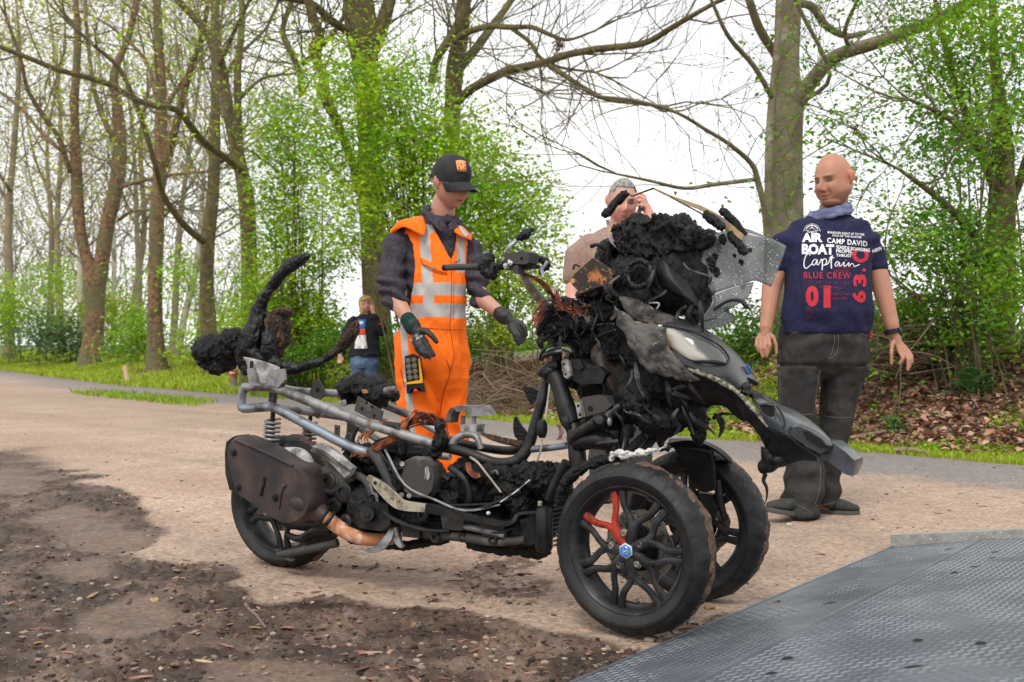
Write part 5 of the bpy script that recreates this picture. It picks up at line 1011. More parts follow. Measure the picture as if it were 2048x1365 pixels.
# ---- dashboard lump, gauge ring
g = G(); o = [(1212, 445), (1225, 450), (1240, 437), (1252, 428), (1275, 436), (1300, 437), (1309, 425), (1330, 428), (1345, 436), (1352, 447), (1373, 450), (1388, 460), (1393, 470), (1386, 490), (1370, 503), (1330, 512), (1290, 520), (1240, 515), (1220, 495), (1213, 470)]
g.slab(np.array([S(x, y, -.10) for x, y in o]), NN, .26, .3, .9)
blob('charred_dash_foam', g, M['char'], BK, .005, 2, ((22, .014, 3), (60, .012, 3), (150, .005, 2)), 'crusty black foam mass on top of the dashboard')
g = G(); 
for x, y, t, rx, ry, rt in ((1290, 550, 0, 75, 55, .12), (1350, 560, 0, 60, 75, .12), (1390, 580, 0, 34, 70, .10), (1240, 580, 0, 50, 35, .09), (1190, 592, 0, 36, 18, .07), (1300, 600, 0, 80, 35, .11), (1215, 520, 0, 22, 40, .06), (1370, 520, .02, 40, 30, .09), (1400, 630, 0, 26, 30, .07)): ES(g, x, y, t, rx, ry, rt, 14)
blob('charred_dash', g, M['char'], BK, .006, 2, ((9, .014, 2), (40, .007, 3), (120, .004, 2)), 'black melted dashboard body')
g = G(); c = S(1278, 548, -.135); k = c[1] / FP; pts = [c + 26 * k * (math.cos(a) * UX + math.sin(a) * UZ) for a in np.linspace(0, 2 * math.pi, 40)]; g.tube(pts, 6 * k, 8, 1)
blob('gauge_ring', g, M['char_fine'], BK, .003, 1, ((60, .004, 2), (150, .003, 2)), 'round burnt gauge ring')
g = G(); c = S(1330, 555, -.12); g.patch([[S(1316, 520, -.11), S(1330, 522, -.13), S(1350, 540, -.12), S(1375, 560, -.10)], [S(1312, 545, -.12), S(1335, 555, -.15), S(1365, 575, -.14), S(1390, 590, -.11)], [S(1320, 570, -.12), S(1345, 585, -.14), S(1380, 600, -.14), S(1400, 620, -.10)]], 5, 5, .01); part(g, 'drooping_cowl', 'char_fine', 'grey-black drooping sheet beside the gauge', ang=None)
ribbon([(1352, 640, -.10), (1358, 622, -.10), (1372, 612, -.10)], [7, 6, 5], .006, 'melted_horn', 'scorch')
col([(1298, 606, -.13, 1.8), (1318, 607, -.13, 1.8), (1314, 618, -.13, 1.8)], 'cast', 'wire_hook')
g = G(); g.slab(np.array([S(x, y, -.12) for x, y in ((1184, 516), (1208, 532), (1228, 549), (1222, 568), (1188, 578), (1160, 587), (1146, 574), (1138, 562), (1148, 548))]), NN, .04, .2, .97); part(g, 'rusty_box', 'rust', 'rust-orange burnt metal box behind the handlebar')
col([(1146, 540, -.12, 2), (1150, 530, -.12, 2), (1160, 534, -.12, 2)], 'black_metal', 'wire_hook'); col([(1182, 493, -.10, 5), (1195, 490, -.1, 3.5), (1212, 500, -.08, 4)], 'char_fine', 'mirror_stub', 'short ball-ended stub')
charcol([(1208, 434, -.04, 6), (1212, 428, -.04, 9), (1230, 408, -.03, 9), (1250, 388, -.02, 9), (1254, 384, -.02, 6)], 'burnt_foam_roll', 'black foam roll held up on a bent bracket')
ribbon([(1214, 440, -.05), (1218, 455, -.05), (1221, 476, -.06), (1232, 490, -.07), (1254, 507, -.09)], [6, 8, 9, 9, 10], .004, 'bracket_strap', 'gold', 'bent heat-tinted strap')
col([(1255, 386, -.03, 1.6), (1264, 393, -.03, 1.6), (1285, 385, -.02, 1.8), (1307, 377, -.01, 2)], 'black_metal', 'bracket_rod', sm=1)
ribbon([(1306, 377, -.01), (1340, 393, 0), (1375, 407, .0), (1405, 418, .0), (1435, 437, .0), (1462, 458, .0), (1486, 476, .0)], [4, 5, 9, 9, 14, 15, 10], .005, 'bracket_blade', 'gold', 'long bent steel blade across the sky')
col([(1340, 394, .0, 1.5), (1375, 413, 0, 1.5), (1410, 432, 0, 1.6), (1455, 462, 0, 1.6)], 'black_metal', 'bracket_rod')
for pts, lb in (([(1407, 428, -.02, 5), (1412, 430, -.02, 9), (1430, 444, -.02, 10), (1444, 455, -.02, 9), (1448, 458, -.02, 5)], 'charred pad under the steel blade'), ([(1440, 418, .03, 5), (1447, 424, .03, 9), (1468, 444, .03, 8), (1490, 470, .03, 6)], 'ash-grey pad above the steel blade'), ([(1458, 464, 0, 6), (1464, 474, 0, 9), (1478, 490, 0, 9), (1488, 505, 0, 8), (1490, 510, 0, 4)], 'charred pad hanging by the windscreen')): charcol(pts, 'charred_pad', lb)
# windscreen
gl = mat('smoked windscreen', (.22, .24, .235), .22, c2=(.07, .08, .08), scale=3.2, lo=.42, hi=.62, spec=.6); bb = gl.node_tree.nodes['Principled BSDF']; bb.inputs['Transmission Weight'].default_value = 0; bb.inputs['Alpha'].default_value = .76
nt = gl.node_tree; gl.node_tree.nodes['Principled BSDF'].inputs['IOR'].default_value = 1.49
rowsA = [[(1422, 471), (1450, 462), (1488, 457), (1520, 468), (1549, 480), (1572, 492)], [(1403, 509), (1440, 500), (1480, 500), (1515, 502), (1540, 508), (1566, 512)], [(1408, 551), (1440, 545), (1475, 540), (1510, 540), (1533, 545), (1553, 545)], [(1425, 590), (1450, 580), (1475, 572), (1495, 566), (1512, 562), (1542, 574)]]
def wt(x, y): return .02 + .10 * math.sin(max(0, min(1, (x - 1400) / 170)) * 2.2) - .0004 * (y - 457)
g = G(); g.patch([[S(x, y, wt(x, y)) for x, y in r] for r in rowsA], 4, 4, .003); g.patch([[S(x, y, wt(x, y)) for x, y in r] for r in ([(1424, 592), (1450, 581), (1475, 573), (1494, 567), (1508, 564)], [(1424, 605), (1445, 602), (1465, 597), (1485, 590), (1500, 588)], [(1412, 625), (1430, 624), (1448, 620), (1465, 610), (1488, 602)], [(1396, 645), (1412, 642), (1430, 638), (1446, 630), (1457, 616)])], 4, 4, .003)
g.patch([[S(x, y, wt(x, y)) for x, y in r] for r in ([(1395, 646), (1412, 643), (1430, 638), (1446, 631), (1457, 618)], [(1400, 654), (1420, 652), (1440, 648), (1456, 643), (1464, 632)], [(1408, 660), (1425, 657), (1444, 652), (1460, 646), (1470, 640)])], 4, 4, .003)
ws = part(g, 'windscreen', gl, 'torn smoked windscreen dotted with water drops', ang=None); ws.data.materials[0] = gl
g = G(); rgd = np.random.default_rng(8)
for i in range(330):
    x, y = rgd.uniform(1408, 1555), rgd.uniform(470, 650)
    if y > 560 and x > 1500 - (y - 560) * .9: continue
    if x < 1400 + (25 if y > 560 else 8): continue
    c = S(x, y, wt(x, y) - .002); r_ = rgd.uniform(.0007, .0019); g.ell(c, UX * r_, NN * r_ * .8, UZ * r_ * 1.2, 6)
o_ = g.build('water_drops', mat('water drop', (.75, .78, .8), .05, spec=1), ws, kind='stuff')
for x, y, r_ in ((1420, 530, 14), (1432, 545, 10), (1415, 560, 9), (1445, 480, 10), (1430, 515, 8), (1482, 525, 6), (1500, 500, 4), (1470, 512, 4)):
    g = G(); c = S(x, y, wt(x, y) - .004); k = c[1] / FP; g.ell(c, UX * r_ * k, NN * .004, UZ * r_ * 1.2 * k, 12); m_ = remesh(g, .002, 1); rough(m_, ((150, .003, 2),)); m_.materials.append(M['char']); link('soot_patch', m_, ws)
g = G(); c = S(1486, 573, wt(1486, 573) - .004); k = c[1] / FP; g.tube([c + 5 * k * (math.cos(a) * UX + math.sin(a) * UZ) for a in np.linspace(0, 2 * math.pi, 20)], .5 * k, 4, 1); g.tube([c + 2 * k * (math.cos(a) * UX + math.sin(a) * UZ) for a in np.linspace(0, 2 * math.pi, 12)], .5 * k, 4, 1); g.build('etched_mark', M['black_metal'], ws)
col([(1395, 650, -.02, 4), (1420, 626, -.01, 3.4), (1455, 603, 0, 3), (1480, 602, 0, 4), (1492, 612, 0, 5), (1498, 618, 0, 2)], 'char_fine', 'melted_cord', 'melted cord along the windscreen foot'); col([(1420, 472, .0, 6), (1395, 492, -.01, 9), (1380, 500, -.02, 8)], 'scorch', 'screen_mount')
# ---- fairing
def FP_(rows, name, m, label=None, th=.005, nu=5, nv=4, amps=None):
    g = G(); g.patch([[S(*q) for q in r] for r in rows], nu, nv, th); o_ = part(g, name, m, label, ang=None)
    if amps: rough(o_.data, amps)
    return o_
FP_([[(1232, 590, -.10), (1250, 594, -.11), (1280, 600, -.12), (1311, 618, -.12), (1350, 632, -.10)], [(1238, 600, -.12), (1262, 612, -.14), (1290, 618, -.15), (1320, 630, -.14), (1350, 640, -.12)], [(1256, 630, -.12), (1272, 642, -.14), (1295, 648, -.15), (1322, 650, -.14), (1346, 650, -.13)]], 'burnt_shard', 'scorch', 'crisped grey shard over the headlight', .006, 5, 5, ((60, .003, 2),))
FP_([[(1346, 632, -.08), (1388, 646, -.07), (1435, 674, -.04), (1471, 705, 0), (1496, 735, .04), (1514, 762, .08)], [(1330, 650, -.15), (1372, 655, -.15), (1420, 680, -.13), (1452, 708, -.10), (1478, 738, -.06), (1498, 768, -.02)], [(1318, 690, -.17), (1360, 706, -.18), (1405, 722, -.17), (1445, 735, -.15), (1468, 754, -.12), (1488, 776, -.08)], [(1322, 720, -.17), (1356, 728, -.185), (1398, 742, -.18), (1435, 757, -.165), (1455, 768, -.14), (1474, 782, -.11)]], 'front_fairing', 'paint', 'dark grey painted nose fairing', .006, 6, 5)
FP_([[(1228, 612, -.16), (1262, 640, -.17), (1296, 650, -.18), (1332, 656, -.18)], [(1240, 650, -.18), (1272, 674, -.19), (1305, 688, -.19), (1338, 698, -.19)], [(1256, 690, -.18), (1288, 712, -.19), (1326, 726, -.19), (1366, 734, -.19)], [(1280, 722, -.16), (1306, 744, -.17), (1350, 758, -.18), (1398, 760, -.18)]], 'scorched_side_panel', 'scorch', 'wrinkled scorched side panel', .008, 6, 6, ((25, .010, 3), (90, .005, 2)))
FP_([[(1322, 656, -.155), (1350, 658, -.16), (1380, 664, -.158), (1412, 678, -.145), (1440, 695, -.122), (1456, 716, -.105)], [(1324, 670, -.172), (1352, 672, -.178), (1384, 680, -.176), (1414, 694, -.162), (1438, 706, -.145), (1454, 722, -.125)], [(1336, 690, -.182), (1360, 698, -.188), (1386, 708, -.188), (1412, 714, -.178), (1436, 718, -.16), (1454, 725, -.135)], [(1352, 704, -.182), (1368, 713, -.188), (1385, 721, -.188), (1410, 721, -.18), (1435, 722, -.165), (1452, 726, -.14)]], 'headlight', 'lens', 'clouded half-melted headlight lens, browned at the rear edge', .004, 6, 5)
lo_ = [q for q in SC.objects if q.name == 'headlight'][0]; V = coords(lo_.data); lx, ly = CX + V[:, 0] * FP / V[:, 1], HY - (V[:, 2] - CH) * FP / V[:, 1]; nn = fbm(V * 40, 3, 2)
C = np.tile(np.array((.36, .345, .31)), (len(V), 1)); k = smooth01(-10, 8, (lx - 1386) - 1.15 * (ly - 690) + 6 * nn)[:, None]; C = C * (1 - k) + np.array((.055, .060, .060)) * k; k = (smooth01(16, -4, (lx - 1332) - .55 * (ly - 676) + 8 * nn) * .9)[:, None]; C = C * (1 - k) + np.array((.17, .075, .02)) * k; k = (smooth01(8, -2, lx - 1326 + 4 * nn) * .8)[:, None]; C = C * (1 - k) + .02 * k
set_color(lo_.data, C * (1 + .12 * nn)[:, None]); lo_.data.materials[0] = mat('melted lens', (1, 1, 1), .25, attr='Col', bump=.15, bscale=90, bdist=.003, coat=.5)
col([(1326, 652, -.15, 2), (1382, 662, -.162, 2), (1414, 677, -.150, 2), (1442, 694, -.126, 2), (1458, 716, -.107, 2), (1453, 727, -.14, 2), (1422, 724, -.178, 2), (1385, 723, -.19, 2)], 'black_plastic', 'lens_gasket', k=6)
ribbon([(1492, 731, .0), (1502, 748, .02)], [7, 7], .004, 'nose_badge', 'blue', 'blue nose badge'); ribbon([(1489, 733, -.005), (1498, 748, .015)], [3, 3], .004, 'nose_badge_edge', 'silver')
FP_([[(1330, 735, -.17), (1398, 748, -.18), (1447, 768, -.17), (1480, 792, -.15), (1508, 824, -.14), (1540, 858, -.14)], [(1330, 770, -.12), (1390, 780, -.14), (1440, 792, -.14), (1474, 815, -.13), (1500, 848, -.12), (1536, 880, -.12)], [(1345, 800, -.06), (1400, 812, -.08), (1450, 816, -.09), (1480, 842, -.09), (1507, 848, -.09), (1534, 900, -.09)]], 'inner_shell', 'char_fine', 'black underside shell below the ash-edged seam', .006, 5, 4, ((30, .004, 2),))
g = G(); TS(g, [(1375, 738, -.183, 3), (1398, 745, -.185, 5), (1447, 766, -.176, 4.5), (1478, 788, -.160, 5), (1508, 821, -.150, 4.5), (1536, 855, -.148, 3.5)], 8, 4); m_ = remesh(g, .0028, 1); rough(m_, ((60, .0035, 3),)); m_.materials.append(M['ash_trim']); link('ash_seam', m_, BK, 'pale ash-crusted seam running down the fairing')
g = G()
for q in range(14): x = 1484 + q * 4.5; y = 765 + q * 3.6; ES(g, x + rgw.normal() * 3, y + 8 + rgw.normal() * 5, -.06 - .003 * q, 9, 7, .03, 8)
blob('melted_seam', g, M['char_fine'], BK, .0035, 1, ((60, .006, 2), (160, .003, 2)), 'blistered black seam between fairing and nose')
ribbon([(1489, 757, -.02), (1515, 770, .02)], [10, 8], .03, 'grille_slot', 'black_plastic')
# nose
FP_([[(1500, 778, -.04), (1530, 790, -.02), (1561, 809, 0), (1598, 825, .03), (1638, 855, .05), (1662, 880, .06)], [(1508, 800, -.12), (1540, 812, -.13), (1568, 826, -.12), (1600, 845, -.08), (1634, 872, -.04), (1660, 895, 0)], [(1520, 825, -.155), (1548, 836, -.16), (1572, 852, -.15), (1600, 872, -.12), (1632, 893, -.08), (1656, 908, -.04)], [(1536, 855, -.15), (1556, 865, -.155), (1580, 876, -.15), (1604, 893, -.13), (1630, 908, -.1), (1654, 922, -.06)]], 'nose_panel', 'nose', 'blue-grey nose panel with melted rear edge', .006, 5, 5)
FP_([[(1536, 856, -.145), (1556, 866, -.15), (1580, 876, -.148), (1604, 892, -.13), (1632, 907, -.1)], [(1536, 880, -.12), (1556, 890, -.13), (1582, 896, -.12), (1606, 906, -.11), (1634, 916, -.08)], [(1530, 912, -.08), (1548, 930, -.08), (1572, 930, -.08), (1600, 922, -.08), (1634, 924, -.06)]], 'nose_underside', 'char_fine', 'black burnt underside of the nose', .008)
g = G(); g.slab(np.array([S(x, y, -.13) for x, y in ((1640, 905), (1652, 884), (1668, 886), (1692, 904), (1710, 921), (1711, 932), (1702, 954), (1690, 950), (1664, 930), (1640, 916))]), NN, .10, .15, .95); part(g, 'nose_beak', 'nose', 'blunt blue-grey beak at the very front')
g = G(); g.slab(np.array([S(x, y, -.165) for x, y in ((1574, 868), (1580, 852), (1594, 849), (1620, 860), (1648, 878), (1660, 893), (1657, 906), (1642, 912), (1610, 893), (1588, 880))]), NN, .05, .4, .86); hs_ = part(g, 'light_housing', 'paint', 'grey daytime light housing')
g = G(); g.slab(np.array([S(x, y, -.170) for x, y in ((1604, 862), (1614, 862), (1640, 878), (1654, 892), (1652, 898), (1640, 895), (1612, 878))]), NN, .02, .2, .95); g.build('slot', M['hole'], hs_)
plate([(1518, 812), (1524, 808), (1547, 812), (1548, 832), (1540, 834), (1526, 826)], -.162, .006, 'hole', 'intake_hole', 'black square opening', holes=()); ribbon([(1516, 810, -.166), (1530, 808, -.166), (1548, 810, -.168), (1550, 834, -.168)], [3, 3, 3, 3], .004, 'intake_rim', 'nose')
col([(1552, 812, -.15, 2), (1562, 825, -.155, 2), (1570, 845, -.16, 2), (1566, 858, -.165, 2)], 'char_fine', 'melted_cord')
g = G(); TS(g, [(1538, 895, -.08, 16), (1536, 915, -.08, 14), (1540, 928, -.07, 18), (1530, 935, -.07, 16), (1532, 947, -.07, 8)], 12, 3); ES(g, 1560, 918, -.06, 24, 16, .05)
blob('drooping_lobe', g, M['char_fine'], BK, .005, 3, ((20, .004, 2),), 'drooping black lobe of melted plastic')
col([(1531, 948, -.07, 5), (1527, 962, -.07, 4), (1533, 975, -.07, 3.5), (1534, 992, -.07, 2), (1530, 1008, -.07, .8)], 'char_fine', 'hanging_drip', 'thin black drip hanging from the lobe', 8)
# ---- mudguards
FP_([[(1330, 890, .12), (1370, 884, .12), (1400, 888, .12), (1430, 902, .12), (1462, 928, .12)], [(1320, 905, .17), (1368, 890, .17), (1402, 892, .17), (1434, 906, .17), (1464, 930, .17)], [(1340, 880, .24), (1385, 880, .24), (1412, 886, .24), (1440, 900, .24), (1462, 920, .24)]], 'far_mudguard', 'black_plastic', 'smooth black far mudguard', .005)
FP_([[(1345, 893, .12), (1385, 890, .12), (1425, 900, .12)], [(1368, 930, .13), (1400, 935, .13), (1430, 940, .13)], [(1385, 975, .14), (1410, 985, .14), (1432, 980, .14)]], 'mudguard_stay', 'black_plastic', 'broad black stay of the far mudguard', .006)
g = G(); TS(g, [(1112, 1015, -.20, 5), (1122, 985, -.20, 9), (1140, 955, -.20, 12), (1175, 932, -.20, 12), (1215, 918, -.20, 10), (1250, 912, -.2, 8), (1300, 905, -.16, 6)], 10, 4)
blob('near_mudguard_remains', g, M['char'], BK, .004, 1, ((50, .006, 2), (140, .004, 2)), 'shrivelled black remains of the near mudguard')
g = G(); TS(g, [(1222, 924, -.225, 5), (1228, 908, -.225, 7), (1254, 911, -.22, 8), (1296, 903, -.20, 6), (1318, 899, -.18, 3), (1330, 893, -.17, 2.5), (1337, 880, -.17, 1.5)], 8, 4); m_ = remesh(g, .003, 1); rough(m_, ((80, .005, 2),)); m_.materials.append(M['ash']); link('white_ash_ridge', m_, BK, 'white ash ridge over the near wheel')
col([(1435, 960, .17, 8), (1440, 1000, .17, 8), (1450, 1040, .18, 6)], 'black_metal', 'brake_caliper', 'far brake caliper and its lines'); col([(1300, 1000, -.18, 8), (1270, 1060, -.17, 14), (1270, 1095, -.17, 16)], 'black_metal', 'axle_carrier')
plate([(1395, 985), (1425, 990), (1436, 1015), (1430, 1040), (1405, 1030)], .16, .04, 'black_metal', 'caliper_body', bev=.3)
# ---- handlebar
col([(893, 536, -.34, 5.5), (900, 535, -.34, 6.5), (960, 534, -.28, 6.5), (990, 533, -.24, 6)], 'dark_cast', 'grip_tube', 'bare ribbed grip tube pointing at the worker'); col([(883, 536, -.35, 2), (897, 536, -.34, 2)], 'black_metal', 'bar_end_rod', sm=1)
g = G()
for dx in (-2, 2): ES(g, 889 + dx, 536, -.345, 2.2, 7, .008, 8)
part(g, 'bar_end_weight', 'char_fine')
g = G(); ES(g, 972, 532, -.27, 13, 25, .03, 14); ES(g, 984, 545, -.26, 10, 16, .03); ES(g, 980, 518, -.25, 8, 12, .03); TS(g, [(984, 535, -.25, 12), (1004, 530, -.24, 10), (1020, 530, -.22, 10), (1045, 535, -.2, 9)], 10, 2)
blob('burnt_switchgear', g, M['char_fine'], BK, .0035, 2, ((40, .006, 2), (120, .004, 2)), 'knobbly burnt switch cluster on the bar')
g = G(); c = S(1032, 523, -.22); k = c[1] / FP; V = []
g.slab(np.array([S(x, y, -.25) for x, y in ((1006, 512), (1012, 505), (1056, 503), (1059, 506), (1058, 526), (1050, 530), (1010, 528))]), NN, .06, .2, .95); part(g, 'brake_reservoir', 'dark_cast', 'grey round brake fluid reservoir'); g = G(); g.lathe(S(1043, 517, -.252), NN, [(0, .001), (.0005, .0055)], 14); part(g, 'sight_hole', 'hole')
plate([(1008, 532), (1036, 530), (1037, 548), (1030, 548), (1024, 540), (1010, 540)], -.25, .04, 'dark_cast', 'lever_clamp'); plate([(1036, 528), (1060, 528), (1072, 530), (1070, 537), (1040, 540)], -.22, .03, 'black_metal', 'lever_clamp')
g = G(); ES(g, 1012, 533, -.26, 6, 5, .012); ES(g, 1020, 527, -.26, 5, 6, .01); m_ = remesh(g, .002, 1); rough(m_, ((150, .003, 2),)); m_.materials.append(M['ash']); link('ash_lump', m_, BK)
sb = mat('silver lever', (.50, .55, .64), .4, .4, c2=(.3, .32, .36), scale=30)
col([(1011, 504, -.20, 3), (1018, 494, -.20, 3.4), (1030, 484, -.19, 3.4), (1038, 478, -.19, 4)], sb, 'brake_lever', 'bright silver lever stalk', 8); g = G(); TS(g, [(1037, 480, -.19, 5), (1044, 474, -.19, 9), (1054, 466, -.19, 10), (1062, 461, -.19, 7), (1068, 459, -.19, 4)], 10, 3)
blob('charred_lever_knob', g, M['char_fine'], BK, .003, 1, ((70, .004, 2),), 'charred knob on the lever tip')
g = G(); TS(g, [(1060, 512, -.12, 4), (1070, 518, -.12, 7), (1086, 520, -.12, 9), (1094, 530, -.12, 8), (1084, 540, -.12, 7), (1080, 550, -.12, 3)], 10, 3); blob('burnt_switchgear', g, M['char_fine'], BK, .0035, 1, ((60, .004, 2),), 'folded black scrap beside the reservoir')
col([(1094, 523, -.14, 3), (1090, 532, -.14, 3.2), (1084, 540, -.14, 3.4), (1086, 556, -.14, 3)], sb, 'silver_hook', 'bent silver lever stub')
col([(1044, 545, -.16, 7), (1056, 566, -.12, 8.5), (1072, 590, -.08, 9.5), (1088, 607, -.04, 10), (1100, 625, 0, 10)], 'beige', 'handlebar_stem', 'beige scorched handlebar tube'); col([(1108, 575, .05, 7), (1112, 595, .04, 8), (1115, 615, .02, 8)], 'beige', 'handlebar_stem')
g = G()
for i in range(22):
    a, b = rgw.uniform(-1, 1, 2); TS(g, [(1036 + 3 * a, 545 + 3 * b, -.18, .9), (1058, 552 + 3 * a, -.16, .9), (1082 + 3 * b, 564 + 4 * a, -.13, .9), (1098 + 6 * b, 582 + 4 * a, -.10, .9), (1112 + 8 * a, 600 + 8 * b, -.07, .9)], 4, 4)
for i in range(26):
    a, b, c_ = rgw.uniform(-1, 1, 3); TS(g, [(1085 + 8 * a, 612 + 8 * b, -.08, .8), (1078 + 10 * b, 630 + 6 * c_, -.10, .8), (1072 + 10 * c_, 650 + 10 * a, -.10, .7)], 4, 3)
for i in range(30):
    a, b, c_ = rgw.uniform(-1, 1, 3); TS(g, [(1110 + 12 * a, 590 + 12 * b, -.07, .8), (1130 + 14 * b, 612 + 10 * c_, -.09, .8), (1165 + 20 * c_, 625 + 16 * a, -.1, .7)], 4, 3)
o_ = part(g, 'copper_wires', 'copper_wire', 'sheaf of bare copper wires from the handlebar'); o_['kind'] = 'stuff'
g = G()
for i in range(70):
    a, b, c_ = rgw.uniform(-1, 1, 3); x0, y0 = rgw.uniform(1085, 1225), rgw.uniform(590, 690); TS(g, [(x0, y0, -.09, 1.2), (x0 + 18 * a, y0 + 10 * b, -.12, 1.4), (x0 + 34 * a, y0 + 18 * c_, -.10, 1)], 5, 3)
o_ = part(g, 'burnt_cables', 'char_fine', 'snarl of burnt cable ends'); o_['kind'] = 'stuff'
# ================================================================ TOW TRUCK RAMP
A0 = np.array((1.53, 4.42, .006)); B0 = np.array((.03, 2.50, .006)); dirr = unit(A0 - B0); perp = np.array((dirr[1], -dirr[0], 0)); B0 = B0 - dirr * .8
Ln = np.linalg.norm(A0 - B0)
RP = thing('ramp', tuple(A0), 'grey steel chequer plate loading ramp lying on the ground at the lower right', 'ramp')
def rz(v): return np.interp(v, [0, .34, 2.6], [.008, .075, .40])
def rpt(u, v, h=0.): return B0 + dirr * u + perp * v + UZ * (rz(v) - .006 + h)
rs = mat('ramp steel', (.115, .13, .155), .4, .45, c2=(.17, .19, .22), scale=3.5, lo=.4, hi=.62, bump=.12, bscale=200, bdist=.002, c3=(.17, .085, .06), s3=1.7, lo3=.64, hi3=.72)
xs_ = [-.0, .34]; g = G(); rows = []
g.add([rpt(0, 0), rpt(Ln, 0), rpt(Ln, .335), rpt(0, .335), rpt(0, 0, -.007), rpt(Ln, 0, -.007), rpt(Ln, .335, -.02), rpt(0, .335, -.02)], [(0, 1, 2, 3), (7, 6, 5, 4), (0, 4, 5, 1), (1, 5, 6, 2), (2, 6, 7, 3), (3, 7, 4, 0)]); g.build('tip_plate', rs, RP, 'lower tapered plate touching the ground', smooth=False)
g = G(); g.add([rpt(0, .34), rpt(Ln, .34), rpt(Ln, 2.6), rpt(0, 2.6), rpt(0, .34, -.03), rpt(Ln, .34, -.03), rpt(Ln, 2.6, -.03), rpt(0, 2.6, -.03)], [(0, 1, 2, 3), (7, 6, 5, 4), (0, 4, 5, 1), (1, 5, 6, 2), (2, 6, 7, 3), (3, 7, 4, 0)]); g.build('main_plate', rs, RP, 'main sloping plate', smooth=False)
g = G(); g.tube([rpt(0, .337, -.002), rpt(Ln, .337, -.002)], .0045, 8); g.build('weld_seam', rs, RP)
g = G(); g.tube([rpt(.9, .17, -.001), rpt(Ln - .05, .17, -.001)], .003, 8); g.build('bend_line', rs, RP)
# raised lozenges
V, Fq = [], []; n_ = 0; pit = .030; rgr = np.random.default_rng(4)
rsl = (rpt(1, 1) - rpt(1, .5)); rsl = unit(rsl); nrm = unit(np.cross(dirr, rsl)); nrm = nrm if nrm[2] > 0 else -nrm; s2 = unit(rpt(1, .3) - rpt(1, .05))
iu = 0; u = .02
while u < Ln - .02:
    v = .02; iv = 0
    while v < 1.9:
        p = rpt(u, v); px = CX + p[0] * FP / p[1] if p[1] > .3 else 9999; py = HY - (p[2] - CH) * FP / max(p[1], .3)
        if -50 < px < 2150 and py < 1450 and abs(v - .337) > .012:
            sl = rsl if v > .34 else s2; dg = unit(dirr + (1 if (iu + iv) % 2 else -1) * sl); cr = np.cross(nrm, dg); wear = .45 if v < .34 and fbm(p[None] * 4, 2, 3)[0] > -.1 else 1
            jj = rgr.uniform(.85, 1.1); a = p + dg * .0125 * jj; b = p - dg * .0125 * jj; c = p + cr * .0034; d = p - cr * .0034; t1 = p + dg * .006 + nrm * .0014 * wear; t2 = p - dg * .006 + nrm * .0014 * wear
            V += [a, c, b, d, t1, t2]; Fq += [(n_, n_ + 1, n_ + 4), (n_ + 1, n_ + 5, n_ + 4), (n_ + 1, n_ + 2, n_ + 5), (n_ + 2, n_ + 3, n_ + 5), (n_ + 3, n_ + 4, n_ + 5), (n_ + 3, n_, n_ + 4)]; n_ += 6
        v += pit * .72; iv += 1
    u += pit * .72; iu += 1
tm = mat('worn tread steel', (.26, .285, .32), .42, .35, c2=(.13, .145, .17), scale=6, lo=.42, hi=.6)
link('treads', np_mesh('treads', V, Fq, tm, smooth=False), RP, kind='stuff')
# edge bead and side rail of paler aluminium plate
g = G(); g.tube([rpt(0, .0, .0), rpt(Ln, .0, .0)], .005, 6); g.build('ground_edge', rs, RP)
al = mat('pale tread bar', (.42, .41, .385), .5, .45, c2=(.33, .32, .30), scale=30, bump=.3, bscale=150, bdist=.002)
g = G()
e0, e1 = rpt(Ln, -.01), rpt(Ln, 2.6); hd = dirr
g.add([e0, e1, e1 + hd * .06, e0 + hd * .06, e0 + UZ * .045, e1 + UZ * .045, e1 + hd * .06 + UZ * .045, e0 + hd * .06 + UZ * .045], [(0, 1, 2, 3), (4, 5, 6, 7), (0, 1, 5, 4), (1, 2, 6, 5), (2, 3, 7, 6), (3, 0, 4, 7)]); g.build('side_rail', al, RP, 'pale raised bar closing the far end', smooth=False)
V, Fq, n_ = [], [], 0
for i in range(90):
    for j in range(3):
        p = e0 + (e1 - e0) * (i + .5) / 90 + hd * (.012 + .018 * j) + UZ * .0452; q = e0 + (e1 - e0) * (i + .5) / 90 + UZ * (.008 + .014 * j) - hd * .0003
        for cpt, nn_, ax_ in ((p, UZ, hd), (q, -hd, UZ)):
            dg = unit(unit(e1 - e0) + (1 if (i + j) % 2 else -1) * ax_); cr = np.cross(nn_, dg); V += [cpt + dg * .007, cpt + cr * .0022, cpt - dg * .007, cpt - cr * .0022, cpt + nn_ * .0014]; Fq += [(n_, n_ + 1, n_ + 4), (n_ + 1, n_ + 2, n_ + 4), (n_ + 2, n_ + 3, n_ + 4), (n_ + 3, n_, n_ + 4)]; n_ += 5
link('rail_treads', np_mesh('rail_treads', V, Fq, al, smooth=False), RP, kind='stuff')
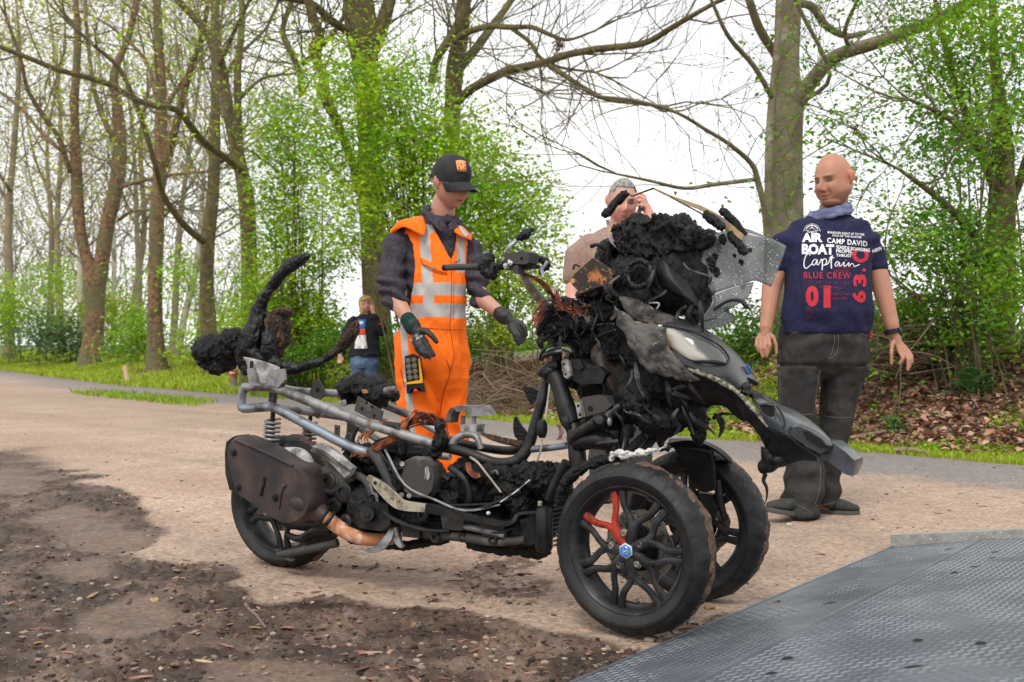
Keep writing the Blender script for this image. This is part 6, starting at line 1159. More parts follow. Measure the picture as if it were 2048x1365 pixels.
# slots: dark lozenge holes with a rim, placed along the plates
for x, y, w, h in ((1660, 1208, 15, 2.6), (1575, 1319, 14, 5), (1542, 1349, 15, 3.5), (1836, 1283, 12, 5), (1962, 1289, 14, 5), (1826, 1336, 24, 3), (1897, 1100, 11, 1.5), (1990, 1106, 8, 2), (1984, 1117, 10, 1.3), (1950, 1135, 11, 1.4), (1909, 1147, 9, 3)):
    r = unit(P(x, y, 1.) - np.array((0, 0, CH))); o0 = np.array((0, 0, CH)); best = None
    for v0, v1, n0 in ((0, .34, unit(np.cross(dirr, s2))), (.34, 2.6, unit(np.cross(dirr, rsl)))):
        pp = rpt(0, v0); t = (pp - o0).dot(n0) / r.dot(n0); q = o0 + r * t; v = (q - B0).dot(perp)
        if v0 - .02 <= v <= v1 + .02: best = (q, n0 if n0[2] > 0 else -n0)
    if best is None: continue
    q, n0 = best; k = q[1] / FP; gx = np.array((1., 0, 0)); gx = unit(gx - n0 * gx.dot(n0)); gy = np.cross(n0, gx); gy = gy if gy[1] > 0 else -gy
    L_, W_ = w * k, h * k * 2.6 / max(.2, 1) * 1.15
    for nm, sc, hh, mm in (('slot_rim', 1.18, .0022, rs), ('slot', 1.0, .0030, M['hole'])):
        ring = [q + gx * L_ * sc * math.cos(a) * (1 - .35 * abs(math.sin(a))) + gy * W_ * sc * (math.sin(a) + .3 * math.cos(a)) for a in np.linspace(0, 2 * math.pi, 14)[:-1]]
        g = G(); g.slab(np.array(ring) - n0 * .003, n0, .003 + hh, .2, .97); g.build(nm, mm, RP)
# ================================================================ PEOPLE
def sphere_pts(n=3):
    bm = bmesh.new(); bmesh.ops.create_icosphere(bm, subdivisions=n, radius=1); V = np.array([v.co[:] for v in bm.verts]); F = [[v.index for v in f.verts] for f in bm.faces]; bm.free(); return V, F
def gs(V, x, z, sx, sz): return np.exp(-((V[:, 0] - x) / sx) ** 2 - ((V[:, 2] - z) / sz) ** 2)
def head_shape(jaw=1.0, nose=1.0, fat=0.0, w=1.0):
    """local head: x sideways, y forward, z up, 0.24 m from chin to crown"""
    V, F = sphere_pts(6); s = V.copy(); V = np.sign(s) * np.abs(s) ** .93; V /= np.linalg.norm(V, axis=1)[:, None] ** .6
    V = V * (.074 * w, .096, .12); z, y = V[:, 2].copy(), V[:, 1].copy(); low = np.clip(-z / .12, 0, 1)
    V[:, 0] *= 1 - (.30 - fat * .22) * low ** 1.6 / jaw; V[:, 0] *= 1 + .06 * np.exp(-((z - .04) / .05) ** 2) * (y < .03)
    V[:, 0] *= 1 + (.05 + fat * .10) * np.exp(-((z + .062) / .035) ** 2) * (y < .07); V[:, 1] += fat * .006 * np.exp(-((z + .085) / .03) ** 2) * (y > 0)
    back = np.clip(-y / .096, 0, 1); V[:, 1] += back * low ** 1.2 * .048
    V[:, 1] += .010 * np.exp(-((z - .05) / .05) ** 2) * (y < 0) * -1
    fr = smooth01(.02, .06, y)
    V[:, 1] = np.where(y > 0, V[:, 1] * (1 - .06 * np.exp(-((z - .11) / .04) ** 2)) + .012 * fr * low, V[:, 1])
    f = fr; g_ = lambda x, zz, sx, sz: gs(V0, x, zz, sx, sz) * f
    V0 = V.copy(); dy = np.zeros(len(V))
    for sg in (-1, 1):
        dy += .0075 * g_(sg * .028, .022, .020, .008) - .0170 * g_(sg * .031, .002, .0160, .0110) + .0085 * g_(sg * .031, -.001, .0105, .0070) - .003 * g_(sg * .031, -.0015, .0115, .0018) - .0035 * g_(sg * .026, -.052, .007, .014) + .004 * g_(sg * .040, -.048, .010, .014) + (.004 + fat * .004) * g_(sg * .042, -.030, .018, .018)
        dy += .0075 * nose * g_(sg * .012, -.040, .0062, .006) - .0022 * g_(sg * .026, -.052, .006, .016) - .002 * g_(sg * .027, -.0695, .005, .005)
    dy += .015 * nose * g_(0, -.004, .0072, .020) + .025 * nose * g_(0, -.024, .0085, .014) + .013 * nose * g_(0, -.036, .0105, .0075)
    dy += -.003 * g_(0, -.052, .010, .004) + .0055 * g_(0, -.062, .020, .0045) + .0055 * g_(0, -.0755, .017, .0052) - .0095 * g_(0, -.0685, .022, .0026) - .004 * g_(0, -.086, .016, .005) + .0085 * g_(0, -.103, .020, .012)
    V[:, 1] += dy
    return V, F
def ear(g, T, sg, w=1.0):
    for c, a in (((sg * .077 * w, -.012, .004), (.006, .018, .030)), ((sg * .076 * w, -.010, -.018), (.005, .009, .012)), ((sg * .084 * w, -.022, .006), (.005, .012, .026))):
        c = T(np.array([c]))[0]; x, y, z = (T(np.array([v]), True)[0] for v in ((a[0], sg * -.003, 0), (sg * .004, a[1], 0), (0, 0, a[2]))); g.ell(c, x, y, z, 12)
def frame_of(center, yaw, pitch, roll, s):
    """yaw: 0 looks at the camera, positive turns to picture right"""
    m = (Matrix.Rotation(R(yaw), 3, 'Z') @ Matrix.Rotation(R(180), 3, 'Z') @ Matrix.Rotation(R(roll), 3, 'Y') @ Matrix.Rotation(R(-pitch), 3, 'X'))
    m = np.array(m)
    def T(V, vec=False): r = (np.asarray(V, float) * s) @ m.T; return r if vec else r + center
    def I(V): return ((V - center) @ m) / s
    return T, I
def loft(g, secs, k=28, up=None):
    """secs: (centre, half width vector, half depth vector)"""
    V = []; an = np.arange(k) * 2 * math.pi / k; ce, se = np.cos(an), np.sin(an); sq = lambda v: np.sign(v) * np.abs(v) ** .88
    for c, a, b in secs: V.append(np.asarray(c) + sq(ce)[:, None] * np.asarray(a) + sq(se)[:, None] * np.asarray(b))
    n = len(secs); F = [(i * k + j, i * k + (j + 1) % k, (i + 1) * k + (j + 1) % k, (i + 1) * k + j) for i in range(n - 1) for j in range(k)]
    F += [tuple(range(k - 1, -1, -1)), tuple((n - 1) * k + j for j in range(k))]
    return g.add(np.vstack(V), F)
class Fig:
    def __init__(s, d): s.d = d; s.k = d / FP
    def p(s, x, y, dd=0.): return P(x, y, s.d) + np.array((0, dd, 0))
    def cap(s, g, a, b):                        # (x, y, dd, r metres)
        return g.capsule(s.p(*a[:3]), a[3], s.p(*b[:3]), b[3])
    def chain(s, g, pts):
        for a, b in zip(pts[:-1], pts[1:]): s.cap(g, a, b)
    def sec(s, g, rows, k=28, yaw=0.):          # (x centre, y, half width px, half depth m, dd)
        c_, s_ = math.cos(R(yaw)), math.sin(R(yaw))
        return loft(g, [(s.p(x, y, dd), (c_ * w * s.k, s_ * w * s.k, 0), (-s_ * dp, c_ * dp, 0)) for x, y, w, dp, dd in rows], k)
    def hand(s, g, wrist, palm, fingers, r=.0088, q=1.0):
        s.cap(g, (*wrist[:3], wrist[3]), (*palm[:3], .020 * q)); c = s.p(*palm[:3])
        root = np.mean([s.p(*f[0][:3]) for f in fingers[:-1]], axis=0); a = unit(root - s.p(*wrist[:3])); sp = s.p(*fingers[0][0][:3]) - s.p(*fingers[-2][0][:3]); wv = sp - a * sp.dot(a)
        for f in fingers[:-1]: g.capsule(s.p(*wrist[:3]) * .35 + c * .65, .015 * q, s.p(*f[0][:3]), r * 1.25, 12)
        for f in fingers:
            for i in range(len(f) - 1): g.capsule(s.p(*f[i][:3]), r * (1.12 - .13 * i), s.p(*f[i + 1][:3]), r * (1.0 - .13 * i), 12)
        f = fingers[-1]; g.capsule(c * .6 + s.p(*wrist[:3]) * .4, .016 * q, s.p(*f[0][:3]), r * 1.35, 12)
def px_of(V): return CX + V[:, 0] * FP / V[:, 1], HY - (V[:, 2] - CH) * FP / V[:, 1]
def skin_mat(name): 
    m = mat(name, (1, 1, 1), .52, attr='Col', bump=.12, bscale=260, bdist=.0015, spec=.4); b = m.node_tree.nodes['Principled BSDF']
    b.inputs['Subsurface Weight'].default_value = .12; b.inputs['Subsurface Radius'].default_value = (.010, .004, .002); return m
def skin(me, I, base, brow=(.08, .05, .035), lip=(.40, .13, .10), stub=0., mouth=0., scalp=None, eyes=1.0, zmin=-.2):
    V = coords(me); L = I(V); C = np.tile(np.array(base, float), (len(V), 1)); n = fbm(V * 34, 3, 3); C *= (1 + .07 * n)[:, None]
    hd = (np.abs(L[:, 0]) < .11) & (np.abs(L[:, 2]) < .16) & (np.abs(L[:, 1]) < .16); fr = hd & (L[:, 1] > .035)
    def z(mask, w, c):
        nonlocal C; w = (w * mask)[:, None]; C = C * (1 - w) + np.array(c) * w
    red = np.array(base) * (1.0, .72, .66)
    for sg in (-1, 1):
        z(fr, .4 * gs(L, sg * .042, -.028, .018, .016), red); z(fr, np.clip(2.0 * gs(L, sg * .030, .0210, .0180, .0046), 0, .95), brow)
        z(fr, np.clip(2.6 * gs(L, sg * .031, -.001, .0130, .0042), 0, .98) * eyes, (.035, .022, .018)); z(fr, .38 * gs(L, sg * .030, -.010, .014, .006), np.array(base) * (.55, .36, .34)); z(fr, .35 * gs(L, sg * .030, .008, .016, .006), np.array(base) * (.55, .38, .34))
        z(fr, .9 * gs(L, sg * .0075, -.0465, .0035, .0022), (.10, .03, .025))
    z(fr, .5 * gs(L, 0, -.034, .013, .010), red); z(fr, np.clip(1.2 * gs(L, 0, -.0625, .020, .0045), 0, .8), lip); z(fr, np.clip(1.2 * gs(L, 0, -.075, .017, .0050), 0, .85), lip); z(fr, np.clip(1.4 * gs(L, 0, -.0686, .021, .0020 + mouth), 0, .9), (.12, .025, .022))
    ears = hd & (np.abs(L[:, 0]) > .0745) & (L[:, 1] < .02) & (np.abs(L[:, 2]) < .035); C[ears] = C[ears] * .5 + np.array((.52, .17, .12)) * .5
    if stub: z(hd & (L[:, 1] > -.01), np.clip(stub * smooth01(-.045, -.065, L[:, 2]) * (1 - .7 * gs(L, 0, -.07, .026, .012)), 0, 1), np.array(base) * .55)
    if scalp is not None: w = smooth01(.035, .06, L[:, 2] + (L[:, 1] < .04) * .055 - .02 * (L[:, 1] > .06)); z(hd & (L[:, 2] > -.045 - .03 * (L[:, 1] < -.03)) & (np.abs(L[:, 0]) < .0765), w * .8, scalp)
    set_color(me, np.clip(C, .003, 1))
def creases(me, fn):
    V = coords(me); N = normals(me); set_coords(me, V + N * fn(V)[:, None]); return me
def wr(V, f, a, st=(1, 1, 1), s=0): return a * (1 - np.abs(fbm(V * f * np.array(st), 2, s)) * 2.0)
def finish(name, me, m, parent, label=None, smooth=True):
    me.name = name; me.materials.clear()
    for q in (m if isinstance(m, list) else [m]): me.materials.append(q)
    me.polygons.foreach_set('use_smooth', np.full(len(me.polygons), smooth)); return link(name, me, parent, label)
def cut(me, fn):                                # delete the faces whose centre satisfies fn
    bm = bmesh.new(); bm.from_mesh(me); C = np.array([f.calc_center_median()[:] for f in bm.faces]); N = np.array([f.normal[:] for f in bm.faces]); k = fn(C, N)
    bmesh.ops.delete(bm, geom=[f for f, q in zip(bm.faces, k) if q], context='FACES'); bm.to_mesh(me); bm.free(); me.update()
def bvh(me): bm = bmesh.new(); bm.from_mesh(me); t = BVHTree.FromBMesh(bm); bm.free(); return t
EYE = Vector((0, 0, CH))
def onto(t, x, y, off=.002):                    # the point of surface t met at photo pixel (x, y), lifted off it
    d = Vector((P(x, y, 1.0) - np.array((0, 0, CH))).tolist()).normalized(); h = t.ray_cast(EYE, d)
    if h[0] is None: return None
    n = h[1] if h[1].dot(d) < 0 else -h[1]; return np.array(h[0] + n * off)
def text_mesh(s, bold=.0, shear=0., space=1.0):
    cu = bpy.data.curves.new('t', 'FONT'); cu.body = s; cu.offset = bold; cu.shear = shear; cu.space_character = space; cu.resolution_u = 3
    o = bpy.data.objects.new('t', cu); TMP.collection.objects.link(o); vl = TMP.view_layers[0]; vl.update(); me = bpy.data.meshes.new_from_object(o.evaluated_get(vl.depsgraph), depsgraph=vl.depsgraph)
    TMP.collection.objects.unlink(o); bpy.data.objects.remove(o); bpy.data.curves.remove(cu); return me
def print_text(t, s, x0, y0, x1, y1, m, parent, tilt=0., bold=.02, shear=0., rot=0, off=.0022, name='lettering', space=1.0, cut_=.22):
    """lettering laid on surface t, filling the photo box x0..x1, y0 (top)..y1; tilt = drop in pixels from left to right"""
    me = text_mesh(s, bold, shear, space); bm = bmesh.new(); bm.from_mesh(me); bmesh.ops.triangulate(bm, faces=bm.faces)
    for _ in range(2):
        e = [q for q in bm.edges if q.calc_length() > cut_]
        if e: bmesh.ops.subdivide_edges(bm, edges=e, cuts=1); bmesh.ops.triangulate(bm, faces=bm.faces)
    bm.to_mesh(me); bm.free(); V = coords(me)
    if len(V) == 0: return
    a, b = V[:, :2].min(0), V[:, :2].max(0); u = (V[:, 0] - a[0]) / (b[0] - a[0] + 1e-9); v = (V[:, 1] - a[1]) / (b[1] - a[1] + 1e-9)
    if rot: u, v = 1 - v, u
    W = []
    for uu, vv in zip(u, v):
        q = onto(t, x0 + (x1 - x0) * uu, y1 + (y0 - y1) * vv + tilt * uu, off); W.append(q)
    ok_ = [q for q in W if q is not None]
    if len(ok_) < len(W) * .97: return
    for i in range(len(W)):
        if W[i] is None: W[i] = W[i - 1] if i and W[i - 1] is not None else ok_[0]
    set_coords(me, W); me.materials.clear(); me.materials.append(m); return link(name, me, parent)
def print_line(t, pts, r, m, parent, name='print_line', off=.002, k=5, n=5, flat=1.0):
    pts = catmull([(x, y, 0) for x, y in pts], n); q = [onto(t, x, y, off) for x, y, _ in pts]; q = [v for v in q if v is not None]
    if len(q) < 2: return
    g = G(); g.tube(q, r, k, 1); return g.build(name, m, parent, ang=None)
def print_poly(t, rows, m, parent, name, off=.003, nu=5, nv=3, th=.001, label=None):      # rows of photo pixels
    R_ = []
    for r in rows:
        c = catmull([(x, y, 0) for x, y in r], nu) if len(r) > 2 else np.array([[*np.add(np.array(r[0]) * (1 - i / nu), np.array(r[1]) * i / nu), 0] for i in range(nu + 1)]); R_.append([(x, y) for x, y, _ in c])
    W = []; L = len(R_)
    for i in range(L - 1):
        for j in range(nv):
            W.append([tuple(np.array(a) * (1 - j / nv) + np.array(b) * j / nv) for a, b in zip(R_[i], R_[i + 1])])
    W.append(R_[-1]); last = None; H = []
    for row in W:
        h = []
        for x, y in row:
            q = onto(t, x, y, off)
            if q is None: q = last
            if q is None: return None
            last = q; h.append(q)
        H.append(h)
    g = G(); g.patch(H, 1, 1, -th); return g.build(name, m, parent, label, ang=None)
def cloth(name, c, rough=.85, c2=None, scale=60, bump=.35, bscale=700, **kw): return mat(name, c, rough, c2=c2, scale=scale, bump=bump, bscale=bscale, bdist=.0012, spec=.25, **kw)

# ---------------------------------------------------------------- bald man in the printed navy shirt
f = Fig(5.23)
PB = thing('person', (f.p(1625, 0)[0], f.d, 0), 'bald man in a printed navy t-shirt and dark grey jeans, standing at the right', 'person', 'people around the wreck')
hc = f.p(1667, 360, 0.0); T, I = frame_of(hc, -50, 11, 2, 1.03)
g = G(); V, F = head_shape(jaw=1.6, nose=1.15, fat=1.25, w=1.03); g.add(T(V), F); ear(g, T, -1, 1.13); ear(g, T, 1, 1.13)
n0 = f.p(1674, 395, .03); g.capsule(n0, .062, f.p(1668, 440, .05), .070); g.ell(f.p(1660, 404, -.02), (.048, 0, 0), (0, .05, 0), (0, 0, .03))
f.sec(g, [(1666, 440, 34, .05, .05), (1662, 470, 60, .07, .04), (1658, 520, 58, .09, .02), (1652, 600, 62, .10, .0), (1650, 680, 66, .10, .02), (1650, 720, 60, .09, .02)])
la = [(1592, 478, .03, .034), (1566, 510, .035, .040), (1556, 545, .03, .046), (1545, 575, .02, .047), (1532, 640, -.03, .033), (1528, 655, -.04, .031)]
ra = [(1732, 478, .03, .034), (1750, 505, .04, .040), (1758, 535, .04, .046), (1764, 560, .03, .048), (1781, 650, -.02, .033), (1784, 668, -.02, .029)]
f.chain(g, la); f.chain(g, ra)
f.hand(g, (1529, 655, -.04, .031), (1525, 670, -.05), [[(1511, 678, -.04), (1508, 691, -.05), (1513, 703, -.055)], [(1517, 680, -.055), (1514, 697, -.07), (1519, 714, -.07)], [(1524, 681, -.065), (1521, 697, -.085), (1526, 712, -.08)], [(1531, 679, -.07), (1531, 692, -.09), (1529, 706, -.08)], [(1541, 676, -.06), (1545, 690, -.07), (1546, 707, -.07)]])
f.hand(g, (1785, 668, -.02, .030), (1791, 686, -.03), [[(1810, 701, -.03), (1816, 712, -.045), (1816, 724, -.05)], [(1805, 703, -.04), (1811, 718, -.06), (1810, 734, -.06)], [(1800, 705, -.05), (1806, 720, -.07), (1805, 739, -.07)], [(1792, 704, -.05), (1795, 717, -.075), (1789, 727, -.07)], [(1778, 690, -.04), (1774, 706, -.06), (1774, 727, -.06)]])
f.chain(g, [(1605, 740, .0, .08), (1597, 880, -.03, .055), (1592, 1005, -.05, .04), (1592, 1022, -.05, .04)]); f.chain(g, [(1692, 740, .02, .08), (1676, 880, .08, .055), (1660, 1005, .10, .04), (1660, 1018, .10, .04)])
me = remesh(g, .0036, 2, .4); skin(me, I, (.41, .20, .13), brow=(.20, .12, .09), lip=(.40, .13, .10), stub=.42); finish('body', me, skin_mat('skin tanned'), PB)
# t-shirt
g = G(); f.sec(g, [(1664, 424, 36, .075, .05), (1664, 433, 52, .09, .04), (1662, 444, 76, .10, .035), (1661, 458, 88, .115, .03), (1659, 480, 91, .125, .02), (1657, 505, 88, .135, .01), (1655, 545, 86, .145, .0), (1653, 590, 86, .155, -.01), (1652, 625, 88, .155, -.01), (1651, 648, 89, .148, 0), (1651, 662, 89, .142, .0), (1650, 668, 87, .135, .0)], 36)
f.chain(g, [(1602, 466, .03, .050), (1574, 490, .03, .068), (1558, 522, .035, .066), (1556, 530, .035, .066)]); f.chain(g, [(1726, 462, .03, .050), (1744, 486, .03, .062), (1756, 522, .04, .060), (1758, 530, .04, .060)])
me = remesh(g, .0048, 6, .5)
def fold(V):
    x, y = px_of(V); a = np.zeros(len(V)); low = smooth01(560, 655, y); arm = smooth01(1600, 1565, x) + smooth01(1725, 1750, x)
    a += wr(V, 8, .012, (1, 1, .5), 3) * (.35 + .75 * low); d_ = (y - 560 + .55 * (x - 1650)); a += .0045 * np.sin(V[:, 0] * 46 + V[:, 2] * 30 + 2 * fbm(V * 6, 2, 8)) * low
    a += .0075 * np.sin((V[:, 2] * 75 - np.abs(x - 1655) * .035) + 2.5 * fbm(V * 5, 2, 9)) * smooth01(540, 470, y) * smooth01(25, 70, np.abs(x - 1657)) * .8
    return (a - .002) * (1 - .75 * smooth01(648, 666, y)) - .002
creases(me, fold); navy = cloth('navy cotton', (.013, .014, .048), .85, (.020, .021, .062)); sh = finish('t_shirt', me, navy, PB); bt = bvh(sh.data)
pw = mat('white print', (.80, .80, .82), .7); pr_ = mat('red print', (.48, .016, .035), .75); pr2 = mat('faded red print', (.24, .012, .035), .8, c2=(.06, .014, .04), scale=60)
lt = lambda s, x0, y0, x1, y1, m, **kw: print_text(bt, s, x0, y0, x1, y1, m, sh, **kw)
lt('AIR', 1604, 467, 1645, 485, pw, bold=.05); lt('BOAT', 1604, 488, 1668, 509, pw, bold=.05, tilt=1.5)
lt('MANEUVER RIGHT UP TO THE', 1655, 463, 1728, 467.5, pw, tilt=5, bold=.02, space=1.15); lt('FACE OF THE GLACIER', 1665, 469.5, 1723, 473.5, pw, tilt=4, bold=.02, space=1.15)
lt('CAMP DAVID', 1654, 476, 1734, 486.5, pw, tilt=7, bold=.022, space=1.1); lt('SEASIDE BOARDING', 1672, 491, 1739, 498, pw, tilt=7, bold=.02); lt('PROPEL', 1672, 499.5, 1705, 506, pw, tilt=1.5, bold=.02); lt('THRUST', 1672, 508, 1703, 514, pw, tilt=1.5, bold=.02)
lt('TOUR THROUGH', 1667, 533.5, 1706, 537.5, pr2, tilt=1); lt('AIR WATER', 1667, 540, 1700, 544.5, pr2, tilt=1); lt('BLUE CREW', 1608, 544, 1701, 557, pr_, tilt=1.5, bold=.008, space=1.2)
lt("58°33 N.134°", 1631, 561.5, 1703, 569, pr2, tilt=2, space=1.4); lt('PRINCE WILL', 1640, 573, 1683, 577.5, pr2, tilt=1); lt('LINE OF MARY', 1663, 586, 1704, 591, pr2, tilt=1, space=1.2); lt('ROUTES', 1664, 595, 1691, 600.5, pr2, space=1.2)
lt('0', 1612, 572, 1637, 614, pr_, bold=.055); lt('1', 1647, 572, 1661, 616, pr_, bold=.06)
lt('C', 1704, 501, 1737, 526, pr_, rot=1, bold=.05); lt('.', 1724, 537, 1731, 544, pr_, rot=1, bold=.04); lt('3', 1706, 549, 1732, 574, pr_, rot=1, bold=.045); lt('6', 1704, 582, 1731, 606, pr_, rot=1, bold=.045)
for i, y in enumerate((560, 564, 568)): lt('AIR TOUR', 1608, y, 1625, y + 2.6, pr2, bold=.0)
for i in range(5): lt('CREW', 1613, 617 + 4.2 * i, 1625, 620 + 4.2 * i, pr2, bold=.0)
S_ = lambda pts, w, m=pw: print_line(bt, pts, w, m, sh, 'script_stroke', n=6)     # handwritten word
q = lambda L: [(1600 + x / 6.827, 430 + y / 6.827) for x, y in L]
S_(q([(140, 560), (120, 530), (85, 560), (60, 630), (58, 700), (80, 735), (110, 720), (165, 672)]), .0028)
S_(q([(235, 620), (200, 615), (170, 650), (175, 690), (205, 680), (235, 625), (232, 680), (255, 680), (290, 610)]), .0024); S_(q([(300, 610), (305, 680), (300, 760)]), .0032); S_(q([(300, 640), (330, 605), (360, 620), (350, 680), (310, 695), (380, 670), (425, 570)]), .0026)
S_(q([(440, 560), (425, 640), (428, 740)]), .0032); S_(q([(395, 595), (470, 590)]), .0024); S_(q([(530, 650), (500, 645), (475, 690), (500, 705), (535, 655), (540, 705), (570, 690), (600, 650), (600, 705), (630, 695), (665, 655)]), .0022)
S_(q([(625, 620), (628, 628)]), .0022); S_(q([(665, 655), (665, 710), (700, 670), (725, 680), (735, 710), (770, 700), (808, 680)]), .0022)
arc = lambda r0, a0, a1: [(1624 + r0 * math.cos(R(a)), 465 - r0 * math.sin(R(a))) for a in np.linspace(a0, a1, 12)]
print_line(bt, arc(16.5, 0, 180), .0010, pw, sh, 'emblem_ring', n=1); print_line(bt, arc(13, 25, 155), .0030, pw, sh, 'emblem_band', n=1); print_line(bt, [(1609, 461.5), (1640, 461.5)], .0016, pw, sh, 'emblem_base', n=1); lt('ALASKA 01', 1614, 463, 1634, 466.2, pw)
for a in (90, 215, 325): print_line(bt, [(1624, 456), (1624 + 7 * math.cos(R(a)), 456 - 6 * math.sin(R(a)))], .0020, pw, sh, 'emblem_blade', n=1)
print_text(bt, 'NORTH', 1744, 500, 1762, 507, pw, sh, tilt=-6, bold=.02, name='sleeve_lettering')
# neck tube scarf
g = G(); cp = f.p(1664, 418, .015)
for i, (dy, rx, ry, rr) in enumerate(((6, .091, .080, .015), (0, .087, .077, .012), (11, .094, .083, .014))):
    g.tube([cp + np.array((rx * math.cos(a) - .004, ry * math.sin(a), -.0 - dy * .0024 + .020 * math.cos(a + .2) - .012 * (math.sin(a) < 0) * abs(math.sin(a)) + .003 * math.sin(5 * a + i))) for a in np.linspace(0, 2 * math.pi, 33)], rr, 10)
me = remesh(g, .004, 3); creases(me, lambda V: wr(V, 18, .003, (1, 1, 2.2), 4)); finish('neck_scarf', me, cloth('dusty blue cloth', (.10, .12, .22), .85, (.19, .21, .34), 18), PB)
# watch
g = G(); c0, c1 = f.p(1779, 658, -.02), f.p(1781, 668, -.02); ax = unit(c1 - c0); g.lathe((c0 + c1) / 2, ax, [(-.012, .034), (-.011, .038), (.011, .038), (.012, .034)], 28); w_ = g.build('wrist_watch', M['black_plastic'], PB, 'black wrist watch with a round face turned outward')
g = G(); cw = (c0 + c1) / 2 + np.array((.036, -.012, 0)); g.lathe(cw, (1, -.25, 0), [(-.004, .001), (-.004, .021), (.006, .021), (.007, .018), (.005, .001)], 24); g.build('watch_case', M['black_metal'], w_); g = G(); g.lathe(cw, (1, -.25, 0), [(.0068, .017), (.0072, .001)], 20); g.build('watch_glass', M['silver'], w_)
# jeans
g = G(); f.sec(g, [(1650, 652, 86, .135, .01), (1649, 680, 88, .14, .01), (1648, 705, 90, .14, .01), (1648, 724, 90, .13, .01), (1648, 742, 74, .10, .01), (1647, 758, 48, .06, .01)], 32)
L1 = [(1602, 735, 43, .115, .0), (1596, 770, 39, .108, -.01), (1592, 805, 34, .098, -.02), (1593, 840, 34, .092, -.03), (1597, 880, 34, .088, -.04), (1600, 915, 35, .086, -.05), (1604, 950, 38, .086, -.05), (1600, 980, 36, .084, -.05), (1597, 1005, 33, .084, -.05), (1598, 1024, 30, .088, -.05)]
R1 = [(1694, 735, 43, .115, .02), (1687, 770, 38, .108, .03), (1683, 805, 33, .098, .05), (1681, 840, 31, .09, .06), (1675, 880, 29, .086, .08), (1670, 915, 28, .084, .09), (1660, 950, 30, .082, .10), (1658, 980, 31, .080, .10), (1656, 1003, 30, .080, .10), (1656, 1014, 29, .082, .10)]
f.sec(g, L1, 26); f.sec(g, R1, 26); me = remesh(g, .0048, 5, .5)
def jf(V):
    x, y = px_of(V); lo = smooth01(900, 980, y); cr = smooth01(790, 730, y); kn = np.exp(-((y - 900) / 40) ** 2)
    return (.0065 * np.sin(V[:, 2] * 62 + (x - 1650) * .03 * np.sign(x - 1645) + 3 * fbm(V * 4, 2, 5)) * (.95 * lo + .4 * kn + .75 * cr * smooth01(90, 30, np.abs(x - 1645))) + wr(V, 9, .010, (1.2, 1.2, .7), 6) * (.45 + lo) + wr(V, 22, .003, (1, 1, .8), 9))
creases(me, jf); denim = cloth('dark grey denim', (.024, .0235, .024), .9, (.042, .041, .041), 7, .5, 500); tr = finish('jeans', me, denim, PB, 'dark grey jeans bunched above the shoes'); bj = bvh(tr.data)
seam = cloth('pale seam thread', (.17, .165, .155)); st = lambda pts, w=.0011: print_line(bj, pts, w, seam, tr, 'seam_stitch', n=4, off=.0012)
st([(1663, 655), (1668, 665), (1669, 680), (1666, 695), (1662, 710), (1657, 717)]); st([(1675, 660), (1677, 680), (1675, 700), (1666, 714), (1657, 718)]); st([(1580, 664), (1592, 665), (1606, 656)]); st([(1713, 660), (1722, 668), (1736, 673)])
st([(1562, 833), (1590, 832), (1626, 828)]); st([(1648, 832), (1680, 836), (1710, 835)]); st([(1560, 700), (1560, 760), (1561, 830), (1563, 900)], .0009); st([(1640, 740), (1632, 790), (1629, 830)], .0009)
st([(1567, 1003), (1590, 1008), (1610, 1018), (1626, 1026)]); st([(1630, 1012), (1650, 1010), (1670, 1004), (1684, 998)]); st([(1641, 930), (1640, 960), (1636, 990), (1628, 1012)])
g = G(); g.tube([f.p(1665, 662, -.137), f.p(1669, 680, -.14), (f.p(1665, 700, -.142)), f.p(1659, 714, -.135)], .004, 6, 4, flat=.5); g.build('fly', denim, tr)
g = G(); g.box(f.p(1737, 665, 0), (.006, 0, 0), (0, .03, 0), (0, 0, .03)); g.build('red_tag', pr_, tr)
def shoe(f, toe, heel, parent, label, c=(.030, .033, .030)):     # toe, heel: world points on the ground
    toe, heel = np.asarray(toe, float), np.asarray(heel, float); ax = toe - heel; L = np.linalg.norm(ax); ax = unit(ax); sd = unit(np.cross(ax, UZ)); up = np.cross(sd, ax)
    w = [(0, .030, .060), (.12, .040, .078), (.3, .041, .085), (.48, .044, .072), (.68, .050, .056), (.86, .046, .040), (.97, .030, .030), (1.0, .012, .018)]
    g = G(); secs = [(heel + ax * L * t + up * (.016 + h * .5), sd * b, up * h * .5) for t, b, h in w]; loft(g, secs, 20); g.capsule(heel + ax * L * .22 + up * .07, .044, heel + ax * L * .20 + up * .11, .043)
    me = remesh(g, .0045, 4); creases(me, lambda V: wr(V, 20, .002, (1, 1, 1), 2)); s_ = finish('shoe', me, mat('shoe suede', c, .9, c2=tuple(q * 1.5 for q in c), scale=30, bump=.4, bscale=300), parent, label)
    g = G(); ring = []; 
    for t, b, h in w: ring.append(heel + ax * L * (t * 1.02 - .008) + sd * (b + .003))
    for t, b, h in w[::-1]: ring.append(heel + ax * L * (t * 1.02 - .008) - sd * (b + .003))
    g.slab(np.array(ring), up, .022, .2, .98); g.build('sole', mat('sole rubber', (.065, .062, .055), .7), s_)
    g = G()
    for i in range(4): 
        q = heel + ax * L * (.46 + .07 * i) + up * (.085 - .010 * i); g.tube([q - sd * .024, q + up * .008, q + sd * .024], .0025, 6, 3)
    g.build('laces', M['black_plastic'], s_)
    for sg in (-1, 1):
        for i in range(2): g = G(); q = heel + ax * L * (.50 + .08 * i) + up * (.080 - .012 * i) + sd * sg * .027; g.lathe(q, sd * sg + up * .8, [(0, .0045), (.002, .0045), (.002, .002)], 10); g.build('eyelet', M['cast'], s_)
    return s_
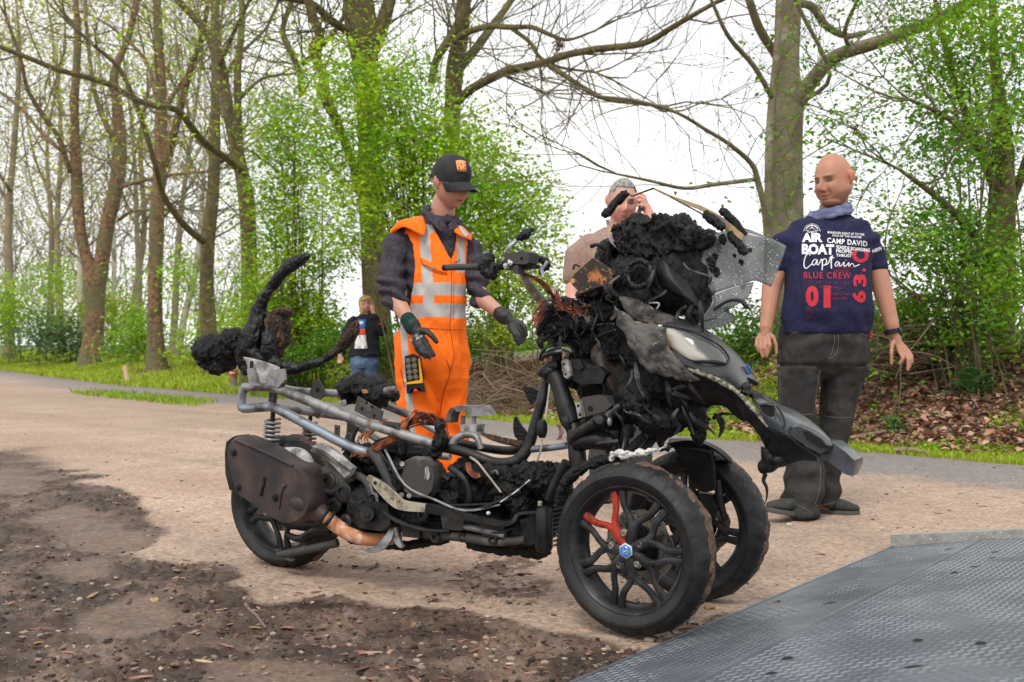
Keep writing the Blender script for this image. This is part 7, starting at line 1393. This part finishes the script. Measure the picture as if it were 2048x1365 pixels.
shoe(f, f.p(1522, 1040, -.13) * (1, 1, 0) + UZ * .045, f.p(1618, 1044, -.04) * (1, 1, 0) + UZ * .0, PB, 'shoe with the toe lifted, pointing left'); shoe(f, f.p(1727, 1035, .06) * (1, 1, 0) + UZ * .002, f.p(1630, 1035, .12) * (1, 1, 0) + UZ * .002, PB, 'shoe flat on the sand, pointing right')

# ---------------------------------------------------------------- worker in orange
f = Fig(5.0)
PW = thing('person', (f.p(870, 0)[0], f.d, 0), 'young worker in orange hi-vis dungarees, black cap and gloves, reaching over the wreck', 'person', 'people around the wreck')
hc = f.p(903, 368, -.02); TW, IW = frame_of(hc, 42, 15, 4, .96)
g = G(); V, F = head_shape(jaw=1.02, nose=1.0, fat=.0, w=.97); g.add(TW(V), F); ear(g, TW, -1, .98); ear(g, TW, 1, .98)
g.capsule(f.p(888, 402, .03), .054, f.p(880, 440, .05), .062)
f.sec(g, [(876, 445, 30, .045, .05), (868, 475, 44, .06, .04), (868, 520, 44, .07, .03), (870, 600, 44, .08, .0), (862, 680, 60, .11, 0), (860, 740, 58, .11, 0)])
f.chain(g, [(810, 480, .02, .034), (790, 545, -.04, .034), (793, 575, -.10, .034), (799, 604, -.13, .040), (826, 644, -.20, .029)]); f.chain(g, [(928, 496, .05, .030), (948, 550, .01, .030), (956, 578, -.01, .032), (965, 600, -.03, .038), (1006, 632, -.10, .027)])
f.chain(g, [(838, 760, 0, .075), (842, 900, 0, .055), (844, 1010, 0, .04), (844, 1040, .0, .04)]); f.chain(g, [(896, 760, .04, .075), (900, 900, .06, .055), (904, 1010, .06, .04), (904, 1040, .06, .04)])
f.hand(g, (826, 644, -.20, .024), (843, 668, -.23), [[(858, 684, -.24), (866, 698, -.25), (873, 710, -.25)], [(851, 688, -.25), (859, 702, -.26), (866, 713, -.26)], [(845, 687, -.25), (852, 702, -.26), (858, 711, -.26)], [(839, 683, -.24), (845, 697, -.25), (850, 707, -.25)], [(860, 664, -.24), (872, 672, -.26), (880, 683, -.26)]], r=.0055, q=.7)
f.hand(g, (1006, 632, -.10, .023), (1022, 644, -.13), [[(1036, 650, -.12), (1044, 664, -.13), (1045, 680, -.14)], [(1033, 655, -.14), (1041, 668, -.15), (1041, 684, -.16)], [(1029, 658, -.15), (1037, 671, -.17), (1036, 686, -.17)], [(1024, 660, -.15), (1030, 670, -.17), (1032, 680, -.17)], [(1040, 648, -.14), (1048, 656, -.16), (1050, 670, -.16)]], r=.0055, q=.7)
me = remesh(g, .0036, 2, .4); skin(me, IW, (.47, .24, .17), brow=(.12, .07, .045), lip=(.50, .14, .12), mouth=.0012, scalp=(.16, .10, .07)); finish('body', me, skin_mat('skin fair'), PW)
# shirt
g = G(); f.sec(g, [(880, 432, 34, .062, .04), (874, 444, 50, .075, .04), (866, 462, 66, .085, .04), (866, 490, 66, .10, .03), (868, 540, 60, .11, .02), (868, 620, 56, .11, .0), (866, 650, 54, .10, 0)], 30)
f.chain(g, [(812, 466, .02, .055), (797, 492, .0, .068), (788, 535, -.03, .062), (786, 570, -.08, .060), (794, 594, -.12, .052), (797, 600, -.13, .048)]); f.chain(g, [(925, 478, .05, .045), (940, 500, .04, .052), (950, 550, .01, .052), (956, 583, -.01, .048), (960, 594, -.02, .044)])
me = remesh(g, .0048, 5, .5)
def sf(V):
    x, y = px_of(V); el = smooth01(520, 575, y) * ((x < 822) | (x > 938)); return .011 * np.sin(V[:, 2] * 95 + V[:, 0] * 30 + 3.2 * fbm(V * 7, 2, 4)) * (.25 + .75 * el) + wr(V, 12, .006, (1, 1, .7), 2)
creases(me, sf); plum = cloth('charcoal sweat cloth', (.040, .034, .046), .9, (.060, .050, .066)); ws_ = finish('sweatshirt', me, plum, PW)
g = G(); cc = f.p(881, 430, .02)
for h, r1, r2, rr in ((-.01, .078, .070, .011), (.012, .070, .064, .010), (.0, .076, .070, .008)): g.tube([cc + np.array((r1 * math.cos(a), r2 * math.sin(a), h + .012 * math.sin(a) - .026 * math.cos(a))) for a in np.linspace(R(-70), R(230), 28)], rr, 8)
g.patch([[f.p(862, 425, -.06), f.p(880, 440, -.085), f.p(896, 455, -.09)], [f.p(852, 432, -.09), f.p(868, 452, -.11), f.p(886, 470, -.11)]], 3, 2, .006); g.patch([[f.p(900, 452, -.09), f.p(906, 446, -.06), f.p(912, 440, -.03)], [f.p(902, 466, -.11), f.p(912, 462, -.08), f.p(918, 454, -.04)]], 3, 2, .006)
me = remesh(g, .0035, 2); finish('collar', me, plum, PW)
bs = bvh(ws_.data)
for y in (474, 492): g = G(); q = onto(bs, 901, y, .001); g.ell(q, (.006, 0, 0), (0, .003, 0), (0, 0, .006), 10); g.build('shirt_button', M['black_plastic'], PW)
print_line(bs, [(896, 462), (897, 490), (900, 512)], .0016, plum, PW, 'placket', off=.002)
# hi-vis dungarees
g = G(); f.sec(g, [(866, 452, 56, .085, .04), (866, 462, 66, .10, .03), (867, 490, 67, .115, .02), (868, 530, 66, .125, .01), (871, 570, 62, .135, .0), (871, 610, 59, .135, .0), (868, 640, 62, .135, .0), (858, 670, 71, .14, .0), (859, 700, 74, .145, .0), (860, 730, 74, .145, 0), (861, 757, 71, .13, 0), (864, 778, 56, .10, 0), (866, 795, 40, .06, 0)], 36)
f.sec(g, [(836, 760, 42, .13, -.01), (837, 800, 36, .12, -.01), (842, 850, 34, .105, -.01), (844, 920, 33, .10, 0), (845, 990, 32, .095, 0), (845, 1038, 30, .09, 0)], 24); f.sec(g, [(896, 760, 34, .12, .04), (897, 800, 29, .11, .05), (900, 850, 30, .10, .06), (903, 920, 30, .10, .06), (904, 990, 30, .095, .06), (904, 1038, 29, .09, .06)], 24)
f.chain(g, [(852, 446, .06, .028), (812, 458, .03, .036), (800, 466, .02, .038)]); f.chain(g, [(908, 458, .06, .030), (926, 472, .05, .034), (932, 482, .05, .034)])
me = remesh(g, .0046, 5, .5)
def vf(V):
    x, y = px_of(V); lo = smooth01(640, 720, y); kn = smooth01(760, 800, y); w = np.exp(-((y - 625) / 26) ** 2)
    return .0065 * np.sin(V[:, 2] * 46 + V[:, 0] * 34 + 3.4 * fbm(V * 4.2, 2, 14)) * (.25 + .75 * kn + .5 * w) + wr(V, 7, .014, (1.2, 1.2, .5), 12) * (.4 + .6 * lo) + wr(V, 17, .005, (1, 1, .6), 22) - .001
creases(me, vf)
VP = [(872, 420), (903, 420), (918, 446), (913, 470), (910, 500), (903, 519), (896, 510), (884, 488), (870, 462), (858, 440), (852, 424)]
def cutf(C, N):
    x, y = px_of(C); fr_ = C[:, 1] < f.d + .05; k = inpoly(x, y, VP) & fr_
    k |= inpoly(x, y, [(740, 478), (815, 468), (826, 490), (831, 530), (826, 575), (820, 610), (740, 620)]) & (y < 612); k |= inpoly(x, y, [(934, 492), (990, 485), (990, 600), (938, 600)]); k |= (y < 447) & (np.abs(x - 884) < 34); return k
cut(me, cutf)
V = coords(me); x, y = px_of(V); org = np.array((.95, .165, .008)); C = np.tile(org, (len(V), 1)); dirt = smooth01(.25, .8, fbm(V * 9, 3, 8)) * smooth01(740, 800, y) * smooth01(880, 915, x); C = C * (1 - .6 * dirt[:, None]) + np.array((.12, .06, .03)) * .6 * dirt[:, None]
C *= (1 + .06 * fbm(V * 20, 2, 9))[:, None]; gr = np.array((.40, .385, .375))
bow = -3 * ((x - 870) / 60) ** 2; b1 = (y + bow > 566) & (y + bow < 590); b2 = (y + bow > 607) & (y + bow < 635); fr_ = V[:, 1] < f.d + .02
b3 = fr_ & (x > 838 + (y - 455) * .06) & (x < 858 + (y - 455) * .07) & (y > 455) & (y < 607); b4 = fr_ & (x > 914) & (x < 930) & (y > 470) & (y < 545); b5 = fr_ & (y > 648) & (x > 799 + (y - 650) * .085) & (x < 812 + (y - 650) * .088)
b6 = fr_ & inpoly(x, y, [(812, 428), (842, 420), (872, 462), (850, 474)]); band = b1 | b2 | b3 | b4 | b5 | b6; C[band & (V[:, 2] > .05)] = gr * 1.0; C[band] *= (1 + .10 * fbm(V[band] * 16, 2, 31))[:, None]
set_color(me, np.clip(C, .004, 1)); m_ = cloth('hi-vis cloth', (1, 1, 1), .75, attr='Col'); du = finish('dungarees', me, m_, PW, 'orange dungarees with grey reflective bands'); bd = bvh(du.data)
oc = cloth('hi-vis orange', (.95, .165, .008), .75); dk = mat('deep fold red', (.30, .035, .006), .8); gm_ = cloth('reflective tape', (.44, .43, .415), .5)
print_line(bd, [(902, 520), (903, 560), (902, 610), (900, 650), (905, 690), (908, 710), (902, 740)], .0016, dk, du, 'zip_line', off=.001); print_line(bd, [(907, 522), (908, 560), (907, 600), (906, 640)], .0009, dk, du, 'placket_seam', off=.001)
print_poly(bd, [[(840, 515), (868, 528), (896, 540)], [(846, 530), (868, 540), (892, 548)]], oc, du, 'pocket_flap', .005, label='chest pocket flap with a press stud'); print_line(bd, [(840, 516), (847, 532), (868, 544), (894, 550)], .0014, dk, du, 'flap_edge', off=.004); g = G(); q = onto(bd, 870, 537, .008); g.lathe(q, (0, -1, 0), [(0, .007), (.003, .006), (.003, .001)], 12); g.build('press_stud', M['gold'], du)
print_line(bd, [(790, 655), (830, 656), (870, 658), (900, 660), (926, 660)], .0012, dk, du, 'waist_seam', off=.0008); print_line(bd, [(893, 720), (900, 745), (892, 770), (884, 800), (880, 830)], .0022, dk, du, 'inseam', off=.0005); print_line(bd, [(801, 740), (806, 760), (810, 775)], .002, dk, du, 'pocket_slit', off=.001)
g = G(); q = onto(bd, 823, 681, .003); g.lathe(q, (0, -1, 0), [(0, .006), (.002, .005), (.002, .001)], 10); g.build('white_stud', M['silver'], du)
print_text(bd, 'ANWB', 908, 520, 921, 526, mat('violet print', (.20, .05, .22), .7), du, tilt=-5, shear=.3) if False else print_line(bd, [(908, 527), (912, 522), (913, 526), (917, 520), (920, 521)], .0014, mat('violet print', (.22, .05, .25), .7), du, 'violet_logo', off=.002)
for pts, nm in (([[(806, 440), (826, 434), (850, 432)], [(800, 456), (826, 452), (852, 462)], [(806, 470), (822, 478), (840, 486)]], 'shoulder_flap'),):
    pass
g = G(); g.patch([[f.p(777, 474, .05), f.p(784, 458, .03), f.p(804, 443, .0), f.p(828, 434, .0), f.p(846, 432, -.01)], [f.p(774, 478, .0), f.p(784, 463, -.04), f.p(804, 446, -.08), f.p(832, 446, -.10), f.p(856, 458, -.10)], [f.p(790, 470, -.03), f.p(802, 462, -.08), f.p(816, 460, -.11), f.p(836, 470, -.125), f.p(852, 478, -.13)]], 4, 4, .006); sf1 = g.build('shoulder_flap', oc, du, ang=None)
g = G(); g.patch([[f.p(912, 448, .02), f.p(926, 452, .04), f.p(938, 462, .06)], [f.p(910, 458, -.06), f.p(926, 464, -.05), f.p(944, 472, .0)], [f.p(912, 468, -.09), f.p(930, 478, -.09), f.p(944, 482, -.04)]], 4, 4, .006); sf2 = g.build('shoulder_flap', oc, du, ang=None)
t1 = bvh(sf1.data); t2 = bvh(sf2.data); print_poly(t1, [[(814, 430), (834, 446), (852, 472)], [(838, 432), (852, 446), (856, 462)]], gm_, sf1, 'flap_tape', .003); print_poly(t2, [[(914, 452), (922, 464), (930, 475)], [(922, 452), (930, 462), (938, 472)]], gm_, sf2, 'flap_tape', .003)
# gloves
gk = mat('black glove', (.010, .010, .011), .6, c2=(.022, .022, .023), scale=30, bump=.3, bscale=400, bdist=.002)
g = G(); f.hand(g, (833, 652, -.215, .034), (845, 670, -.235), [[(860, 686, -.25), (868, 699, -.26), (875, 710, -.26)], [(853, 690, -.26), (861, 703, -.27), (868, 714, -.27)], [(846, 690, -.26), (853, 704, -.27), (860, 713, -.27)], [(840, 685, -.25), (845, 699, -.26), (851, 708, -.26)], [(861, 664, -.25), (873, 673, -.27), (881, 684, -.27)]], r=.0115)
me = remesh(g, .0038, 3); creases(me, lambda V: wr(V, 30, .0015)); gl1 = finish('glove', me, gk, PW, 'black work glove with small pale print on its back')
g = G(); g.capsule(f.p(824, 641, -.197), .034, f.p(834, 656, -.215), .037); me = remesh(g, .004, 2); finish('knit_cuff', me, cloth('dark green knit', (.008, .035, .028), .9, bscale=300), gl1); bg_ = bvh(gl1.data)
for s_, b in (('CE', (830, 668, 836, 674)), ('M8 9', (838, 660, 848, 667)), ('MICRO', (833, 676, 846, 681))): print_text(bg_, s_, *b, mat('glove print', (.45, .44, .42), .7), gl1, tilt=-7 if s_ != 'CE' else 0, off=.003)
g = G(); f.hand(g, (1008, 634, -.105, .033), (1023, 645, -.13), [[(1038, 650, -.12), (1046, 664, -.13), (1047, 680, -.14)], [(1035, 656, -.14), (1043, 669, -.15), (1042, 685, -.16)], [(1030, 659, -.15), (1038, 672, -.17), (1037, 688, -.17)], [(1024, 661, -.15), (1030, 671, -.17), (1032, 681, -.17)], [(1041, 649, -.14), (1049, 657, -.16), (1051, 671, -.16)]], r=.0115)
g.capsule(f.p(1001, 629, -.095), .034, f.p(1010, 636, -.11), .035); me = remesh(g, .0038, 3); creases(me, lambda V: wr(V, 30, .0015)); finish('glove', me, gk, PW, 'black glove held out over the wreck')
# cap, earpiece
V, F = sphere_pts(5); k_ = V[:, 2] > -.28; L = V * (.0835, .106, .098) + (0, -.004, .038); L[:, 2] += np.where(V[:, 2] > .0, .012 * V[:, 1] * (V[:, 1] > 0), 0); g = G(); idx = -np.ones(len(V), int); idx[k_] = np.arange(k_.sum()); g.add(TW(L[k_]), [tuple(idx[q] for q in f_) for f_ in F if all(k_[q] for q in f_)]); capm = mat('black cap cloth', (.012, .012, .015), .85, c2=(.020, .020, .024), scale=20, bump=.4, bscale=420, bdist=.0015); cp_ = g.build('cap', capm, PW, 'black peaked cap with an orange square patch', ang=None)
rows = []
for t in (0, .35, .7, 1): rows.append(TW(np.array([(x * (1 - .10 * t * t), .103 * math.sqrt(max(0, 1 - (x / .083) ** 2)) - .006 + t * .070 * (1 - .55 * (abs(x) / .078) ** 3), .020 - .022 * (abs(x) / .078) ** 2 * (.5 + .5 * t) - .028 * t - .004 * (abs(x) / .078)) for x in np.linspace(-.078, .078, 11)])))
g = G(); g.patch(rows, 3, 3, .004); g.build('peak', capm, cp_, ang=None)
bcp = bvh(cp_.data); pt_ = print_poly(bcp, [[(911.5, 323), (921, 321.5), (930, 324)], [(915, 343), (924, 344), (932, 344)]], mat('orange patch', (.80, .30, .12), .7), cp_, 'patch', .003)
if pt_:
    bp_ = bvh(pt_.data)
    for pp in ([(915, 327), (930, 342)], [(929, 327), (917, 342)]): print_line(bp_, pp, .0020, M['black_plastic'], cp_, 'patch_mark', off=.001, n=1)
    for x, y in ((922, 328), (918, 334), (929, 334), (924, 341)): print_line(bp_, [(x, y), (x + 1, y + 2)], .0022, M['black_plastic'], cp_, 'patch_mark', off=.001, n=1)
g = G(); g.ell(TW(np.array([(-.0845, .012, -.020)]))[0], *(TW(np.array([v]), True)[0] for v in ((.006, 0, 0), (0, .009, 0), (0, .002, .020))), 12); g.build('earpiece', M['black_plastic'], PW, 'black earpiece in front of the ear'); g = G(); g.tube(TW(np.array([(-.083, .004, -.012), (-.086, -.012, .022), (-.086, -.032, .010), (-.084, -.034, -.02)])), .003, 6, 4); g.build('ear_hook', M['black_plastic'], PW)
# remote control on his hip
RC = thing('remote_control', f.p(835, 745, -.17), 'black and yellow remote control with eight round buttons, hanging at the hip of the worker', 'remote control')
def rp(x, y, dd=-.165): return f.p(x, y, dd)
g = G(); g.slab(np.array([rp(*q) for q in ((816, 712), (832, 707), (848, 714), (853, 760), (851, 766), (820, 768), (817, 740))]), (0, 1, 0), .035, .25, .95); g.build('body', M['black_plastic'], RC)
g = G(); g.slab(np.array([rp(x, y, -.168) for x, y in ((843, 717), (846, 716), (852, 760), (852, 764), (821, 767), (820, 763), (846, 758))]), (0, 1, 0), .01, .2, .97); g.build('yellow_edge', mat('yellow plastic', (.80, .38, .02), .5), RC)
g = G(); g.slab(np.array([rp(x, y, -.17) for x, y in ((819, 768), (853, 764), (857, 782), (849, 781), (846, 773), (830, 776), (826, 785), (820, 784))]), (0, 1, 0), .04, .2, .95); g.build('lower_guard', M['black_plastic'], RC); g = G(); g.ell(rp(838, 779, -.165), (.012, 0, 0), (0, .012, 0), (0, 0, .010), 12); g.build('stop_button', mat('red button', (.55, .01, .01), .4), RC)
for i in range(4):
    for j in range(2):
        c = rp(823 + j * 11.5 + i * 1.3, 721 + i * 11 - j * 1.5, -.168); g = G(); g.lathe(c, (0, -1, 0), [(-.002, .0115), (.002, .011), (.003, .0085), (.001, .007), (.003, .005), (.003, .001)], 20); g.build('button', mat('button olive', (.16, .145, .10), .5) if 'btn' not in M else M['btn'], RC)
        if 'btn' not in M: M['btn'] = bpy.data.materials['button olive']
shoe(f, f.p(826, 1050, -.16) * (1, 1, 0), f.p(846, 1050, .08) * (1, 1, 0), PW, 'work shoe'); shoe(f, f.p(922, 1050, -.06) * (1, 1, 0), f.p(902, 1050, .16) * (1, 1, 0), PW, 'work shoe')

# ---------------------------------------------------------------- man with the phone
f = Fig(5.9)
PM = thing('person', (f.p(1240, 0)[0], f.d, 0), 'grey-haired man in a faded brown t-shirt with a phone, behind the charred dash', 'person', 'people around the wreck')
hc = f.p(1245, 404, 0); TM, IM = frame_of(hc, 6, 12, -3, 1.0)
g = G(); V, F = head_shape(jaw=1.15, nose=1.05, fat=.6, w=1.02); g.add(TM(V), F); ear(g, TM, -1, 1.03); ear(g, TM, 1, 1.03); g.capsule(f.p(1244, 435, .03), .060, f.p(1242, 465, .05), .068)
f.sec(g, [(1242, 470, 34, .07, .05), (1240, 500, 66, .09, .04), (1240, 580, 62, .11, .02), (1240, 690, 62, .11, .0), (1240, 720, 58, .10, 0)])
f.chain(g, [(1182, 500, .04, .034), (1158, 530, .04, .036), (1150, 562, .03, .046), (1146, 600, -.0, .046), (1168, 660, -.12, .033), (1176, 672, -.14, .03)]); f.hand(g, (1178, 676, -.14, .03), (1184, 690, -.16), [[(1178, 700, -.16), (1182, 715, -.17), (1186, 722, -.17)], [(1184, 702, -.17), (1188, 717, -.18), (1192, 724, -.18)], [(1190, 701, -.18), (1194, 715, -.19), (1198, 720, -.19)], [(1195, 698, -.18), (1200, 711, -.19), (1203, 715, -.19)], [(1198, 688, -.18), (1206, 694, -.2), (1208, 702, -.2)]])
f.chain(g, [(1300, 500, .04, .034), (1326, 540, -.02, .038), (1322, 520, -.05, .045), (1294, 440, -.12, .032)]); f.hand(g, (1294, 440, -.12, .031), (1288, 418, -.12), [[(1283, 398, -.12), (1272, 394, -.14), (1264, 396, -.13)], [(1284, 406, -.13), (1272, 401, -.15), (1263, 403, -.14)], [(1285, 413, -.13), (1273, 409, -.15), (1264, 410, -.14)], [(1287, 421, -.13), (1277, 418, -.15), (1269, 418, -.14)], [(1280, 424, -.11), (1273, 424, -.1), (1270, 430, -.1)]], r=.0085)
f.chain(g, [(1212, 730, 0, .075), (1212, 860, 0, .055), (1212, 975, 0, .042), (1212, 985, 0, .04)]); f.chain(g, [(1268, 730, 0, .075), (1268, 860, 0, .055), (1268, 975, 0, .042), (1268, 985, 0, .04)])
me = remesh(g, .0055, 3, .45); skin(me, IM, (.58, .30, .24), brow=(.22, .15, .12), stub=.15, scalp=(.30, .27, .25), eyes=.8); finish('body', me, skin_mat('skin ruddy'), PM)
V, F = sphere_pts(5); L = V * (.079, .101, .108) + (0, -.006, .018); k_ = (L[:, 2] > .052 + .030 * (L[:, 1] > .05)) | ((L[:, 1] < .015) & (L[:, 2] > .0)) | (L[:, 1] < -.05); k_ &= L[:, 2] > -.06; L = L * (1 + .012 * fbm(L * 90, 2, 3))[:, None]; idx = -np.ones(len(V), int); idx[k_] = np.arange(k_.sum()); g = G(); g.add(TM(L[k_]), [tuple(idx[q] for q in f_) for f_ in F if all(k_[q] for q in f_)]); g.build('hair', mat('grey hair', (.30, .285, .27), .8, c2=(.16, .15, .145), scale=60, bump=.8, bscale=240, bdist=.004), PM, ang=None)
g = G(); f.sec(g, [(1243, 452, 34, .07, .05), (1242, 466, 56, .09, .05), (1241, 480, 78, .11, .04), (1240, 510, 80, .125, .03), (1239, 580, 76, .13, .02), (1239, 680, 76, .135, .0), (1239, 700, 76, .13, .0)], 32)
f.chain(g, [(1180, 486, .04, .062), (1158, 512, .04, .068), (1150, 552, .03, .062)]); f.chain(g, [(1302, 486, .04, .06), (1320, 512, .02, .066), (1328, 540, -.02, .06)]); me = remesh(g, .0055, 5); creases(me, lambda V: wr(V, 8, .008, (1, 1, .6), 3)); finish('t_shirt', me, cloth('faded brown cotton', (.26, .175, .145), .9, (.31, .215, .18)), PM)
g = G(); f.sec(g, [(1240, 690, 74, .125, .0), (1240, 730, 76, .125, .0), (1240, 750, 72, .12, .0)], 28); f.sec(g, [(1208, 740, 38, .11, 0), (1208, 850, 32, .095, 0), (1208, 980, 28, .085, 0), (1208, 990, 28, .085, 0)], 20); f.sec(g, [(1272, 740, 38, .11, 0), (1272, 850, 32, .095, 0), (1272, 980, 28, .085, 0), (1272, 990, 28, .085, 0)], 20); me = remesh(g, .007, 4); creases(me, lambda V: wr(V, 8, .008)); finish('trousers', me, cloth('dark trousers', (.05, .05, .055)), PM)
shoe(f, f.p(1205, 1000, -.16) * (1, 1, 0), f.p(1209, 1000, .10) * (1, 1, 0), PM, 'dark shoe'); shoe(f, f.p(1278, 1000, -.16) * (1, 1, 0), f.p(1272, 1000, .10) * (1, 1, 0), PM, 'dark shoe')
g = G(); a, b = f.p(1273, 393, -.115), f.p(1275, 432, -.125); g.slab(np.array([a + (-.006, -.03, 0), a + (-.006, .03, 0), b + (-.006, .03, 0), b + (-.006, -.03, 0)]), (1, 0, 0), .010, .3, .96); tag(g.build('mobile_phone', M['black_plastic']), 'dark phone held to the ear of the grey-haired man', 'phone')

# ---------------------------------------------------------------- woman in the motorcycle jacket, far back
f = Fig(16.0)
PF = thing('person', (f.p(730, 0)[0], f.d, 0), 'blonde woman in black and red jacket and jeans, far back by the thick trunk', 'person', 'people around the wreck')
hc = f.p(732, 610, 0); TF, IF = frame_of(hc, 14, -4, 10, .98); g = G(); V, F = head_shape(jaw=.95, nose=.9); g.add(TF(V), F); g.capsule(f.p(731, 618, .02), .05, f.p(730, 634, .03), .05)
f.sec(g, [(730, 634, 14, .06, .03), (730, 646, 22, .10, 0), (729, 680, 20, .11, 0), (729, 715, 22, .12, 0), (729, 728, 20, .11, 0)])
f.chain(g, [(708, 646, 0, .035), (692, 675, 0, .035), (682, 708, -.05, .035)]); f.hand(g, (682, 708, -.05, .033), (680, 716, -.06), [[(678, 720, -.06), (677, 726, -.07)], [(680, 721, -.06), (679, 727, -.07)], [(682, 721, -.06), (682, 727, -.07)], [(684, 720, -.06), (685, 725, -.07)], [(685, 715, -.06), (688, 719, -.07)]], r=.011)
f.chain(g, [(752, 646, 0, .035), (763, 660, -.05, .035), (750, 630, -.10, .033)]); f.hand(g, (750, 630, -.10, .031), (748, 622, -.10), [[(745, 617, -.10), (743, 612, -.09)], [(747, 616, -.10), (745, 611, -.09)], [(749, 616, -.10), (747, 611, -.09)], [(750, 618, -.10), (749, 613, -.09)], [(744, 620, -.11), (742, 617, -.10)]], r=.011)
zb = float(gz(f.p(730, 0)[0], f.d)[0]); yf = HY + (CH - zb) * FP / f.d
f.chain(g, [(718, 730, 0, .08), (717, 765, 0, .055), (716, yf - 6, 0, .045)]); f.chain(g, [(741, 730, 0, .08), (741, 765, 0, .055), (742, yf - 6, 0, .045)])
me = remesh(g, .009, 2); skin(me, IF, (.62, .33, .26), lip=(.55, .12, .12), mouth=.002); finish('body', me, skin_mat('skin fair woman'), PF)
g = G(); 
for x, y, z_, rx, ry, rz_ in ((0, -.03, .055, .095, .10, .085), (-.075, -.01, -.01, .035, .07, .10), (.075, -.01, -.01, .035, .07, .10), (-.07, .0, -.09, .035, .05, .06), (.07, .0, -.09, .035, .05, .06), (0, -.07, -.03, .09, .06, .11), (-.035, .07, .075, .045, .035, .03), (.035, .07, .075, .045, .035, .03)): g.ell(TF(np.array([(x, y, z_)]))[0], *(TF(np.array([v]), True)[0] for v in ((rx, 0, 0), (0, ry, 0), (0, 0, rz_))), 14)
me = remesh(g, .010, 3); creases(me, lambda V: wr(V, 16, .012, (2, 2, .4))); finish('hair', me, mat('blonde hair', (.58, .38, .17), .6, c2=(.34, .20, .09), scale=24, bump=.6, bscale=60, bdist=.01), PF)
g = G(); f.sec(g, [(730, 630, 12, .08, .03), (730, 638, 24, .11, .02), (730, 650, 28, .14, 0), (730, 680, 27, .15, 0), (730, 700, 31, .16, 0), (730, 713, 34, .16, 0)], 24); f.chain(g, [(708, 643, 0, .08), (692, 672, 0, .075), (685, 702, -.04, .06)]); f.chain(g, [(752, 643, 0, .08), (765, 662, -.04, .075), (750, 636, -.12, .055)]); me = remesh(g, .010, 3); creases(me, lambda V: wr(V, 8, .015)); jk = finish('jacket', me, cloth('black textile jacket', (.020, .020, .024)), PF, 'open black jacket with red flashes'); bjk = bvh(jk.data)
wh = cloth('white shirt', (.78, .77, .76)); ror = cloth('red orange band', (.75, .10, .03)); blu = cloth('blue print', (.05, .16, .5)); rd = cloth('red flash', (.50, .015, .03))
for rows, mm, nm in (([[(718, 640), (732, 640)], [(716, 658), (731, 658)]], blu, 'blue_print'), ([[(716, 658), (731, 658)], [(713, 671), (732, 671)]], ror, 'red_band'), ([[(713, 671), (732, 671)], [(710, 698), (735, 698)]], wh, 'white_shirt_front'), ([[(723, 628), (732, 628)], [(724, 634), (732, 634)]], rd, 'red_collar'), ([[(686, 656), (692, 658)], [(683, 664), (688, 668)]], rd, 'red_flash'), ([[(757, 645), (765, 650)], [(758, 650), (768, 657)]], rd, 'red_flash'), ([[(720, 644), (727, 644)], [(720, 651), (727, 651)]], wh, 'white_print')): print_poly(bjk, rows, mm, jk, nm, .02 if mm is not wh or nm == 'white_shirt_front' else .03, nu=4)
g = G(); f.sec(g, [(729, 708, 27, .14, 0), (729, 728, 30, .15, 0), (729, 736, 29, .14, 0)], 20); f.sec(g, [(717, 730, 17, .13, 0), (716, 760, 13, .10, 0), (716, yf - 3, 9, .07, 0)], 16); f.sec(g, [(742, 730, 16, .13, 0), (742, 760, 13, .10, 0), (743, yf - 3, 9, .07, 0)], 16); me = remesh(g, .012, 3); creases(me, lambda V: wr(V, 7, .012)); finish('jeans', me, cloth('blue denim', (.07, .12, .21), .9, (.12, .18, .28), 6), PF)
for x in (715, 744): g = G(); c = f.p(x, yf, -.04); g.ell(c + UZ * .03, (.045, 0, 0), (0, .13, 0), (0, 0, .05), 12); g.build('shoe', M['black_plastic'], PF)
bpy.data.scenes.remove(TMP)
